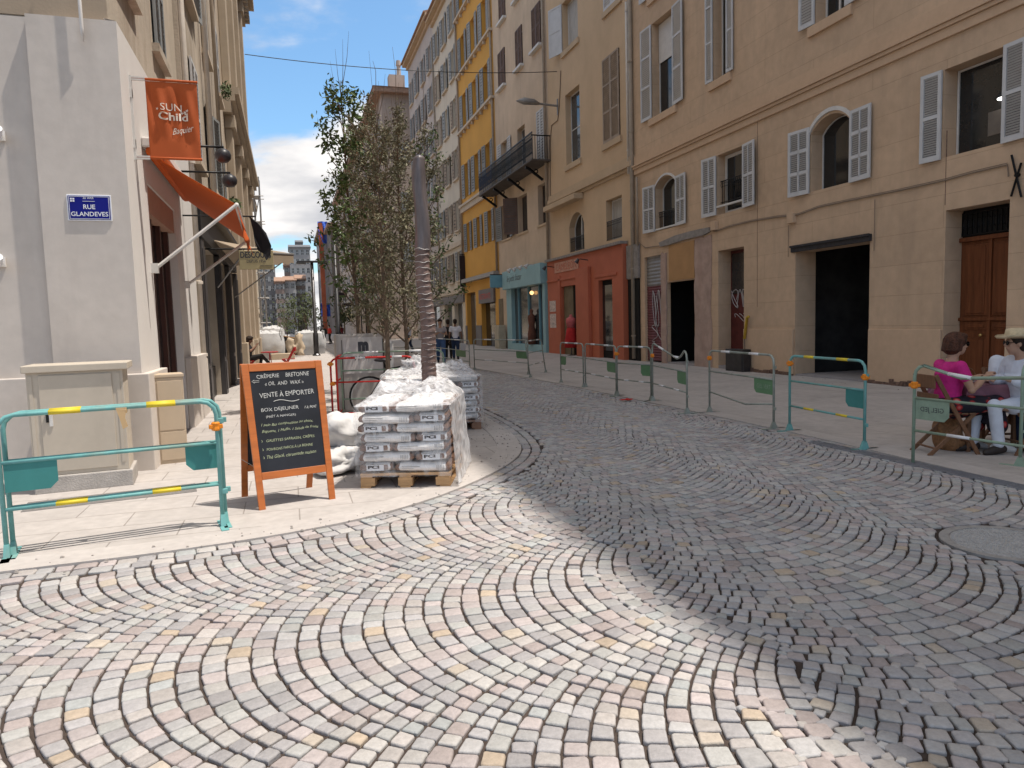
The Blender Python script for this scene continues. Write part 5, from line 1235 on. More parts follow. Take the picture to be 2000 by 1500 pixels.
# buildings on the right closing in beyond the gable building, one under scaffold sheeting
def rightfar(label,m,xL,y0,y1,ev,nc,extra=None):
    F=Fr('R',xL); bd=building('apartment_building',label,'building'); ops=[]; z=4.5
    while z+2<ev-.8:
        for i in range(nc): c=y0+(y1-y0)*(i+.5)/nc; ops.append((c-.7,c+.7,z,z+2.0))
        z+=3.4
    b=wall_mesh(F,y0,y1,-.1,ev,ops,.25); shell(b,F,y0,y1,-.1,ev,12); b.build('wall',m,bd)
    units(bd,F,ops,'glass_grey','grey_shutter_b')
    b=MB(); b.box(xL-.6,xL+12,y0-.3,y1,ev+.01,ev+.6); b.build('roof','roof_tile',bd); return bd
q=PX(655,400,8.2); 
rightfar('grey-brown building in the distance just left of the gabled one','far_brown',8.6,GY+71,GY+110,21,6)
q=PY(640,440,150)
rightfar('pale building half behind scaffold sheeting far up the right side','far_pale',PY(637,600,165).x,165,200,PY(640,440,165).z,4)
# scaffold sheeting: a rust red strip and a blue strip
mat('sheet_red',(.36,.09,.04),.8,noise=.3,nscale=.6); mat('sheet_blue',(.04,.10,.42),.6,noise=.2,nscale=.5)
t=thing('scaffold_sheeting','tall rust-red debris chute sheeting on the scaffold far up the street','sheeting'); p0=PY(617,640,160); p1=PY(628,436,160); b=MB(); b.box(p1.x-.75,p1.x+.15,159.3,160,0,p1.z); b.build('sheet','sheet_red',t)
t=thing('scaffold_sheeting','crumpled blue tarpaulin hung beside the rust-red sheeting','tarpaulin'); p0=PY(629,640,159); p1=PY(637,432,159); zb=PY(633,475,159).z
b=MB(); b.sheet(lambda u,v:(p0.x+.2+(p1.x-p0.x)*u,159.5+.3*math.sin(u*9+v*7),zb+(p1.z-zb)*v),8,10); b.sheet(lambda u,v:(p0.x+.0+(p1.x-p0.x)*u,159.6+.3*math.sin(u*9+v*7),PY(633,618,159).z*(1-v)+PY(633,592,159).z*v),8,6); o=b.build('sheet','sheet_blue',t); o.modifiers.new('t','SOLIDIFY').thickness=.05
# scaffold on the left edge of the sky
t=thing('scaffold','light metal scaffold tower standing against the left row in the distance','scaffold'); b=MB(); xs=PY(503,500,62).x; xe=PY(514,500,62).x; zt=PY(508,350,62).z
for x in (xs,xe):
    for y in (61,62.5): b.tube([(x,y,0),(x,y,zt)],.05,5)
z=2
while z<zt:
    for y in (61,62.5): b.tube([(xs-.2,y,z),(xe+.3,y,z)],.04,5)
    b.box(xs,xe,61,62.5,z-.06,z-.02); b.tube([(xs,61,z-2),(xe,61,z)],.03,4); z+=2
b.build('frame','metal_grey',t)
# greenery seen low between the sacks and the houses
mat('leaf_far',(.055,.07,.03),.8,noise=.5,nscale=2); mat('bark',(.14,.10,.07),.9,noise=.3,nscale=12,bump=.4,bscale=40)
def smalltree(lab,px_,Y,h,cr,seed,m='leaf_far',n=420,leafs=.16,trunk_h=1.6):
    g=random.Random(seed); p=PY(px_,640,Y); t=thing('street_tree',lab,'tree',(p.x,Y,0)); b=MB(); b.tube([(0,0,0),(.05,0,trunk_h),(0,.05,h*.7)],[.09,.06,.02],7)
    for k in range(7): a=k*.9; b.tube([(0,0,trunk_h+.1*k),(math.cos(a)*cr*.7,math.sin(a)*cr*.7,trunk_h+(h-trunk_h)*(.35+.08*k))],[.03,.008],5)
    b.build('trunk','bark',t); b=MB()
    cl=[(g.gauss(0,.45)*cr,g.gauss(0,.45)*cr,trunk_h+(h-trunk_h)*g.random()) for _ in range(14)]
    for i in range(n):
        c=g.choice(cl); p=Vector((c[0]+g.gauss(0,.22)*cr,c[1]+g.gauss(0,.22)*cr,c[2]+g.gauss(0,.18)*cr)); a=Vector((g.gauss(0,1),g.gauss(0,1),g.gauss(0,1))).normalized(); bb_=a.orthogonal().normalized(); s_=leafs*(.5+g.random()); b.q(p-a*s_,p+bb_*s_*.5,p+a*s_,p-bb_*s_*.5)
    b.build('crown',m,t)
smalltree('small dark street tree far up the street, left one',560,110,5.5,2.6,1)
smalltree('small dark street tree far up the street, beside the grey houses',578,95,5.0,2.6,2)
smalltree('small dark street tree far up the street, nearest the sacks',597,72,4.6,1.5,3)
smalltree('little olive tree in front of the shops far up on the right',672,62,4.2,1.6,4)
# shop signs and canopies along the far right pavement
for i,(xl,xr,yt,yb,Y,lab) in enumerate(((657,678,571,581,62,'dark flat projecting shop sign, highest of the three beyond the post'),(668,686,592,597,58,'thin black shop sign bar beyond the post, middle of three'),(662,671,604,612,66,'small black box sign beyond the post, lowest of three'))):
    F=Fr('F',Y); a,z1=F.px(xl,yt); c,z0=F.px(xr,yb); t=thing('hanging_sign',lab,'sign'); b=MB(); b.box(a,c,Y-.1,Y+.1,z0,z1); b.build('board','maroon_black',t,bevel=.02); b=MB(); b.tube([(c-.05,Y,z1+.05),(10.0 if Y>70 else c+1.2,Y,z1+.05)],.04,5); b.tube([(c-.15,Y,z1+.05),(c-.15,Y,z1-.05)],.03,5); b.tube([(c+1.1,Y,z1+.05),(c+1.1,Y,0)],.05,5); b.build('bracket','iron',t)
# lamp posts
def post(name,lab,px_,Y,yt,r,m,head=True):
    F=Fr('F',Y); x,z=F.px(px_,yt); t=thing(name,lab,'street lamp' if head else 'post',(x,Y,0)); b=MB(); b.tube([(0,0,0),(0,0,1.2),(0,0,1.25),(0,0,z)],[r,r,r*.7,r*.55],12); b.build('pole',m,t,smooth=True)
    b=MB(); b.lathe((0,0,0),[(r*1.5,0),(r*1.5,.05),(r*1.1,.12)],12); b.build('base',m,t)
    if head: b=MB(); b.box(-.75,.75,-.12,.12,z,z+.10); b.box(-.8,-.3,-.18,.18,z-.08,z+.02); b.box(.3,.8,-.18,.18,z-.08,z+.02); b.build('lamp_head',m,t,bevel=.02)
    return t
post('street_lamp','grey street lamp with a flat double head, standing on the sunlit pavement',609,40,513,.14,'dark_metal')
t=post('wrapped_post','tall dark wrapped post beside the far shops',652,42,466,.17,'lamp_black',False)
# cable across the street
t=thing('overhead_cable','thin cable strung high across the street between the two rows','cable'); b=MB(); a=Vector(PX(485,108,-1.0)); a=Vector((-1.1,PY(485,108,30).y,PY(485,108,30).z)); a=PY(478,106,30); c=Vector(FR.p(*FR.px(1090,140),.05)); pts=[]
for i in range(25):
    u=i/24; p=a.lerp(c,u); p.z-=4*u*(1-u)*.28; pts.append(p)
b.tube(pts,.016,5); b.build('wire','cable_black',t)
# second awning (grey-brown), black cloth and butcher-style sign board on the left row
mat('taupe_cloth',(.30,.235,.17),.85,noise=.08,nscale=1); mat('black_cloth',(.012,.012,.014),.9,noise=.2); mat('sign_khaki',(.42,.35,.20),.8,noise=.1,nscale=2)
ys=19.5
t=thing('awning','grey-brown shop awning reaching out behind the orange one','awning'); 
w1=Vector((-1.5,17.2,3.5)); w2=Vector((-1.5,24.0,3.5)); o1=PY(488,478,17.2); o2=PY(575,487,24.0); o1=PY(478,492,17.4); o1b=PY(572,497,23.2)
b=MB(); b.q(w1,w2,o1b,o1); o=b.build('canopy','taupe_cloth',t); o.modifiers.new('t','SOLIDIFY').thickness=.02
b=MB(); b.tube([o1,o1b],.035,6); b.tube([Vector((-1.5,17.6,2.5)),o1],.02,6); b.tube([Vector((-1.5,23.0,2.5)),o1b],.02,6); b.build('frame','metal_grey',t)
b=MB(); b.sheet(lambda u,v:(o1.lerp(o1b,u)+Vector((0,0,-.28*v-.03*math.sin(u*25)*v))),30,3); o=b.build('valance','taupe_cloth',t); o.modifiers.new('t','SOLIDIFY').thickness=.015
t=thing('hanging_sign','khaki shop sign board with black lettering under the grey-brown awning','sign'); F=Fr('F',16.4); a,z1=F.px(466,489); c,z0=F.px(535,526)
b=MB(); b.box(a,c,16.4,16.44,z0,z1); o=b.build('board','sign_khaki',t,bevel=.006)
b=MB(); vs,fs=text_fit('DESCOURS',(c-a)*.9,(z1-z0)*.34,bold=.03); b.add(vs,fs,lambda v:(a+(c-a)*.04+v[0],16.395,z0+(z1-z0)*.60+v[1])); vs,fs=text_fit('DEPUIS 1956',(c-a)*.55,(z1-z0)*.15,bold=.01); b.add(vs,fs,lambda v:(a+(c-a)*.22+v[0],16.395,z0+(z1-z0)*.36+v[1])); b.box(a+(c-a)*.60,a+(c-a)*.96,16.392,16.398,z0+(z1-z0)*.20,z0+(z1-z0)*.22); b.build('lettering','lettering_dark',o)
b=MB(); b.tube([(-1.6,16.42,z1+.03),(c,16.42,z1+.03)],.02,6); b.tube([(a+.1,16.42,z1+.03),(a+.1,16.42,z1-.02)],.012,5); b.tube([(c-.1,16.42,z1+.03),(c-.1,16.42,z1-.02)],.012,5); b.build('bracket','iron',t)
t=thing('black_flag','black cloth drooping from a rod just beyond the orange awning','cloth'); Yc=13.2; k=[PY(x,y,Yc) for x,y in ((488,425),(505,437),(520,455),(530,480),(528,500),(520,509),(514,495),(503,488),(497,470),(494,450))]
b=MB(); b.prism([(p.x,p.z) for p in k],lambda x,z,tt:(x,Yc+tt+.03*math.sin(z*18),z),0,.012); b.build('cloth','black_cloth',t); b=MB(); b.tube([(-1.6,Yc,k[0].z+.02),(k[0].x+.1,Yc,k[0].z+.02)],.015,6); b.tube([(k[0].x-.02,Yc,k[0].z+.02),k[1]],.01,5); b.build('rod','iron',t)
# ground-floor door jambs behind: nothing more
# ------------------------------------------------------------ street cabinets by the corner
mat('cab_beige',(.50,.44,.36),.6,noise=.06,nscale=1.5,noise2=.02,stain=.4,stainc=(.36,.31,.25)); mat('concrete',(.40,.37,.34),.9,noise=.15,nscale=5,bump=.3,bscale=60,noise2=.06); mat('cab_tan',(.50,.40,.29),.65,noise=.07,nscale=2,stain=.3,stainc=(.33,.26,.19))
a=G(68,968); c=G(262,948); d=(c-a); d.z=0; Wc=d.length; az=math.atan2(d.y,d.x)
hz=None
t=thing('utility_cabinet','large beige utility cabinet on a concrete base by the stucco corner','cabinet',(a.x,a.y,0),az)
top=PY(60,715,a.y).z
b=MB(); b.box(0,Wc,0,.55,0,.17); b.build('base','concrete',t,bevel=.012)
b=MB(); b.box(.0,Wc-.03,.03,.52,.17,top-.07); b.build('body','cab_beige',t,bevel=.006)
b=MB(); b.box(-.03,Wc+.02,-.01,.57,top-.07,top); b.build('roof','cab_beige',t,bevel=.008)
b=MB(); b.box(.10,Wc-.13,.018,.03,.36,top-.10); b.box(.10,Wc-.13,.020,.03,.21,.34); o=b.build('door','cab_beige',t,bevel=.004)
b=MB(); b.box(.145,.165,-.004,.018,.70,.80); b.build('handle','iron',o); b=MB(); b.box(.17,.20,.005,.018,.66,.83); b.build('lock_plate','white_paint',o)
b=MB(); b.box(.02,.05,.024,.030,.25,top-.1); b.box(Wc-.09,Wc-.06,.024,.03,.25,top-.1); b.build('corner_trim','cab_beige',t)
a=G(314,908); c=G(366,902); 
t=thing('utility_cabinet','smaller tan meter cabinet between the two white plinths','cabinet',(a.x,a.y-.02,0),R_(12)); top=PY(306,735,a.y).z
b=MB(); b.box(0,.30,0,.30,0,top-.02); b.box(-.01,.31,-.01,.31,top-.02,top+.02); b.build('body','cab_tan',t,bevel=.008); b=MB(); b.box(.02,.28,-.008,0,.40,top-.06); b.box(.02,.28,-.008,0,.05,.38); b.build('door','cab_tan',t,bevel=.003)
# ------------------------------------------------------------ chalkboard
FLt,FRt=G(506,998),G(655,975); RLt=G(472,972); RRt=RLt+(FRt-FLt)*.98
ml=(FLt+RLt)/2; mr=(FRt+RRt)/2; nrm_=Vector((mr.y-ml.y,-(mr.x-ml.x),0)).normalized()
def onplane(px_,py_):
    d=ray(px_,py_); tt=(ml-CAM).dot(nrm_)/d.dot(nrm_); return CAM+d*tt
TL,TR=onplane(470,712),onplane(627,707); zt=(TL.z+TR.z)/2; print('board',zt,(FRt-FLt).length,(TR-TL).length)
mat('board_wood',(.44,.12,.02),.42,noise=.18,nscale=3,stretch=(1,1,8),spec=.45,coat=.2); mat('slate',(.014,.016,.022),.6,noise=.35,nscale=3,spec=.3); mat('chalk',(.50,.50,.48),.95,noise=.15,nscale=60); mat('chalk_yellow',(.38,.42,.27),.95,noise=.15,nscale=60)
t=thing('chalkboard','orange-framed A-shaped chalkboard listing takeaway crêpes on the pavement','menu board')
class Quad:
    def __init__(s,bl,br,tl,tr,out): s.c=(bl,br,tl,tr); s.o=out
    def p(s,u,v,d=0):
        bl,br,tl,tr=s.c; return bl.lerp(br,u).lerp(tl.lerp(tr,u),v)+s.o*d
    def box(s,b,u0,u1,v0,v1,d0,d1): b.hexa([s.p(u0,v0,d0),s.p(u1,v0,d0),s.p(u1,v0,d1),s.p(u0,v0,d1),s.p(u0,v1,d0),s.p(u1,v1,d0),s.p(u1,v1,d1),s.p(u0,v1,d1)])
nf=(FRt-FLt).cross(TL-FLt).normalized(); 
if nf.dot(CAM-FLt)<0: nf=-nf
TR=TL+(FRt-FLt)*((TR-TL).length/(FRt-FLt).length); QF=Quad(FLt,FRt,TL,TR,nf); nb=(RRt-RLt).cross(TL-RLt).normalized()
if nb.dot(RLt-FLt)<0: nb=-nb
off=Vector((RLt.x-FLt.x,RLt.y-FLt.y,0)).normalized()*.035; QB=Quad(RLt,RRt,TL+off,TR+off,nb)
for Q_,nm in ((QF,'front_frame'),(QB,'rear_frame')):
    b=MB(); Q_.box(b,0,.085,0,1,-.012,.012); Q_.box(b,.915,1,0,1,-.012,.012); Q_.box(b,.086,.914,.945,.999,-.011,.011); Q_.box(b,.086,.914,.20,.25,-.011,.011); b.build(nm,'board_wood',t,bevel=.003)
    b=MB(); Q_.box(b,.08,.92,.245,.95,-.006,.004); o=b.build('slate_panel','slate',t)
    if nm=='front_frame': slate=o
b=MB(); b.tube([RLt.lerp(TL,.3)*1.0,FLt.lerp(TL,.3)],.003,4); b.build('chain','metal_grey',t)
pa0,pa1,pv1,pv0=.095,.905,.94,.255
PWd=(FRt-FLt).length*(pa1-pa0); PHt=(TL-FLt).length*(pv1-pv0)
def chalk(s,a0,a1,bc,h,m=0,shear=0,slope=.0,jit=.05,bold=0):
    vs,fs=text_fit(s,(a1-a0)*PWd,h*PHt,shear=shear,bold=bold,jitter=jit)
    def f(v): return QF.p(pa0+(pa1-pa0)*(a0+v[0]/PWd),pv1-(pv1-pv0)*(bc+h/2-v[1]/PHt)+slope*v[0],.0058)
    (CB if m==0 else CY).add(vs,fs,f)
CB=MB(); CY=MB()
chalk('CRÊPERIE',.09,.43,.045,.048,slope=.02); chalk('BRETONNE',.53,.90,.045,.042,slope=.01,shear=.15)
chalk('« OIL  AND  WAX »',.20,.80,.125,.038,shear=.1); chalk('VENTE À EMPORTER',.10,.95,.235,.062,bold=.0,slope=.012)
chalk('BOX DEJEUNER',.10,.68,.395,.046,slope=.01); chalk('13,90€',.77,.97,.395,.032,shear=.3); chalk('(PRÊT À MANGER)',.16,.62,.46,.036,shear=.1)
chalk('1 pain Bio composition au choix,',.07,.88,.545,.034,1,shear=.35,jit=.1,slope=.01); chalk('Baguette, 1 Muffin, 1 Salade de Fruits',.07,.96,.61,.034,1,shear=.35,jit=.1,slope=.01)
chalk('GALETTES SARRASIN, CRÊPES',.12,.88,.70,.036,1,shear=.1,slope=.008); chalk('POIVRONS FARCIS À LA BONNE',.11,.84,.785,.032,1,shear=.15,slope=.012); chalk('Thé Glacé, citronnade maison',.10,.88,.865,.038,1,shear=.3,slope=.012)
for bc in (.70,.785,.865): chalk('›',.045,.065,bc,.025,1)
chalk('⇐',.01,.12,.10,.03) if False else None
CB.tube([QF.p(pa0+(pa1-pa0)*(.30+.40*u),pv1-(pv1-pv0)*(.31-.012*math.sin(u*6.3)),.0058) for u in [i/16 for i in range(17)]],.0028,4)
for dv in (0,.016): CB.tube([QF.p(pa0+(pa1-pa0)*.03,pv1-(pv1-pv0)*(.088+dv),.0058),QF.p(pa0+(pa1-pa0)*.12,pv1-(pv1-pv0)*(.086+dv),.0058)],.0016,4)
CB.tube([QF.p(pa0+(pa1-pa0)*.05,pv1-(pv1-pv0)*.078,.0058),QF.p(pa0+(pa1-pa0)*.01,pv1-(pv1-pv0)*.095,.0058),QF.p(pa0+(pa1-pa0)*.05,pv1-(pv1-pv0)*.113,.0058)],.0018,4)
CB.build('lettering','chalk',slate); CY.build('lettering','chalk_yellow',slate)
# ------------------------------------------------------------ barriers
mat('teal',(.145,.36,.35),.55,noise=.16,nscale=9,stain=.75,stainc=(.25,.2,.13)); mat('teal_dark',(.05,.23,.22),.45,noise=.1,nscale=4); mat('yellow_paint',(.68,.52,.04),.5,noise=.08); mat('pale_green',(.25,.34,.26),.55,noise=.16,nscale=9,stain=.75,stainc=(.2,.17,.12)); mat('green_plate',(.12,.25,.13),.55,noise=.1,nscale=4); mat('galv',(.30,.33,.29),.5,.3,noise=.2,nscale=9,stain=.75,stainc=(.12,.14,.1)); mat('white_stripe',(.72,.72,.72),.5); mat('red_paint',(.50,.025,.02),.45,noise=.1); mat('orange_plastic',(.75,.24,.02),.5,noise=.1); mat('rusty',(.17,.10,.06),.8,noise=.3,nscale=20)
def barrier(lab,A,B,m,sm,pm,H=1.0,r=.0165,plates=((.0,.22),),top=None,group='crowd barriers',clips=(),stripe=((.22,.36),(.66,.80)),feet=True,rails=(.67,.34),lean=0,ptext=None,lowdip=0):
    A=Vector((A[0],A[1],0)); B=Vector((B[0],B[1],0)); L_=(B-A).length; t=thing('crowd_barrier',lab,'barrier',A,math.atan2(B.y-A.y,B.x-A.x),group)
    rc=.11; P=[(0,0,0)]
    ly=lambda z:lean*z
    def pt(x,z): return Vector((x,ly(z),z))
    top=top or ((0,H),(1,H))
    hl=top[0][1]; hr=top[-1][1]
    pts=[pt(0,0),pt(0,hl-rc)]+[pt(rc-rc*math.cos(a),hl-rc+rc*math.sin(a)) for a in (.5,1.05)]+[pt(rc,hl)]
    for (f,z) in top[1:-1]: pts.append(pt(L_*f,z))
    pts+=[pt(L_-rc,hr)]+[pt(L_-rc+rc*math.sin(a),hr-rc+rc*math.cos(a)) for a in (.5,1.05)]+[pt(L_,hr-rc),pt(L_,0)]
    b=MB(); b.tube(pts,r,10); b.build('frame',m,t,smooth=True)
    def topz(f):
        for i in range(len(top)-1):
            if top[i][0]<=f<=top[i+1][0]: k=(f-top[i][0])/(top[i+1][0]-top[i][0]); return top[i][1]*(1-k)+top[i+1][1]*k
        return H
    for i,z in enumerate(rails):
        b=MB(); pr_=[pt(0,z)]+([pt(L_*.6,z-lowdip)] if (lowdip and i==1) else [])+[pt(L_,z)]; b.tube(pr_,r*.8,8); b.build('rail',m,t,smooth=True)
    for (s0,s1) in stripe:
        for zf in ('top',rails[-1]):
            za,zb=(topz(s0),topz(s1)) if zf=='top' else (zf,zf)
            if lowdip and zf!='top': continue
            b=MB(); b.tube([pt(L_*s0,za),pt(L_*s1,zb)],(r if zf=='top' else r*.8)+.0018,10); b.build('stripe',sm,t,smooth=True)
    for (s0,s1) in plates:
        b=MB(); z1=rails[0]-.01; ch=.05; x0,x1=L_*s0+.02,L_*s1-.0; left=s0<.5
        poly=[(x0,z1),(x1,z1),(x1,z1-.20+ch),(x1-ch,z1-.20),(x0,z1-.20)] if left else [(x0,z1),(x1-.02,z1),(x1-.02,z1-.20),(x0+ch,z1-.20),(x0,z1-.20+ch)]
        b.prism(poly,lambda x,z,tt:(x,ly(z)+tt,z),-.002,.002); o=b.build('plate',pm,t)
        if ptext:
            vs,fs=text_fit(ptext[0],(x1-x0)*.7,.06); b=MB(); b.add(vs,fs,lambda v:((x1-(x1-x0)*.15-v[0] if ptext[1] else x0+(x1-x0)*.15+v[0]),ly(z1)-.0045 if not ptext[1] else ly(z1)-.0045,z1-.13+v[1])); b.build('lettering',ptext[2],o)
    if feet:
        for x in (0,L_):
            b=MB(); b.box(x-.028,x+.028,-.17,.17,.0,.012); b.hexa([(x-.02,-.05,.012),(x+.02,-.05,.012),(x+.02,.05,.012),(x-.02,.05,.012),(x-.015,-.018,.10),(x+.015,-.018,.10),(x+.015,.018,.10),(x-.015,.018,.10)]); b.build('foot',m,t)
    for (f,z) in clips:
        b=MB(); b.lathe((L_*f,ly(z)-.0,z-.035),[(.026,0),(.034,.01),(.03,.035),(.034,.06),(.026,.07)],10); b.box(L_*f-.05,L_*f+.05,ly(z)-.022,ly(z)+.022,z-.018,z+.014); b.build('clamp','orange_plastic',t,bevel=.004)
    # hooks
    b=MB()
    for z in (.84,.28): b.box(L_-.002,L_+.05,ly(z)-.012,ly(z)+.012,z-.02,z+.02)
    b.build('hook',m,t,bevel=.004)
    return t
a=G(15,1090); c=G(436,1028); n_=Vector((-(c-a).y,(c-a).x,0)).normalized()
barrier('nearest teal and yellow barrier on the left, standing at the kerb edge',a,c,'teal','yellow_paint','teal_dark',plates=((.0,.24),),clips=((.995,.80),),group='teal barriers at the left kerb')
barrier('teal and yellow barrier leaned close behind the nearest one on the left',a+n_*.075+Vector((.03,0,0)),c+n_*.075+Vector((.03,0,0)),'teal','yellow_paint','teal_dark',plates=((.80,1.0),),H=1.005,group='teal barriers at the left kerb',stripe=((.20,.34),(.64,.78)))
# scraps of orange tape on the near barrier
mat('tape',(.62,.42,.22),.8); mm_=a.lerp(c,.54); t=thing('tape_scrap','twist of orange and cream tape tied on the top rail of the nearest teal barrier','tape',(mm_.x,mm_.y,1.0)); b=MB(); b.lathe((0,0,-.02),[(.023,0),(.023,.04)],8,'x'); b.prism([(-.03,0),(.04,0),(.03,-.08),(.045,-.14),(.01,-.16),(-.005,-.09)],lambda x,z,tt:(x,tt-.022,z),0,.003); b.build('ribbon','tape',t)
g_='barriers along the right kerb'
gp=lambda x,y:(G(x,y).x,G(x,y).y)
barrier('bent pale green barrier in front of the café table, nearest on the right',gp(1783,905),gp(2140,975),'pale_green','white_stripe','pale_green',plates=((.0,.23),),top=((0,1.0),(.06,1.0),(.30,.90),(1,.97)),clips=((.0,.80),),group=g_,ptext=('GIEL JED',True,'lettering_dark'),feet=False)
barrier('pale green barrier overlapping at the right picture edge',gp(1992,912),gp(2120,860),'pale_green','white_stripe','pale_green',plates=(),group=g_)
barrier('teal barrier with orange clips in front of the wide dark doorway',gp(1542,842),gp(1688,878),'teal','yellow_paint','teal_dark',plates=((.76,1.0),),clips=((.0,.90),(1.0,.82)),group=g_)
barrier('green and white barrier left of the teal one, with a stencilled green plate',gp(1386,806),gp(1511,838),'galv','white_stripe','green_plate',plates=((.72,1.0),),clips=((.0,.88),),group=g_,lowdip=.08,ptext=('GIEL VERT',False,'pale_green'))
barrier('buckled barrier whose top rail dips at its right end',gp(1275,784),gp(1342,808),'galv','white_stripe','green_plate',plates=((.74,1.0),),top=((0,1.08),(.1,1.06),(.75,.86),(.84,.9),(1,1.0)),clips=((.0,.85),),group=g_)
barrier('barrier left of the buckled one, tied to it with an orange clip',gp(1206,774),gp(1272,783),'galv','white_stripe','green_plate',plates=((.70,1.0),),clips=((.0,.85),),group=g_)
barrier('barrier in front of the red shopfront doorway',gp(1144,757),gp(1204,773),'galv','white_stripe','green_plate',plates=((.72,1.0),),clips=((1.0,.85),),group=g_)
barrier('barrier in front of the left end of the red shopfront',gp(1096,748),gp(1140,757),'galv','white_stripe','green_plate',plates=((.0,.25),),group=g_)
barrier('crooked barrier standing skewed in front of the blue shop',gp(1036,738),gp(1066,728),'galv','white_stripe','green_plate',plates=(),group=g_,lean=.12)
barrier('far barrier closing the cobbles across, right of the pallets',gp(927,722),gp(1032,732),'galv','white_stripe','green_plate',plates=((.80,1.0),),group='barriers across the street')
barrier('far barrier behind the wrapped trunk, in front of the walkers',gp(845,712),gp(918,728),'galv','white_stripe','green_plate',plates=((.68,.92),),group='barriers across the street')
barrier('far barrier left of the wrapped trunk, behind the young trees',gp(760,712),gp(836,716),'galv','white_stripe','green_plate',plates=(),clips=((.55,1.0),),group='barriers across the street')
# red and white barrier, grey barrier by the electrical box
barrier('red and white barrier left of the sack pallets',(.62,12.25),(1.95,11.9),'red_paint','white_stripe','red_paint',plates=(),stripe=((.30,.42),(.74,.86)),group='barriers by the grey box',clips=((0,.93),(0.02,.60)),H=1.02,rails=(.62,.10))
barrier('second red barrier leg standing end-on beside the red and white one',(.70,12.0),(.86,12.9),'red_paint','red_paint','red_paint',plates=(),group='barriers by the grey box',H=1.05,rails=(.66,.12))
barrier('greenish white barrier between the red one and the grey box',(.80,12.35),(2.5,12.1),'pale_green','white_stripe','pale_green',plates=(),group='barriers by the grey box',H=1.10,rails=(.80,.32))
# ------------------------------------------------------------ grey electrical box with a worn poster
mat('box_grey',(.42,.39,.36),.6,noise=.25,nscale=1.6,stretch=(3,3,.6),stain=.6,stainc=(.25,.18,.14)); mat('poster_pale',(.55,.52,.50),.6,noise=.2,nscale=3)
a=G(668,815); a.y=12.75; xk0=PY(658,730,12.75).x; xk1=PY(752,730,12.75).x; zk=PY(700,652,12.75).z
t=thing('electrical_box','tall grey electrical box with a peeling poster behind the red and white barrier','electrical box',(xk0,12.75,0))
wk=xk1-xk0; b=MB(); b.box(0,wk,0,.45,.06,zk); b.build('body','box_grey',t,bevel=.03); b=MB(); b.box(.02,wk-.02,.02,.43,0,.06); b.build('base','concrete',t)
b=MB(); b.box(.13,wk-.03,-.008,0,.72,zk-.06); po=b.build('poster','poster_pale',t)
b=MB(); vs,fs=text_fit('my provence',wk*.55,.07,bold=.02); b.add(vs,fs,lambda v:(.25+v[0],-.0105,.95+v[1])); vs,fs=text_fit('m',wk*.22,.18,bold=.08); b.add(vs,fs,lambda v:(.38+v[0],-.0105,1.10+v[1])); b.build('lettering','lettering_dark',po)
b=MB(); b.box(wk-.02,wk-.005,-.004,0,.1,zk-.1); b.box(.10,.11,-.004,0,.1,zk-.1); b.build('door_gap','iron',t)
t=thing('electrical_box','narrow white panel box just right of the grey electrical box','electrical box',(xk1+.05,12.9,0)); b=MB(); b.box(0,.14,0,.3,0,1.25); b.build('body','white_paint',t,bevel=.02); b=MB(); b.box(.02,.12,-.006,0,.1,1.15); b.build('door','white_paint',t)
# ------------------------------------------------------------ bicycle
t=thing('bicycle','black city bicycle leaning behind the barrier and the sacks','bicycle',(PY(722,765,12.3).x,12.30,0),R_(-6)); mat('rubber',(.02,.02,.02),.7); mat('chrome',(.5,.5,.5),.3,.8)
def wheel(x):
    pts=[(x+.33*math.cos(k*math.pi/14),0,.35+.33*math.sin(k*math.pi/14)) for k in range(28)]; b=MB(); b.tube(pts,.018,6,closed=True); o=b.build('wheel','rubber',t,smooth=True)
    pts=[(x+.305*math.cos(k*math.pi/14),0,.35+.305*math.sin(k*math.pi/14)) for k in range(28)]; b=MB(); b.tube(pts,.010,5,closed=True)
    for k in range(12): b.tube([(x,0,.35),(x+.3*math.cos(k*math.pi/6),0,.35+.3*math.sin(k*math.pi/6))],.003,3)
    b.build('rim','chrome',o)
wheel(0); wheel(1.03)
b=MB(); b.tube([(0,0,.35),(.42,0,.30)],.012,6); b.tube([(0,0,.35),(.30,0,.78)],.011,6); b.tube([(.42,0,.30),(.26,0,.92)],.016,6); b.tube([(.42,0,.30),(.88,0,.80)],.018,6); b.tube([(.30,0,.80),(.86,0,.88)],.016,6); b.tube([(.84,0,1.0),(.92,0,.7),(1.03,0,.35)],.014,6); b.build('frame','iron',t)
b=MB(); b.ball((.24,0,.96),.15,.08,.035); b.build('saddle','lamp_black',t,smooth=True); b=MB(); b.tube([(.80,-.26,1.02),(.86,-.12,1.05),(.84,0,1.0),(.86,.12,1.05),(.80,.26,1.02)],.012,6); b.build('handlebar','chrome',t); b=MB(); b.lathe((.42,-.02,.30),[(.09,0),(.09,.01)],16,'y'); b.tube([(.42,-.05,.30),(.50,-.05,.16)],.01,5); b.box(.46,.55,-.12,-.05,.14,.165); b.build('crank','chrome',t)
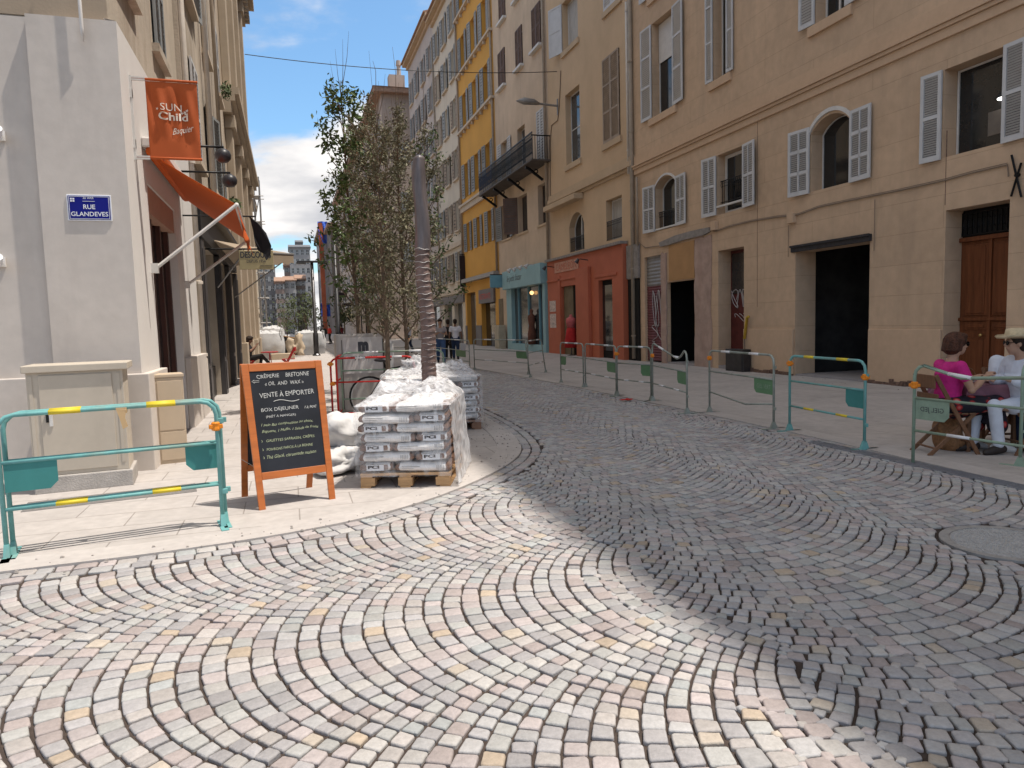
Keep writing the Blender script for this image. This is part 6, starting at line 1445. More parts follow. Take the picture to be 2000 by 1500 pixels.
# ------------------------------------------------------------ pallets of cement bags
mat('pallet_wood',(.46,.28,.14),.85,noise=.2,nscale=5,stretch=(1,6,6),bump=.2,bscale=60); mat('pallet_wood_old',(.26,.15,.10),.9,noise=.3,nscale=5)
mat('bag_white',(.76,.74,.72),.6,noise=.07,nscale=5,bump=.15,bscale=25); mat('bag_brown',(.20,.115,.08),.7,noise=.15,nscale=6,bump=.1); mat('ink',(.05,.04,.04),.7); mat('bag_grey',(.42,.41,.40),.7,noise=.1)
def bag_mesh(w,d,h,label_side):
    """bag lying flat: w along x (front), d along y, h thick; front at y=0"""
    g=random.Random(int(w*1000)); b=MB()
    nu,nv=14,14
    def pt(u,v,s):
        x=(u-.5)*2; y=(v-.5)*2; e=(1-abs(x)**4)**.5*(1-abs(y)**4)**.5 if abs(x)<1 and abs(y)<1 else 0
        xx=x*w/2*(1-.02*y*y); yy=y*d/2*(1-.03*x*x); z=h*.5*(1+s*(.50+.48*e))+.004*math.sin(u*21+v*13)*s*e
        return (xx+w/2,yy+d/2,z)
    for s in (1,-1): b.sheet(lambda u,v:pt(u,v,s),nu,nv)
    # side walls
    n=nu
    def edge(i):
        L_=[]
        for k in range(n+1):
            u=k/n; L_.append([(u,0),(1,u),(1-u,1),(0,1-u)][i])
        return L_
    for i in range(4):
        E=edge(i)
        for k in range(n):
            (u0,v0),(u1,v1)=E[k],E[k+1]; a=pt(u0,v0,-1); c=pt(u1,v1,-1); e=pt(u1,v1,1); f=pt(u0,v0,1)
            mid0=tuple((Vector(a)+Vector(f))/2+Vector((u0-.5,v0-.5,0)).normalized()*.012); mid1=tuple((Vector(c)+Vector(e))/2+Vector((u1-.5,v1-.5,0)).normalized()*.012)
            b.q(a,c,mid1,mid0); b.q(mid0,mid1,e,f)
    # colour: brown ends across the bag length
    longx=w>d
    for i,f in enumerate(b.f):
        c=sum((Vector(b.v[k]) for k in f),Vector())/len(f); t_=(c.x/w if longx else c.y/d); tt=c.x/w
        if (longx and (t_<.09 or t_>.93)) or ((not longx) and (t_<.0 or tt<.13 or tt>.90)): b.m[i]=1
    return b
W1,D1_,HB=.31,.50,.098
BA=bag_mesh(W1,.52,HB,0); BS=bag_mesh(.52,W1+.03,HB,1)
def make_bag(B,kind):
    o=B.build('cement_bag',['bag_white','bag_brown'],None,smooth=True)
    b=MB(); w=W1 if kind=='h' else .52
    if kind=='h':
        x0,x1=w*.20,w*.74; b.box(x0,x1,-.013,-.009,HB*.16,HB*.84); lb=b.build('label','enamel_white',o)
        b=MB(); vs,fs=text_fit('PCI',(x1-x0)*.66,HB*.32,bold=.06); b.add(vs,fs,lambda v:(x0+(x1-x0)*.08+v[0],-.0145,HB*.40+v[1])); b.box(x0,x1,-.0145,-.013,HB*.80,HB*.84); b.box(x0,x1,-.0145,-.013,HB*.16,HB*.19); b.build('lettering','ink',lb)
    else:
        b=MB(); b.box(w*.12,w*.45,-.0135,-.012,HB*.58,HB*.66); b.box(w*.12,w*.34,-.0135,-.012,HB*.42,HB*.46)
        for k in range(5): b.box(w*(.76+.03*k),w*(.775+.03*k),-.0135,-.012,HB*.3,HB*.75)
        b.build('lettering','bag_grey',o)
    return o
protoH=make_bag(BA,'h'); protoS=make_bag(BS,'s'); used={'h':False,'s':False}
ORD=['bottom','second','third','fourth','fifth','sixth','seventh','eighth']
def put_bag(kind,M,lab,group):
    src=protoH if kind=='h' else protoS
    if not used[kind]: o=src; used[kind]=True
    else: o=copy_tree(src)
    o.matrix_world=M; tag(o,lab,'cement bag',group); return o
def pallet_load(nm,O,az,nl,W=.86,D=1.15,wood='pallet_wood',seed=1,rows_back=True):
    g=random.Random(seed); M0=Matrix.Translation((O[0],O[1],0))@Matrix.Rotation(az,4,'Z')
    t=thing('wooden_pallet',f'wooden pallet under the {nm} stack of cement bags','pallet',(O[0],O[1],0),az)
    b=MB()
    for k in range(5): y=D*k/4*.925; b.box(0,W,y,y+.085,.122,.142)
    b.build('deck','pallet_wood' if wood=='pallet_wood' else wood,t,bevel=.003)
    b=MB()
    for x in (0,W/2-.06,W-.12): b.box(x+.004,x+.116,.004,D-.004,.102,.1215); 
    b.build('stringer',wood,t)
    for i,x in enumerate((0,W/2-.07,W-.14)):
        for y in (0.003,D/2-.05,D-.10):
            b=MB(); b.box(x+.001,x+.139,y,y+.097,.022,.1015); b.build('block',wood,t,bevel=.003)
    b=MB()
    for x in (0,W/2-.05,W-.10): b.box(x,x+.10,0,D,0,.0215)
    b.build('bottom_board',wood,t)
    z=.145; gname=f'cement bags on the {nm} pallet'
    for l in range(nl):
        fl=l%2
        xa=.0 if not fl else .54; xb=.33 if not fl else .0
        def J(): return g.uniform(-.012,.012)
        yb0=.03
        lv=ORD[l] if l<nl-1 else 'topmost'
        spots=[('h',xa,0,'front bag end-on'),('s',xb,0,'front bag lying sideways'),('s',xb,.35,'middle bag behind the sideways one'),('s',xb,.70,'rear sideways bag'),('h',xa,.54,'rear bag end-on')]
        for (k,x,y,ds) in spots:
            visible=(l==nl-1) or y==0 or (k=='s' and fl==0) or (k=='h' and fl==1)
            if not visible: continue
            M=M0@Matrix.Translation((x+J()+.005,y+J()+yb0,z))@Matrix.Rotation(g.uniform(-.025,.025),4,'Z')@Matrix.Rotation(g.uniform(-.03,.03),4,'Y')
            put_bag(k,M,f'{ds}, {lv} layer of the {nm} stack'.replace('bottom layer','bottom layer'),gname)
        z+=HB*.96
    return M0,z
mw=bpy.data.materials.new('wrap'); mw.use_nodes=True; nt=mw.node_tree; N=nt.nodes; L=nt.links; bs=N['Principled BSDF']; bs.inputs['Base Color'].default_value=(.85,.86,.88,1); bs.inputs['Roughness'].default_value=.3; bs.inputs['Specular IOR Level'].default_value=.6
def wrapmat(name,lo,hi,colr=(.85,.86,.88)):
    m=bpy.data.materials.new(name); m.use_nodes=True; nt=m.node_tree; N=nt.nodes; L=nt.links; bs=N['Principled BSDF']; bs.inputs['Base Color'].default_value=(*colr,1); bs.inputs['Roughness'].default_value=.32; bs.inputs['Specular IOR Level'].default_value=.5
    tc=N.new('ShaderNodeTexCoord'); mp=N.new('ShaderNodeMapping'); mp.inputs['Scale'].default_value=(9,9,4); L.new(tc.outputs['Object'],mp.inputs[0]); nz=N.new('ShaderNodeTexNoise'); nz.inputs['Scale'].default_value=1.2; nz.inputs['Detail'].default_value=7; nz.inputs['Distortion'].default_value=1.2; L.new(mp.outputs[0],nz.inputs['Vector'])
    mr=N.new('ShaderNodeMapRange'); mr.inputs['From Min'].default_value=.35; mr.inputs['From Max'].default_value=.68; mr.inputs['To Min'].default_value=lo; mr.inputs['To Max'].default_value=hi; L.new(nz.outputs['Fac'],mr.inputs['Value']); L.new(mr.outputs[0],bs.inputs['Alpha'])
    bp=N.new('ShaderNodeBump'); bp.inputs['Strength'].default_value=.7; bp.inputs['Distance'].default_value=.02; L.new(nz.outputs['Fac'],bp.inputs['Height']); L.new(bp.outputs[0],bs.inputs['Normal']); MATS[name]=m
wrapmat('wrap_clear',.02,.30); wrapmat('wrap_cloudy',.18,.80,(.72,.72,.74)); wrapmat('wrap_side',.30,.85,(.72,.72,.74))
from mathutils import noise as mno
def wrap(nm,lab,M0,W,D,z,peak=.17,seed=0,side='wrap_side',front='wrap_clear',low=.02):
    t=thing('plastic_wrap',lab,'plastic wrap'); t.matrix_world=M0
    def nz(x,y,z_): return mno.noise(Vector((x*5+seed*7,y*5,z_*5)))
    e=.028
    def top(u,v):
        x=-e+(W+2*e)*u; y=-e+(D+2*e)*v; ed=min(u,1-u,v,1-v); dz=peak*min(1,max(0,(v-.12))*2.2)*min(1,ed*7)
        return (x,y,z+.005+dz*(.75+.5*nz(x*1.2,y*1.2,1))+.05*abs(nz(x*2.2,y*2.2,3))*min(1,ed*9)-.02*(ed<.02))
    b=MB(); b.sheet(top,40,44); o=b.build('top_sheet','wrap_cloudy',t,smooth=True)
    def sd(u,v): 
        y=-e+(D+2*e)*u; zz_=z+.0-(z-low)*v; k=.5*nz(2,y*2,zz_*1.4)+.4*abs(nz(5,y*4,zz_*1.0)); return (W+e+.05*k+.05*v*v,y,zz_)
    b=MB(); b.sheet(sd,30,34); b.build('side_sheet',side,t,smooth=True)
    def ls(u,v): 
        y=-e+(D+2*e)*u; zz_=z+.0-(z-low-.1)*v; k=nz(9,y*2,zz_*1.4); return (-e-.03*k,y,zz_)
    b=MB(); b.sheet(ls,24,28); b.build('side_sheet',front,t,smooth=True)
    def fr(u,v):
        x=-e+(W+2*e)*u; zz_=z+.0-(z-low-.1)*v; k=nz(x*3,0,zz_*3); return (x,-e-.012-.02*k,zz_)
    b=MB(); b.sheet(fr,26,28); b.build('front_sheet',front,t,smooth=True); return t
M0,z=pallet_load('nearest',(.57,6.86),math.atan2(-.29,.81),7)
wrap('n','crinkled clear plastic wrap over the nearest stack of cement bags',M0,.86,1.15,z,seed=1)
M0,z=pallet_load('right-hand rear',(1.73,10.05),R_(-4),7,seed=2,wood='pallet_wood_old')
wrap('r','bunched white plastic over the right-hand rear stack of bags',M0,.86,1.15,z,peak=.16,seed=2,side='wrap_clear')
p=G(748,742,.82); M0,z=pallet_load('left-hand rear',(p.x,p.y),R_(-6),7,seed=3,wood='pallet_wood_old')
wrap('l','clear plastic wrap over the left-hand rear stack behind the trunk',M0,.86,1.15,z,peak=.08,seed=3)
# crumpled plastic heap on the left-hand rear stack, loose white sacks
def lump(name,lab,c,r_,m,seed,cat,sq=.55,rough_=.35,group=None,n=34):
    t=None; b=MB(); k=n//2
    def f(u,v):
        a=u*2*math.pi; e=v*math.pi; d=Vector((math.cos(a)*math.sin(e),math.sin(a)*math.sin(e),math.cos(e))); 
        q=abs(d.x)**2.6+abs(d.y)**2.6+abs(d.z)**2.6; d2=d/(q**(1/2.6)); s_=1+rough_*(mno.noise(d*1.6+Vector((seed*3,0,0)))+.6*abs(mno.noise(d*4+Vector((0,seed*5,0))))-.2)
        p=Vector((d2.x*r_[0],d2.y*r_[1],d2.z*r_[2]))*s_
        p.z=max(p.z,-r_[2]*.85); return p
    b.sheet(f,n,k); o=b.build(name,m,None,smooth=True); o.location=c; tag(o,lab,cat,group); return o
mat('sack_white',(.58,.57,.56),.75,noise=.05,nscale=8,bump=.25,bscale=14); mat('bigbag',(.48,.48,.48),.8,noise=.08,nscale=4,bump=.2,bscale=12)
p=PY(812,722,11.0); lump('plastic_heap','crumpled heap of clear plastic on top of the left-hand rear stack',(p.x,11.0,p.z),(.26,.28,.17),'wrap_cloudy',5,'plastic heap',rough_=.9)
p=G(664,925); lump('white_sack','lower slumped white sack between the chalkboard and the nearest stack',(p.x+.05,p.y+.25,.13),(.32,.42,.15),'sack_white',6,'sack',rough_=.5)
lump('white_sack','upper bulging white sack lying on the slumped one',(p.x+.08,p.y+.42,.40),(.30,.40,.19),'sack_white',7,'sack',rough_=.35)
p=G(636,925); lump('white_sack','small flat scrap of white sacking on the paving by the chalkboard leg',(p.x,p.y+.1,.035),(.12,.15,.05),'sack_white',8,'sack',rough_=.9)
# concrete slab edge and rubble behind the sacks
# ------------------------------------------------------------ wrapped trunk
Yt=9.5; base=PY(840,800,Yt); tp=PY(819,300,Yt)
t=thing('wrapped_tree','newly planted palm trunk bound in ribbed brown wrapping, clear plastic higher up','tree',(base.x,Yt,0))
mat('wrap_brown',(.17,.115,.10),.75,noise=.35,nscale=7,bump=.4,bscale=30); mat('wrap_grey',(.12,.10,.10),.35,noise=.3,nscale=4,stretch=(4,4,.6),spec=.5)
dx=tp.x-base.x; H=tp.z; zs_=PY(830,487,Yt).z
b=MB()
def tr(z_): return Vector((dx*(z_/H)**1.2+.018*math.sin(z_*1.7)+.012*math.sin(z_*5),.02*math.sin(z_*2.3),z_))
nz_=150; n=22; rows=[]
for i in range(nz_+1):
    z_=zs_*i/nz_; c=tr(z_); rr=.086+.010*(1-z_/zs_); ph=(z_/.083)%1; rr+=.011*math.sin(math.pi*ph)**.6
    ring=[]
    for j in range(n):
        a=2*math.pi*j/n; k=1+.05*mno.noise(Vector((math.cos(a)*2,math.sin(a)*2,z_*9)))+.05*mno.noise(Vector((math.cos(a)*5,math.sin(a)*5,z_*22))); ring.append((c.x+rr*k*math.cos(a),rr*k*math.sin(a),z_))
    rows.append(ring)
base_=0
for rg in rows: b.v+=rg
for i in range(nz_):
    for j in range(n): b.f.append((i*n+j,i*n+(j+1)%n,(i+1)*n+(j+1)%n,(i+1)*n+j)); b.m.append(0)
b.build('trunk','wrap_brown',t,smooth=True)
mat('cord',(.38,.36,.35),.5,noise=.2,nscale=20)
b=MB(); z_=.04
while z_<zs_:
    c=tr(z_); b.tube([(c.x+.100*math.cos(a),.100*math.sin(a),z_+.010*math.sin(a*2+z_*30)+.006*math.sin(a*5)) for a in [k*math.pi/9 for k in range(18)]],.0045,4,closed=True); z_+=.083
b.build('binding','cord',t)
b=MB()
for i in range(41):
    z_=zs_-.02+(H-zs_)*i/40; c=tr(z_); rr=.100 if i<34 else .100-.0035*(i-34); rr*=(1-.1*(i/40)); rr*= .35 if i==40 else 1
    for j in range(24):
        a=2*math.pi*j/24; k=1+.22*mno.noise(Vector((math.cos(a)*1.4,math.sin(a)*1.4,z_*1.6)))+.12*mno.noise(Vector((math.cos(a)*4,math.sin(a)*4,z_*2.5))); b.v.append((c.x+rr*k*math.cos(a),rr*k*math.sin(a),z_))
for i in range(40):
    for j in range(24): b.f.append((i*24+j,i*24+(j+1)%24,(i+1)*24+(j+1)%24,(i+1)*24+j)); b.m.append(0)
b.f.append(tuple(40*24+j for j in range(24))); b.m.append(0)
b.build('plastic_sleeve','wrap_grey',t,smooth=True)
# ------------------------------------------------------------ young trees
mat('leaf_olive',(.155,.14,.08),.6,noise=.55,nscale=5,spec=.35); mat('leaf_green',(.075,.115,.03),.5,noise=.4,nscale=5,spec=.4)
def young_tree(lab,x,Y,h,seed,m,leaf_s,nleaf,spread,z0,name='young_tree',droop=0,nb=26,tr_r=.045,shape=None,lean=0,twig=1.0):
    g=random.Random(seed); t=thing(name,lab,'tree',(x,Y,0)); b=MB()
    b.tube([(0,0,0),(.03+lean*.2,0,z0),(lean*.6,.03,h*.6),(lean,0,h*.97)],[tr_r,tr_r*.8,tr_r*.5,.006],8)
    tips=[]
    for i in range(nb):
        f=i/nb; zb=z0+(h-z0)*f*.9; a=i*2.4+g.random(); ln=spread*(shape(f) if shape else (1-.55*f))*(.7+.5*g.random()); up=ln*(.9+1.0*g.random())
        bx=lean*(zb/h); p0=Vector((bx,0,zb)); p1=p0+Vector((math.cos(a)*ln*.6,math.sin(a)*ln*.6,up*.45)); p2=p0+Vector((math.cos(a)*ln,math.sin(a)*ln,up))
        b.tube([p0,p1,p2],[tr_r*.4*(1-f*.6),tr_r*.2,.003],5)
        for k in range(5):
            q=p0.lerp(p1,.5+.5*g.random()) if k<2 else p1.lerp(p2,g.random()); e=q+Vector((g.gauss(0,.5),g.gauss(0,.5),abs(g.gauss(.5,.4)))).normalized()*ln*.5*g.random()*twig; b.tube([q,e],[.006,.002],4); tips.append((q,e))
        tips.append((p1,p2))
    if twig==1.0: b.tube([(lean,0,h*.95),(lean+.03,.02,h*1.12),(lean-.01,0,h*(1.10+.05*(seed%4)))],[.007,.004,.002],4)
    for k in range(9): a=k*.7; zz_=h*(.72+.028*k); b.tube([(lean*.8,0,zz_),(lean*.8+.14*math.cos(a),.14*math.sin(a),zz_+h*.09),(lean*.8+.2*math.cos(a),.2*math.sin(a),zz_+h*.16)],[.006,.004,.0015],4)
    b.build('trunk','bark',t); b=MB()
    for i in range(nleaf):
        q,e=g.choice(tips); c=q.lerp(e,g.random()**.8*1.05)+Vector((g.gauss(0,1),g.gauss(0,1),g.gauss(0,1)))*leaf_s*1.3
        d=Vector((g.gauss(0,1),g.gauss(0,1),g.gauss(-.1,.8))).normalized(); o=d.cross(Vector((g.gauss(0,1),g.gauss(0,1),g.gauss(0,1)))).normalized(); s_=leaf_s*(.55+.7*g.random()); up_=d.cross(o)*s_*.18
        b.q(c-d*s_,c+o*s_*.42+up_,c+d*s_,c-o*s_*.42+up_)
    b.build('crown',m,t); return t
def xat(px_,Y): return PY(px_,640,Y).x
young_tree('dense brownish-green young tree in front of the grey box, left of the wrapped trunk',xat(752,11.6),11.6,4.9,1,'leaf_olive',.033,5600,.62,1.25,shape=lambda f:1.0-.75*abs(f-.35)**1.2,nb=34)
young_tree('second dense young tree just behind, touching the wrapped trunk',xat(790,12.6),12.6,5.2,2,'leaf_olive',.033,6600,.78,1.15,shape=lambda f:1.05-.8*abs(f-.3)**1.2,nb=38)
young_tree('third dense young tree further back among the others',xat(745,17),17,6.2,3,'leaf_olive',.040,3000,1.1,1.5,shape=lambda f:1.05-.8*abs(f-.3),nb=34)
young_tree('loose young tree with larger fresh green leaves leaning out on the left',xat(700,13.5),13.5,6.1,5,'leaf_green',.062,2300,.62,1.7,lean=-.12,shape=lambda f:1.0-.35*f,nb=22,twig=1.4)
young_tree('thin-leaved young tree behind the wrapped trunk on its right',xat(842,14.5),14.5,5.6,8,'leaf_green',.05,900,.6,1.5,nb=16)
young_tree('young tree to the left of the trunk whose crown hangs low',xat(718,15.0),15.0,4.6,9,'leaf_olive',.034,2200,.75,1.2,nb=26)
# ------------------------------------------------------------ big bags and building site bits up the pavement
def bigbag(lab,px_,Y,s_,seed):
    x=PY(px_,660,Y).x; t=thing('big_bag',lab,'bulk bag',(x,Y,0),group='white bulk bags on the pavement'); b=MB(); n=40
    def f(u,v):
        a=u*2*math.pi; c,sn=math.cos(a),math.sin(a); q=(abs(c)**4+abs(sn)**4)**.25; r_=s_*.5*(.9+.14*math.sin(v*math.pi))*(1+.05*mno.noise(Vector((c*3+seed,sn*3,v*4)))); 
        return (c/q*r_,sn/q*r_,s_*.95*v+.05*s_*mno.noise(Vector((c*4+seed,sn*4,v*9)))*(v>.9))
    b.sheet(f,n,14); b.sheet(lambda u,v:Vector(f(u,1))*1.0 if False else Vector((f(u,1)[0]*(1-v),f(u,1)[1]*(1-v),f(u,1)[2]-.03+.1*s_*math.sin(v*2)*(1+mno.noise(Vector((u*9,v*5,seed)))))),n,6)
    b.build('bag','bigbag',t,smooth=True); b=MB()
    for k in range(4): a=math.pi/4+k*math.pi/2; cx,cy=math.cos(a)*s_*.62,math.sin(a)*s_*.62; b.tube([(cx,cy,s_*.8),(cx*.98,cy*.98,s_*1.05),(cx*.86,cy*.86,s_*1.08),(cx*.8,cy*.8,s_*.9)],.025,5)
    b.build('strap','bigbag',t)
bigbag('white bulk bag nearest the grey lamp post',598,42,1.30,1)
bigbag('white bulk bag behind the lamp post, right edge of the heap',614,43.5,1.25,2)
bigbag('white bulk bag left of the black bin, behind the seated figure',527,38,1.35,3)
bigbag('white bulk bag hard against the left shopfronts',503,40,1.35,4)
bigbag('low white bulk bag further up the pavement',532,50,1.6,5)
t=thing('rubble_bin','open black rubble bin between the white bulk bags','bin',(PY(558,660,40).x,40,0)); b=MB(); b.hexa([(-.4,-.4,.1),(.4,-.4,.1),(.4,.4,.1),(-.4,.4,.1),(-.5,-.5,1.2),(.5,-.5,1.0),(.5,.5,1.0),(-.5,.5,1.2)]); b.build('tub','lamp_black',t,bevel=.02); b=MB(); b.beam((-.6,-.52,1.22),(.75,-.50,.95),.08,.05); b.build('plank','pallet_wood',t)
t=thing('stone_slab','low pale stone block lying in front of the bulk bags','stone block',(PY(552,677,37).x,37,0)); b=MB(); b.box(-.55,.55,-.3,.3,0,.30); b.build('block','cab_tan',t,bevel=.02)
lump('cardboard_heap','crumpled cardboard and rags beside the black bin',(PY(577,655,39).x,39.3,.5),(.35,.3,.5),'cab_tan',11,'rubbish heap',rough_=.9)
t=thing('rag','small red scrap lying on the cobbles near the kerb','litter',(G(1222,784).x,G(1222,784).y,.012)); b=MB(); b.sheet(lambda u,v:(.22*(u-.5)+.03*math.sin(v*9),.10*(v-.5),.012+.02*math.sin(u*7)*math.sin(v*5)+.012),8,6); o=b.build('cloth','red_paint',t); o.modifiers.new('t','SOLIDIFY').thickness=.003
# crumbs of mortar and grit swept along the kerb and round the sacks
g=random.Random(5); b=MB()
for i in range(420):
    k=g.random()
    if k<.5: j=g.randrange(12,len(KLs)-14); p=KLs[j]; x=p[0]+g.gauss(-.12,.14); y=p[1]+g.gauss(.0,.12)
    elif k<.8: x=.3+g.random()*2.6; y=6.6+g.random()*3.2
    else: x=11.5+g.gauss(0,.25); y=6+g.random()*16
    s_=.004+.010*g.random()**2; z=.012; b.hexa([(x-s_,y-s_,z),(x+s_,y-s_*.8,z),(x+s_*.9,y+s_,z),(x-s_,y+s_*.7,z),(x-s_*.6,y-s_*.5,z+s_),(x+s_*.5,y-s_*.6,z+s_*.8),(x+s_*.6,y+s_*.5,z+s_*.7),(x-s_*.5,y+s_*.5,z+s_)])
tag(b.build('grit','cement'),None,None,None,'stuff')
# ------------------------------------------------------------ people
mat('skin',(.42,.25,.17),.6,noise=.05,nscale=10,spec=.35); mat('skin_dark',(.22,.12,.08),.6,noise=.05); mat('hair_dark',(.025,.015,.010),.7,noise=.3,nscale=40,bump=.5,bscale=90); mat('hair_brown',(.07,.026,.014),.65,noise=.6,nscale=30,bump=1,bscale=60,stretch=(1,1,.2))
mat('magenta',(.52,.02,.19),.8,noise=.14,nscale=8,bump=.9,bscale=11); mat('shirt_white',(.62,.66,.74),.8,noise=.1,nscale=6,bump=.9,bscale=10); mat('jeans',(.05,.10,.22),.85,noise=.15,nscale=8); mat('jeans_dark',(.02,.035,.08),.85,noise=.15,nscale=8); mat('tshirt_white',(.62,.62,.66),.85,noise=.05); mat('grey_top',(.33,.30,.30),.85,noise=.1); mat('black_clothes',(.02,.018,.018),.85,noise=.2); mat('shoe_white',(.62,.62,.62),.6); mat('shoe_dark',(.03,.022,.02),.6); mat('straw',(.55,.44,.28),.8,noise=.15,nscale=30); mat('navy_cloth',(.02,.03,.06),.85,bump=.8,bscale=10); mat('maroon_sock',(.16,.02,.025),.8)
def remesh(mb,name,m,parent,vox,sm=4):
    me=bpy.data.meshes.new('tmp'); me.from_pydata(mb.v,[],mb.f); me.update(); o=bpy.data.objects.new('tmp',me); col.objects.link(o)
    r=o.modifiers.new('r','REMESH'); r.mode='VOXEL'; r.voxel_size=vox; s=o.modifiers.new('s','SMOOTH'); s.iterations=sm; s.factor=.5
    dg=bpy.context.evaluated_depsgraph_get(); e=o.evaluated_get(dg); m2=bpy.data.meshes.new_from_object(e); m2.name=name
    bpy.data.objects.remove(o); m2.materials.clear(); m2.materials.append(MATS[m]); m2.polygons.foreach_set('use_smooth',[True]*len(m2.polygons))
    o=bpy.data.objects.new(name,m2); col.objects.link(o); o.parent=parent; return o
def chain(b,pts,rs,n=12):
    # resample along the chain for a smooth limb
    P=[Vector(p) for p in pts]; b.tube(P,rs,n)
    for p,r in zip(P,rs): b.ball(p,r,n=12,k=8)
def hand(b,wr,dr,up,s=1.0,curl=.5):
    """palm with five separate fingers at wrist wr, pointing along dr, back of hand up"""
    d=Vector(dr).normalized(); u=Vector(up).normalized(); sd=d.cross(u).normalized(); w=Vector(wr)
    pc=w+d*.045*s; 
    n=len(b.v); b.hexa([w-sd*.022*s-u*.012*s,w+sd*.022*s-u*.012*s,w+sd*.022*s+u*.012*s,w-sd*.022*s+u*.012*s,w+d*.09*s-sd*.040*s-u*.011*s,w+d*.09*s+sd*.036*s-u*.011*s,w+d*.09*s+sd*.036*s+u*.010*s,w+d*.09*s-sd*.040*s+u*.010*s])
    for k,(o,l) in enumerate(((-.032,.062),(-.011,.074),(.011,.079),(.031,.070))):
        p=w+d*.085*s+sd*o*s; a=p+d*l*.45*s-u*.010*curl*s*2; c=a+d*l*.33*s-u*.022*curl*s*2; e=c+d*l*.20*s*(1-curl*.5)-u*.024*curl*s*2
        b.tube([p,a,c,e],[.0092*s,.0088*s,.0082*s,.0068*s],7)
    p=w+d*.025*s+sd*.026*s; b.tube([p,p+d*.03*s+sd*.026*s-u*.008*s,p+d*.062*s+sd*.030*s-u*.016*s],[.012*s,.0105*s,.008*s],7)
def head(b,c,yaw=0,s=1.0,tilt=0):
    """skull, jaw, nose, brow, lips, ears; faces +x turned by yaw"""
    M=Matrix.Rotation(yaw,3,'Z')@Matrix.Rotation(tilt,3,'Y'); c=Vector(c)
    q=lambda x,y,z:c+M@Vector((x*s,y*s,z*s))
    b.ball(q(-.005,0,.025),.097*s,.076*s,.098*s,M=M); b.ball(q(.028,0,-.045),.060*s,.054*s,.068*s,M=M); b.ball(q(.05,0,-.088),.024*s,.026*s,.022*s,M=M)
    b.tube([q(.082,0,.022),q(.108,0,-.018),q(.094,0,-.030)],[.010*s,.015*s,.012*s],8); b.ball(q(.083,0,-.053),.012*s,.024*s,.009*s,M=M); b.ball(q(.078,0,.030),.016*s,.05*s,.010*s,M=M)
    for k in (-1,1): b.ball(q(-.002,.077*k*1.0,-.008),.020*s,.010*s,.032*s,M=M); b.ball(q(.060,.030*k,-.02),.024*s,.022*s,.022*s,M=M)
    return q
def eyes(t,q,s=1.0):
    b=MB(); 
    for k in (-1,1): b.ball(q(.083,.031*k,.010),.009*s,n=8,k=6)
    b.build('eyes','hair_dark',t,smooth=True)
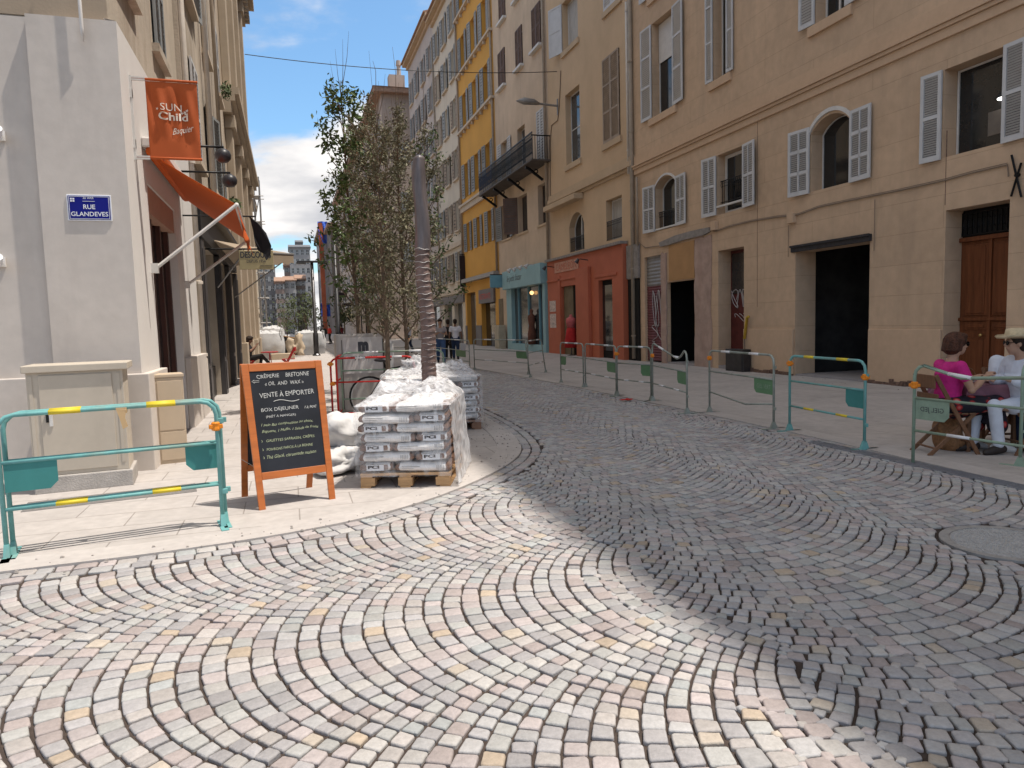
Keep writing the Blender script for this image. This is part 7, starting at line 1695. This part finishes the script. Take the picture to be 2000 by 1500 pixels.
def person(lab,loc,rz,J,skinm='skin',vox=.011,garments=(),hair=None,hat=None,name='person',headyaw=0,tilt=0,s=1.0,hands=True,shoes='shoe_dark',glasses=False,group=None):
    t=thing(name,lab,'person',loc,rz,group); b=MB()
    hip,chest,neck,hd=[Vector(J[k]) for k in ('hip','chest','neck','head')]
    b.tube([hip,hip.lerp(chest,.45),chest],[.135,.115,.14],16); b.ball(hip,.13,.155,.12); b.ball(chest,.105,.165,.14); b.tube([chest,neck],[.09,.055],12); b.tube([neck,hd-Vector((0,0,.05))],[.053,.050],12)
    for sd in 'lr':
        sh,el,wr=[Vector(J[k+sd]) for k in ('sh','el','wr')]; kn,an=[Vector(J[k+sd]) for k in ('kn','an')]; hp=hip+Vector((0,.085 if sd=='l' else -.085,-.02))
        chain(b,[sh,sh.lerp(el,.5),el,el.lerp(wr,.4),wr],[.053,.047,.038,.038,.024]); chain(b,[hp,hp.lerp(kn,.5),kn,kn.lerp(an,.35),an],[.09,.078,.055,.056,.036])
        ft=Vector(J['ft'+sd]); chain(b,[an+Vector((0,0,-.02)),ft],[.038,.026]); b.tube([chest+(sh-chest)*.3,sh],[.09,.055],10)
        if hands: hand(b,wr,(wr-el),J.get('hu'+sd,(0,0,1)),s=1.0)
    q=head(b,hd,headyaw,1.0,tilt)
    remesh(b,'body',skinm,t,vox,2); eyes(t,q)
    for (nm,m,fn,vx) in garments:
        g=MB(); fn(g,J); remesh(g,nm,m,t,vx,3)
    if hair:
        g=MB(); hair[1](g,q,hd); remesh(g,'hair',hair[0],t,.012,1)
    for sd in 'lr':
        an=Vector(J['an'+sd]); ft=Vector(J['ft'+sd]); g=MB(); d=(ft-an); d.z=0; d=d.normalized() if d.length>1e-3 else Vector((1,0,0)); c=an+Vector((0,0,-.035)); chain(g,[c-d*.04,c+d*.06+Vector((0,0,-.01)),ft+d*.04],[.046,.045,.034]); g2=remesh(g,'shoe',shoes,t,.013,2)
    if hat:
        g=MB(); M=Matrix.Rotation(headyaw,3,'Z')@Matrix.Rotation(tilt,3,'Y'); n=28
        prof=[(.175,.075),(.16,.060),(.10,.058),(.098,.10),(.088,.155),(.05,.165),(.0,.150)]
        g.lathe((0,0,0),[(max(r,.001),z) for r,z in prof],n); g.v=[tuple(hd+M@Vector((v[0]*1.1,v[1]*.95,v[2]+.02*abs(v[1])*6*(abs(v[1])>.1)))) for v in g.v]; ho=g.build('hat',hat,t,smooth=True); ho.modifiers.new('t','SOLIDIFY').thickness=.004
        g=MB(); g.lathe((0,0,.062),[(.104,0),(.104,.022),(.100,.022)],n); g.v=[tuple(hd+M@Vector((v[0]*1.1,v[1]*.95,v[2]))) for v in g.v]; g.build('hat_band','black_clothes',t)
    if glasses:
        g=MB()
        for k in (-1,1):
            g.lathe(tuple(Vector((0,0,0))),[(.026,0),(.026,.004)],12,'x'); 
        n_=len(g.v)//2; M=Matrix.Rotation(headyaw,3,'Z'); g.v=[tuple(q(.096+v[0],v[1]+(.031 if i<n_ else -.031),v[2]+.008)) for i,v in enumerate(g.v)]; g.tube([q(.096,-.06,.014),q(.0,-.082,.012)],.003,4); g.tube([q(.096,.06,.014),q(.0,.082,.012)],.003,4); g.tube([q(.098,-.01,.014),q(.098,.01,.014)],.003,4); g.build('sunglasses','iron',t)
    return t
V=Vector
def torso_g(ext=.0,sl=.5,hem=0,flare=0):
    def f(g,J):
        hip,chest,neck=[V(J[k]) for k in ('hip','chest','neck')]
        g.tube([hip+(hip-chest)*hem,hip.lerp(chest,.45),chest],[.145+ext+flare,.128+ext,.152+ext],18); g.ball(chest,.118+ext,.178+ext,.145+ext); g.ball(hip,.14+ext,.165+ext,.11+ext); g.tube([chest,chest.lerp(neck,.75)],[.10+ext,.070+ext],12)
        for sd in 'lr':
            sh,el,wr=[V(J[k+sd]) for k in ('sh','el','wr')]; g.tube([chest+(sh-chest)*.3,sh],[.10+ext,.066+ext],10)
            if sl<=1: chain(g,[sh,sh.lerp(el,sl)],[.066+ext,.062+ext])
            else: chain(g,[sh,sh.lerp(el,.5),el,el.lerp(wr,.5),el.lerp(wr,sl-1)],[.068+ext,.064+ext,.058+ext,.054+ext,.042+ext])
    return f
def legs_g(ext=.0,l=1.0,wide=0):
    def f(g,J):
        hip=V(J['hip']); g.ball(hip,.14+ext,.165+ext,.13+ext)
        for sd in 'lr':
            kn,an=V(J['kn'+sd]),V(J['an'+sd]); hp=hip+V((0,.085 if sd=='l' else -.085,-.02)); e=kn.lerp(an,min(.93,max(0,l*2-1))) if l>.5 else kn
            chain(g,[hp,hp.lerp(kn,.5),kn,e],[.102+ext,.09+ext,.068+ext+wide,.055+ext+wide*1.3])
    return f
def hair_short(g,q,hd): 
    g.ball(q(-.022,0,.040),.105,.090,.092); g.ball(q(-.055,0,-.01),.075,.084,.085); g.ball(q(.03,0,.085),.065,.075,.04)
def hair_bob(g,q,hd):
    g.ball(q(-.022,0,.045),.118,.104,.098); g.ball(q(-.06,0,-.02),.088,.102,.095); 
    for k in range(14):
        a=k*.45; g.tube([q(-.03+.08*math.cos(a),.09*math.sin(a),.06),q(-.055+.085*math.cos(a+.2),.10*math.sin(a+.2),-.07)],[.03,.016],6) if math.cos(a)<.35 else None
    g.ball(q(.04,0,.092),.06,.08,.035)
def hair_long(g,q,hd):
    hair_short(g,q,hd); g.tube([q(-.06,0,.02),q(-.10,0,-.10),q(-.11,0,-.25)],[.08,.07,.03],10)
# ---- café group on the right
wp=G(1846,884); mp_=wp+V((.80*math.cos(R_(-25)),.80*math.sin(R_(-25)),0)); 
dirv=(mp_-wp); rzw=R_(-16); print('cafe',wp,mp_,dirv.length)
seatJ=dict(hip=(0,0,.53),chest=(.035,0,.86),neck=(.05,0,1.03),head=(.10,0,1.17),shl=(.03,.175,.945),shr=(.03,-.175,.945),ell=(.13,.235,.72),elr=(.12,-.235,.70),wrl=(.36,.14,.80),wrr=(.36,-.10,.83),knl=(.43,.11,.53),knr=(.45,-.13,.54),anl=(.36,.10,.10),anr=(.50,-.12,.10),ftl=(.47,.11,.035),ftr=(.61,-.13,.035))
def skirt(g,J):
    hip=V(J['hip']); g.ball(hip,.17,.20,.12); k=(V(J['knl'])+V(J['knr']))/2
    for sd in 'lr': kn=V(J['kn'+sd]); an=V(J['an'+sd]); chain(g,[hip+V((.02,.08 if sd=='l' else -.08,-.01)),kn,kn.lerp(an,.55)],[.115,.095,.10])
    g.tube([hip+V((.05,0,-.03)),k+V((0,0,-.03)),k+V((-.02,0,-.22))],[.14,.12,.11],10)
ms=bpy.data.materials.new('floral'); 
mat('floral',(.018,.014,.022),.8); nt=MATS['floral'].node_tree; N=nt.nodes; L=nt.links; tc=N.new('ShaderNodeTexCoord'); vo=N.new('ShaderNodeTexVoronoi'); vo.inputs['Scale'].default_value=9; L.new(tc.outputs['Object'],vo.inputs['Vector']); cr=N.new('ShaderNodeValToRGB'); e=cr.color_ramp.elements; e[0].position=.30; e[0].color=(.42,.02,.02,1); e[1].position=.42; e[1].color=(.015,.012,.02,1); x=e.new(.12); x.color=(.5,.25,.22,1); L.new(vo.outputs['Distance'],cr.inputs['Fac']); L.new(cr.outputs['Color'],N['Principled BSDF'].inputs['Base Color'])
woman=person('seated woman with short brown hair, magenta T-shirt and dark floral skirt at the café table',(wp.x,wp.y,0),rzw,seatJ,garments=(('t_shirt','magenta',torso_g(.0,.45,.05),.011),('skirt','floral',skirt,.014)),hair=('hair_brown',hair_bob),shoes='shoe_white',glasses=True,vox=.009)
J2=dict(seatJ); J2.update(wrr=(.34,-.06,.80),wrl=(.32,.16,.80),ell=(.06,.30,.74),elr=(.06,-.28,.72),chest=(.05,0,.86),neck=(.08,0,1.03),head=(.14,0,1.17),shl=(.05,.19,.95),shr=(.05,-.19,.95))
man=person('seated man in a white long-sleeved shirt and straw hat at the right picture edge',(mp_.x,mp_.y,0),rzw+math.pi,J2,garments=(('shirt','shirt_white',torso_g(.022,1.75,.18),.011),('trousers','shirt_white',legs_g(.004,1.0),.013)),hair=('hair_dark',hair_short),hat='straw',shoes='shoe_dark',glasses=True,vox=.009,headyaw=-.2)
mid=(wp+mp_)/2; side=V((-dirv.y,dirv.x,0)).normalized()
if side.x<0: side=-side
p3=mp_+side*.55+dirv.normalized()*.12
third=person('third diner in pale blue, mostly hidden behind the white-shirted man',(p3.x,p3.y,0),math.atan2(-side.y,-side.x),seatJ,garments=(('shirt','shirt_white',torso_g(.01,1.7,.1),.014),('trousers','jeans_dark',legs_g(.004,1),.015)),hair=('hair_dark',hair_short),vox=.012)
# folding wooden chairs
mat('chair_wood',(.17,.085,.045),.6,noise=.2,nscale=8,stretch=(6,6,1))
def chair(lab,loc,rz,m='chair_wood',metal=False,group='folding café chairs'):
    t=thing('folding_chair',lab,'chair',loc,rz,group); w=.19
    for k in range(5):
        b=MB(); x=-.2+k*.085; b.box(x,x+.07,-w+.01,w-.01,.435,.452); b.build('seat_slat',m,t,bevel=.003)
    for sd in (-w,w):
        b=MB(); b.beam((.24,sd,.0),(-.24,sd*1.0,.86),.022,.042,(1,0,0)); b.build('leg',m,t,bevel=.003); s2=sd*.86
        b=MB(); b.beam((-.28,s2,.0),(.20,s2,.44),.022,.040,(1,0,0)); b.build('leg',m,t,bevel=.003)
    b=MB(); b.box(-.255,-.235,-w,w,.72,.86); b.box(-.215,-.20,-w,w,.60,.66); b.build('backrest',m,t,bevel=.008)
    b=MB(); b.tube([(.16,-w,.14),(.16,w,.14)],.011,6); b.tube([(-.20,-w*.86,.075),(-.20,w*.86,.075)],.011,6); b.build('stretcher',m,t); return t
chair('dark wooden folding chair under the woman in magenta',(wp.x,wp.y,0),rzw); chair('dark wooden folding chair under the man in white',(mp_.x,mp_.y,0),rzw+math.pi); chair('wooden folding chair under the hidden third diner',(p3.x,p3.y,0),math.atan2(-side.y,-side.x))
# table
mat('mauve_cloth',(.24,.115,.15),.85,noise=.08,nscale=4)
tc_=mid+side*.30+dirv.normalized()*.04
t=thing('cafe_table','small square café table under the mauve cloth','table',(tc_.x,tc_.y,0),rzw); b=MB(); b.box(-.30,.30,-.30,.30,.70,.725); b.build('tabletop','chair_wood',t,bevel=.005)
for x in (-.25,.25):
    for y in (-.25,.25): b=MB(); b.box(x-.02,x+.02,y-.02,y+.02,0,.70); b.build('leg','chair_wood',t)
b=MB()
def cloth(u,v):
    x=(u-.5)*1.02; y=(v-.5)*1.02; ex=max(0,abs(x)-.31); ey=max(0,abs(y)-.31); X=max(-.315,min(.315,x)); Y=max(-.315,min(.315,y)); dz=max(ex,ey); wv=.018*math.sin((x+y)*30)*min(1,dz*9)
    return (X+math.copysign(wv+dz*.12,x)*(ex>0),Y+math.copysign(wv+dz*.12,y)*(ey>0),.730-dz)
b.sheet(cloth,44,44); o=b.build('tablecloth','mauve_cloth',None,smooth=True); o.location=(tc_.x,tc_.y,0); o.rotation_euler=(0,0,rzw); tag(o,'mauve tablecloth hanging over the café table','tablecloth'); o.modifiers.new('t','SOLIDIFY').thickness=.004
mat('plate_white',(.62,.60,.58),.3); mat('food_brown',(.22,.11,.05),.7,noise=.4,nscale=30); mat('clear_glass',(.35,.30,.22),.1,alpha=.5)
for i,(dx_,dy_,lab) in enumerate(((-.15,.0,'white plate of food in front of the woman in magenta'),(.16,-.05,'white plate in front of the man in white'))):
    t=thing('plate',lab,'plate',(tc_.x,tc_.y,.735)); t.rotation_euler=(0,0,rzw); b=MB(); b.lathe((dx_,dy_,0),[(.05,0),(.11,.015),(.115,.018),(.05,.006)],24); b.build('dish','plate_white',t,smooth=True); b=MB(); b.ball((dx_,dy_,.022),.06,.045,.022); b.build('food','food_brown',t,smooth=True)
t=thing('basket','brown bread basket on the mauve cloth','basket',(tc_.x,tc_.y,.735),rzw); b=MB(); b.lathe((.0,.18,0),[(.07,0),(.10,.06),(.09,.06),(.06,.01)],20); b.build('weave','food_brown',t,smooth=True)
b=MB(); b.tube([(.10*math.cos(a),.18,.06+.09*math.sin(a)) for a in [k*math.pi/10 for k in range(11)]],.006,5); b.build('handle','food_brown',t)
lump('shopping_bag','brown paper bag on the pavement under the woman\'s chair',(wp.x+.15,wp.y+.12,.16),(.10,.17,.19),'food_brown',13,'bag',rough_=.25)
# ---- walkers and distant figures
walkJ=dict(hip=(0,0,.93),chest=(.02,0,1.26),neck=(.03,0,1.44),head=(.06,0,1.60),shl=(.01,.17,1.36),shr=(.01,-.17,1.36),ell=(.06,.24,1.12),elr=(.08,-.22,1.12),wrl=(.26,.12,1.16),wrr=(.28,-.06,1.20),knl=(.22,.10,.52),knr=(-.08,-.10,.50),anl=(.34,.10,.10),anr=(-.38,-.10,.16),ftl=(.46,.11,.05),ftr=(-.28,-.10,.04))
standJ=dict(walkJ); standJ.update(ell=(-.04,.24,1.10),elr=(-.02,-.25,1.10),wrl=(.03,.26,.88),wrr=(.06,-.27,.88),knl=(.10,.09,.50),knr=(-.03,-.09,.50),anl=(.04,.09,.10),anr=(-.20,-.09,.12),ftl=(.16,.10,.04),ftr=(-.10,-.10,.04))
def gpos(px_,py_): p=G(px_,py_); return (p.x,p.y,0)
person('walking woman with long dark hair, grey top and blue jeans, looking down at her hands',gpos(862,711),R_(-100),walkJ,garments=(('top','grey_top',torso_g(.0,.4),.02),('jeans','jeans',legs_g(.012,1),.02)),hair=('hair_dark',hair_long),vox=.02,tilt=.35)
person('man in a white T-shirt and dark blue jeans seen from behind, carrying a bag',gpos(891,703),R_(75),standJ,skinm='skin_dark',garments=(('t_shirt','tshirt_white',torso_g(.006,.5),.02),('jeans','jeans_dark',legs_g(.006,1),.02)),hair=('hair_dark',hair_short),vox=.02)
person('person in black walking between the two others',gpos(877,702),R_(80),standJ,skinm='skin_dark',garments=(('top','black_clothes',torso_g(.004,1.6),.025),('trousers','black_clothes',legs_g(.004,1),.025)),hair=('hair_dark',hair_short),vox=.025)
p=gpos(905,704); t=thing('carrier_bag','pale carrier bag hanging from the hand of the man in the white T-shirt','bag',(p[0]-.0,p[1],.42)); b=MB(); b.hexa([(-.10,-.05,0),(.10,-.05,0),(.10,.05,0),(-.10,.05,0),(-.13,-.06,.28),(.13,-.06,.28),(.13,.06,.28),(-.13,.06,.28)]); b.build('bag','bigbag',t,bevel=.02); b=MB(); b.tube([(-.06,0,.27),(-.03,0,.42),(.03,0,.42),(.06,0,.27)],.008,4); b.build('handle','bigbag',t)
person('person in dark clothes walking past the bulk bags in the distance',gpos(633,676),R_(90),standJ,skinm='skin_dark',garments=(('top','black_clothes',torso_g(.01,1.5),.04),('trousers','jeans_dark',legs_g(.01,1),.04)),hair=('hair_dark',hair_short),vox=.035)
person('person in a red top standing by the shops far up the street',gpos(645,672),R_(200),standJ,garments=(('top','red_paint',torso_g(.01,1.5),.04),('trousers','black_clothes',legs_g(.01,1),.04)),hair=('hair_dark',hair_short),vox=.035)
person('person in dark red near the young trees far up the street',gpos(668,673),R_(120),walkJ,garments=(('top','maroon_sock',torso_g(.01,1.5),.04),('trousers','black_clothes',legs_g(.01,1),.04)),hair=('hair_dark',hair_short),vox=.035)
person('person in pale blue standing behind the young trees',gpos(800,690),R_(150),standJ,garments=(('top','tshirt_white',torso_g(.01,.5),.03),('trousers','navy_cloth',legs_g(.01,1),.03)),hair=('hair_dark',hair_short),vox=.03)
# seated figure with a phone on the left
sp=(PY(483,680,26.5).x,26.5,0); J4=dict(seatJ); J4.update(wrl=(.30,.06,.98),wrr=(.30,-.04,.96),ell=(.14,.20,.78),elr=(.14,-.2,.78),knr=(.46,-.02,.62),anr=(.72,.04,.30),ftr=(.84,.05,.30),head=(.10,0,1.17))
person('seated person in dark clothes looking at a phone on the left pavement',sp,R_(-8),J4,skinm='skin_dark',garments=(('top','black_clothes',torso_g(.0,.5),.02),('trousers','black_clothes',legs_g(.0,1),.02)),hair=('hair_dark',hair_bob),vox=.02,tilt=.3)
mat('red_metal',(.38,.02,.02),.5); chair('red metal folding chair under the seated phone user',sp,R_(-8),'red_metal',group='red bistro furniture')
chair('empty red metal folding chair across the little red table',(sp[0]+1.35,26.7,0),R_(172),'red_metal',group='red bistro furniture')
t=thing('bistro_table','small round red metal bistro table beside the seated phone user','table',(sp[0]+.72,26.55,0)); b=MB(); b.lathe((0,0,.70),[(.29,0),(.30,.01),(.30,.025),(.29,.03)],24); b.build('tabletop','red_metal',t)
for a in (0,2.1,4.2): b=MB(); b.tube([(0,0,.70),(.05*math.cos(a),.05*math.sin(a),.35),(.28*math.cos(a),.28*math.sin(a),0)],.014,6); b.build('leg','red_metal',t)
t=thing('phone','dark phone held by the seated person on the left','phone',(sp[0]+.40,26.5,1.02),R_(-8)); b=MB(); b.box(-.006,.006,-.04,.04,-.07,.08); b.build('case','lamp_black',t,bevel=.004); b=MB(); b.box(-.0075,-.006,-.035,.035,-.06,.07); b.build('screen','glass',t)
# ------------------------------------------------------------ separate pieces of one kind become parts of their own
def split_parts(names):
    for o in list(col.objects):
        if o.type!='MESH' or o.name.split('.')[0] not in names or o.data.users>1: continue
        me=o.data; n=len(me.vertices); pa=list(range(n))
        def fd(i):
            while pa[i]!=i: pa[i]=pa[pa[i]]; i=pa[i]
            return i
        for p in me.polygons:
            v=p.vertices
            for k in v[1:]: pa[fd(v[0])]=fd(k)
        comp={}
        for i in range(n): comp.setdefault(fd(i),[]).append(i)
        if len(comp)<2 or len(comp)>400: continue
        co=[v.co.copy() for v in me.vertices]; B=[]
        for k,ids in comp.items(): B.append([k,[min(co[i][a] for i in ids)-.02 for a in range(3)],[max(co[i][a] for i in ids)+.02 for a in range(3)]])
        g=list(range(len(B)))
        def f2(i):
            while g[i]!=i: i=g[i]
            return i
        for i in range(len(B)):
            for j in range(i):
                if all(B[i][1][a]<=B[j][2][a] and B[j][1][a]<=B[i][2][a] for a in range(3)): g[f2(i)]=f2(j)
        grp={}
        for i in range(len(B)): grp.setdefault(f2(i),[]).append(B[i][0])
        if len(grp)<2 or len(grp)>90: continue
        root={k:gi for gi,ks in enumerate(grp.values()) for k in ks}
        V_=[[] for _ in grp]; F_=[[] for _ in grp]; mp={}
        for i in range(n): q=root[fd(i)]; mp[i]=len(V_[q]); V_[q].append(co[i])
        MI=[[] for _ in grp]
        for p in me.polygons: q=root[fd(p.vertices[0])]; F_[q].append([mp[i] for i in p.vertices]); MI[q].append(p.material_index)
        nm=o.name.split('.')[0]
        for q in range(len(grp)):
            m2=bpy.data.meshes.new(nm); m2.from_pydata(V_[q],[],F_[q])
            for mm in me.materials: m2.materials.append(mm)
            m2.polygons.foreach_set('material_index',MI[q]); m2.polygons.foreach_set('use_smooth',[me.polygons[0].use_smooth]*len(F_[q])); m2.update()
            if q==0: keep=m2; continue
            c=o.copy(); c.data=m2; col.objects.link(c)
        o.data=keep
split_parts({'hook','sheet','pilaster','cornice','plinth','junction_box','door','corner_trim','bracket','spotlight','interior','pane','mullion','shop_window','door_gap','joint','rail_bar','threshold','paper','fascia','collar','arm','shutter','bare_plaster','panel','frame_bar','footing','binding','stringer','bottom_board','deck','stretcher','string_course','rod','side_sheet','railing'} - {'binding','railing','panel','string_course','footing'})
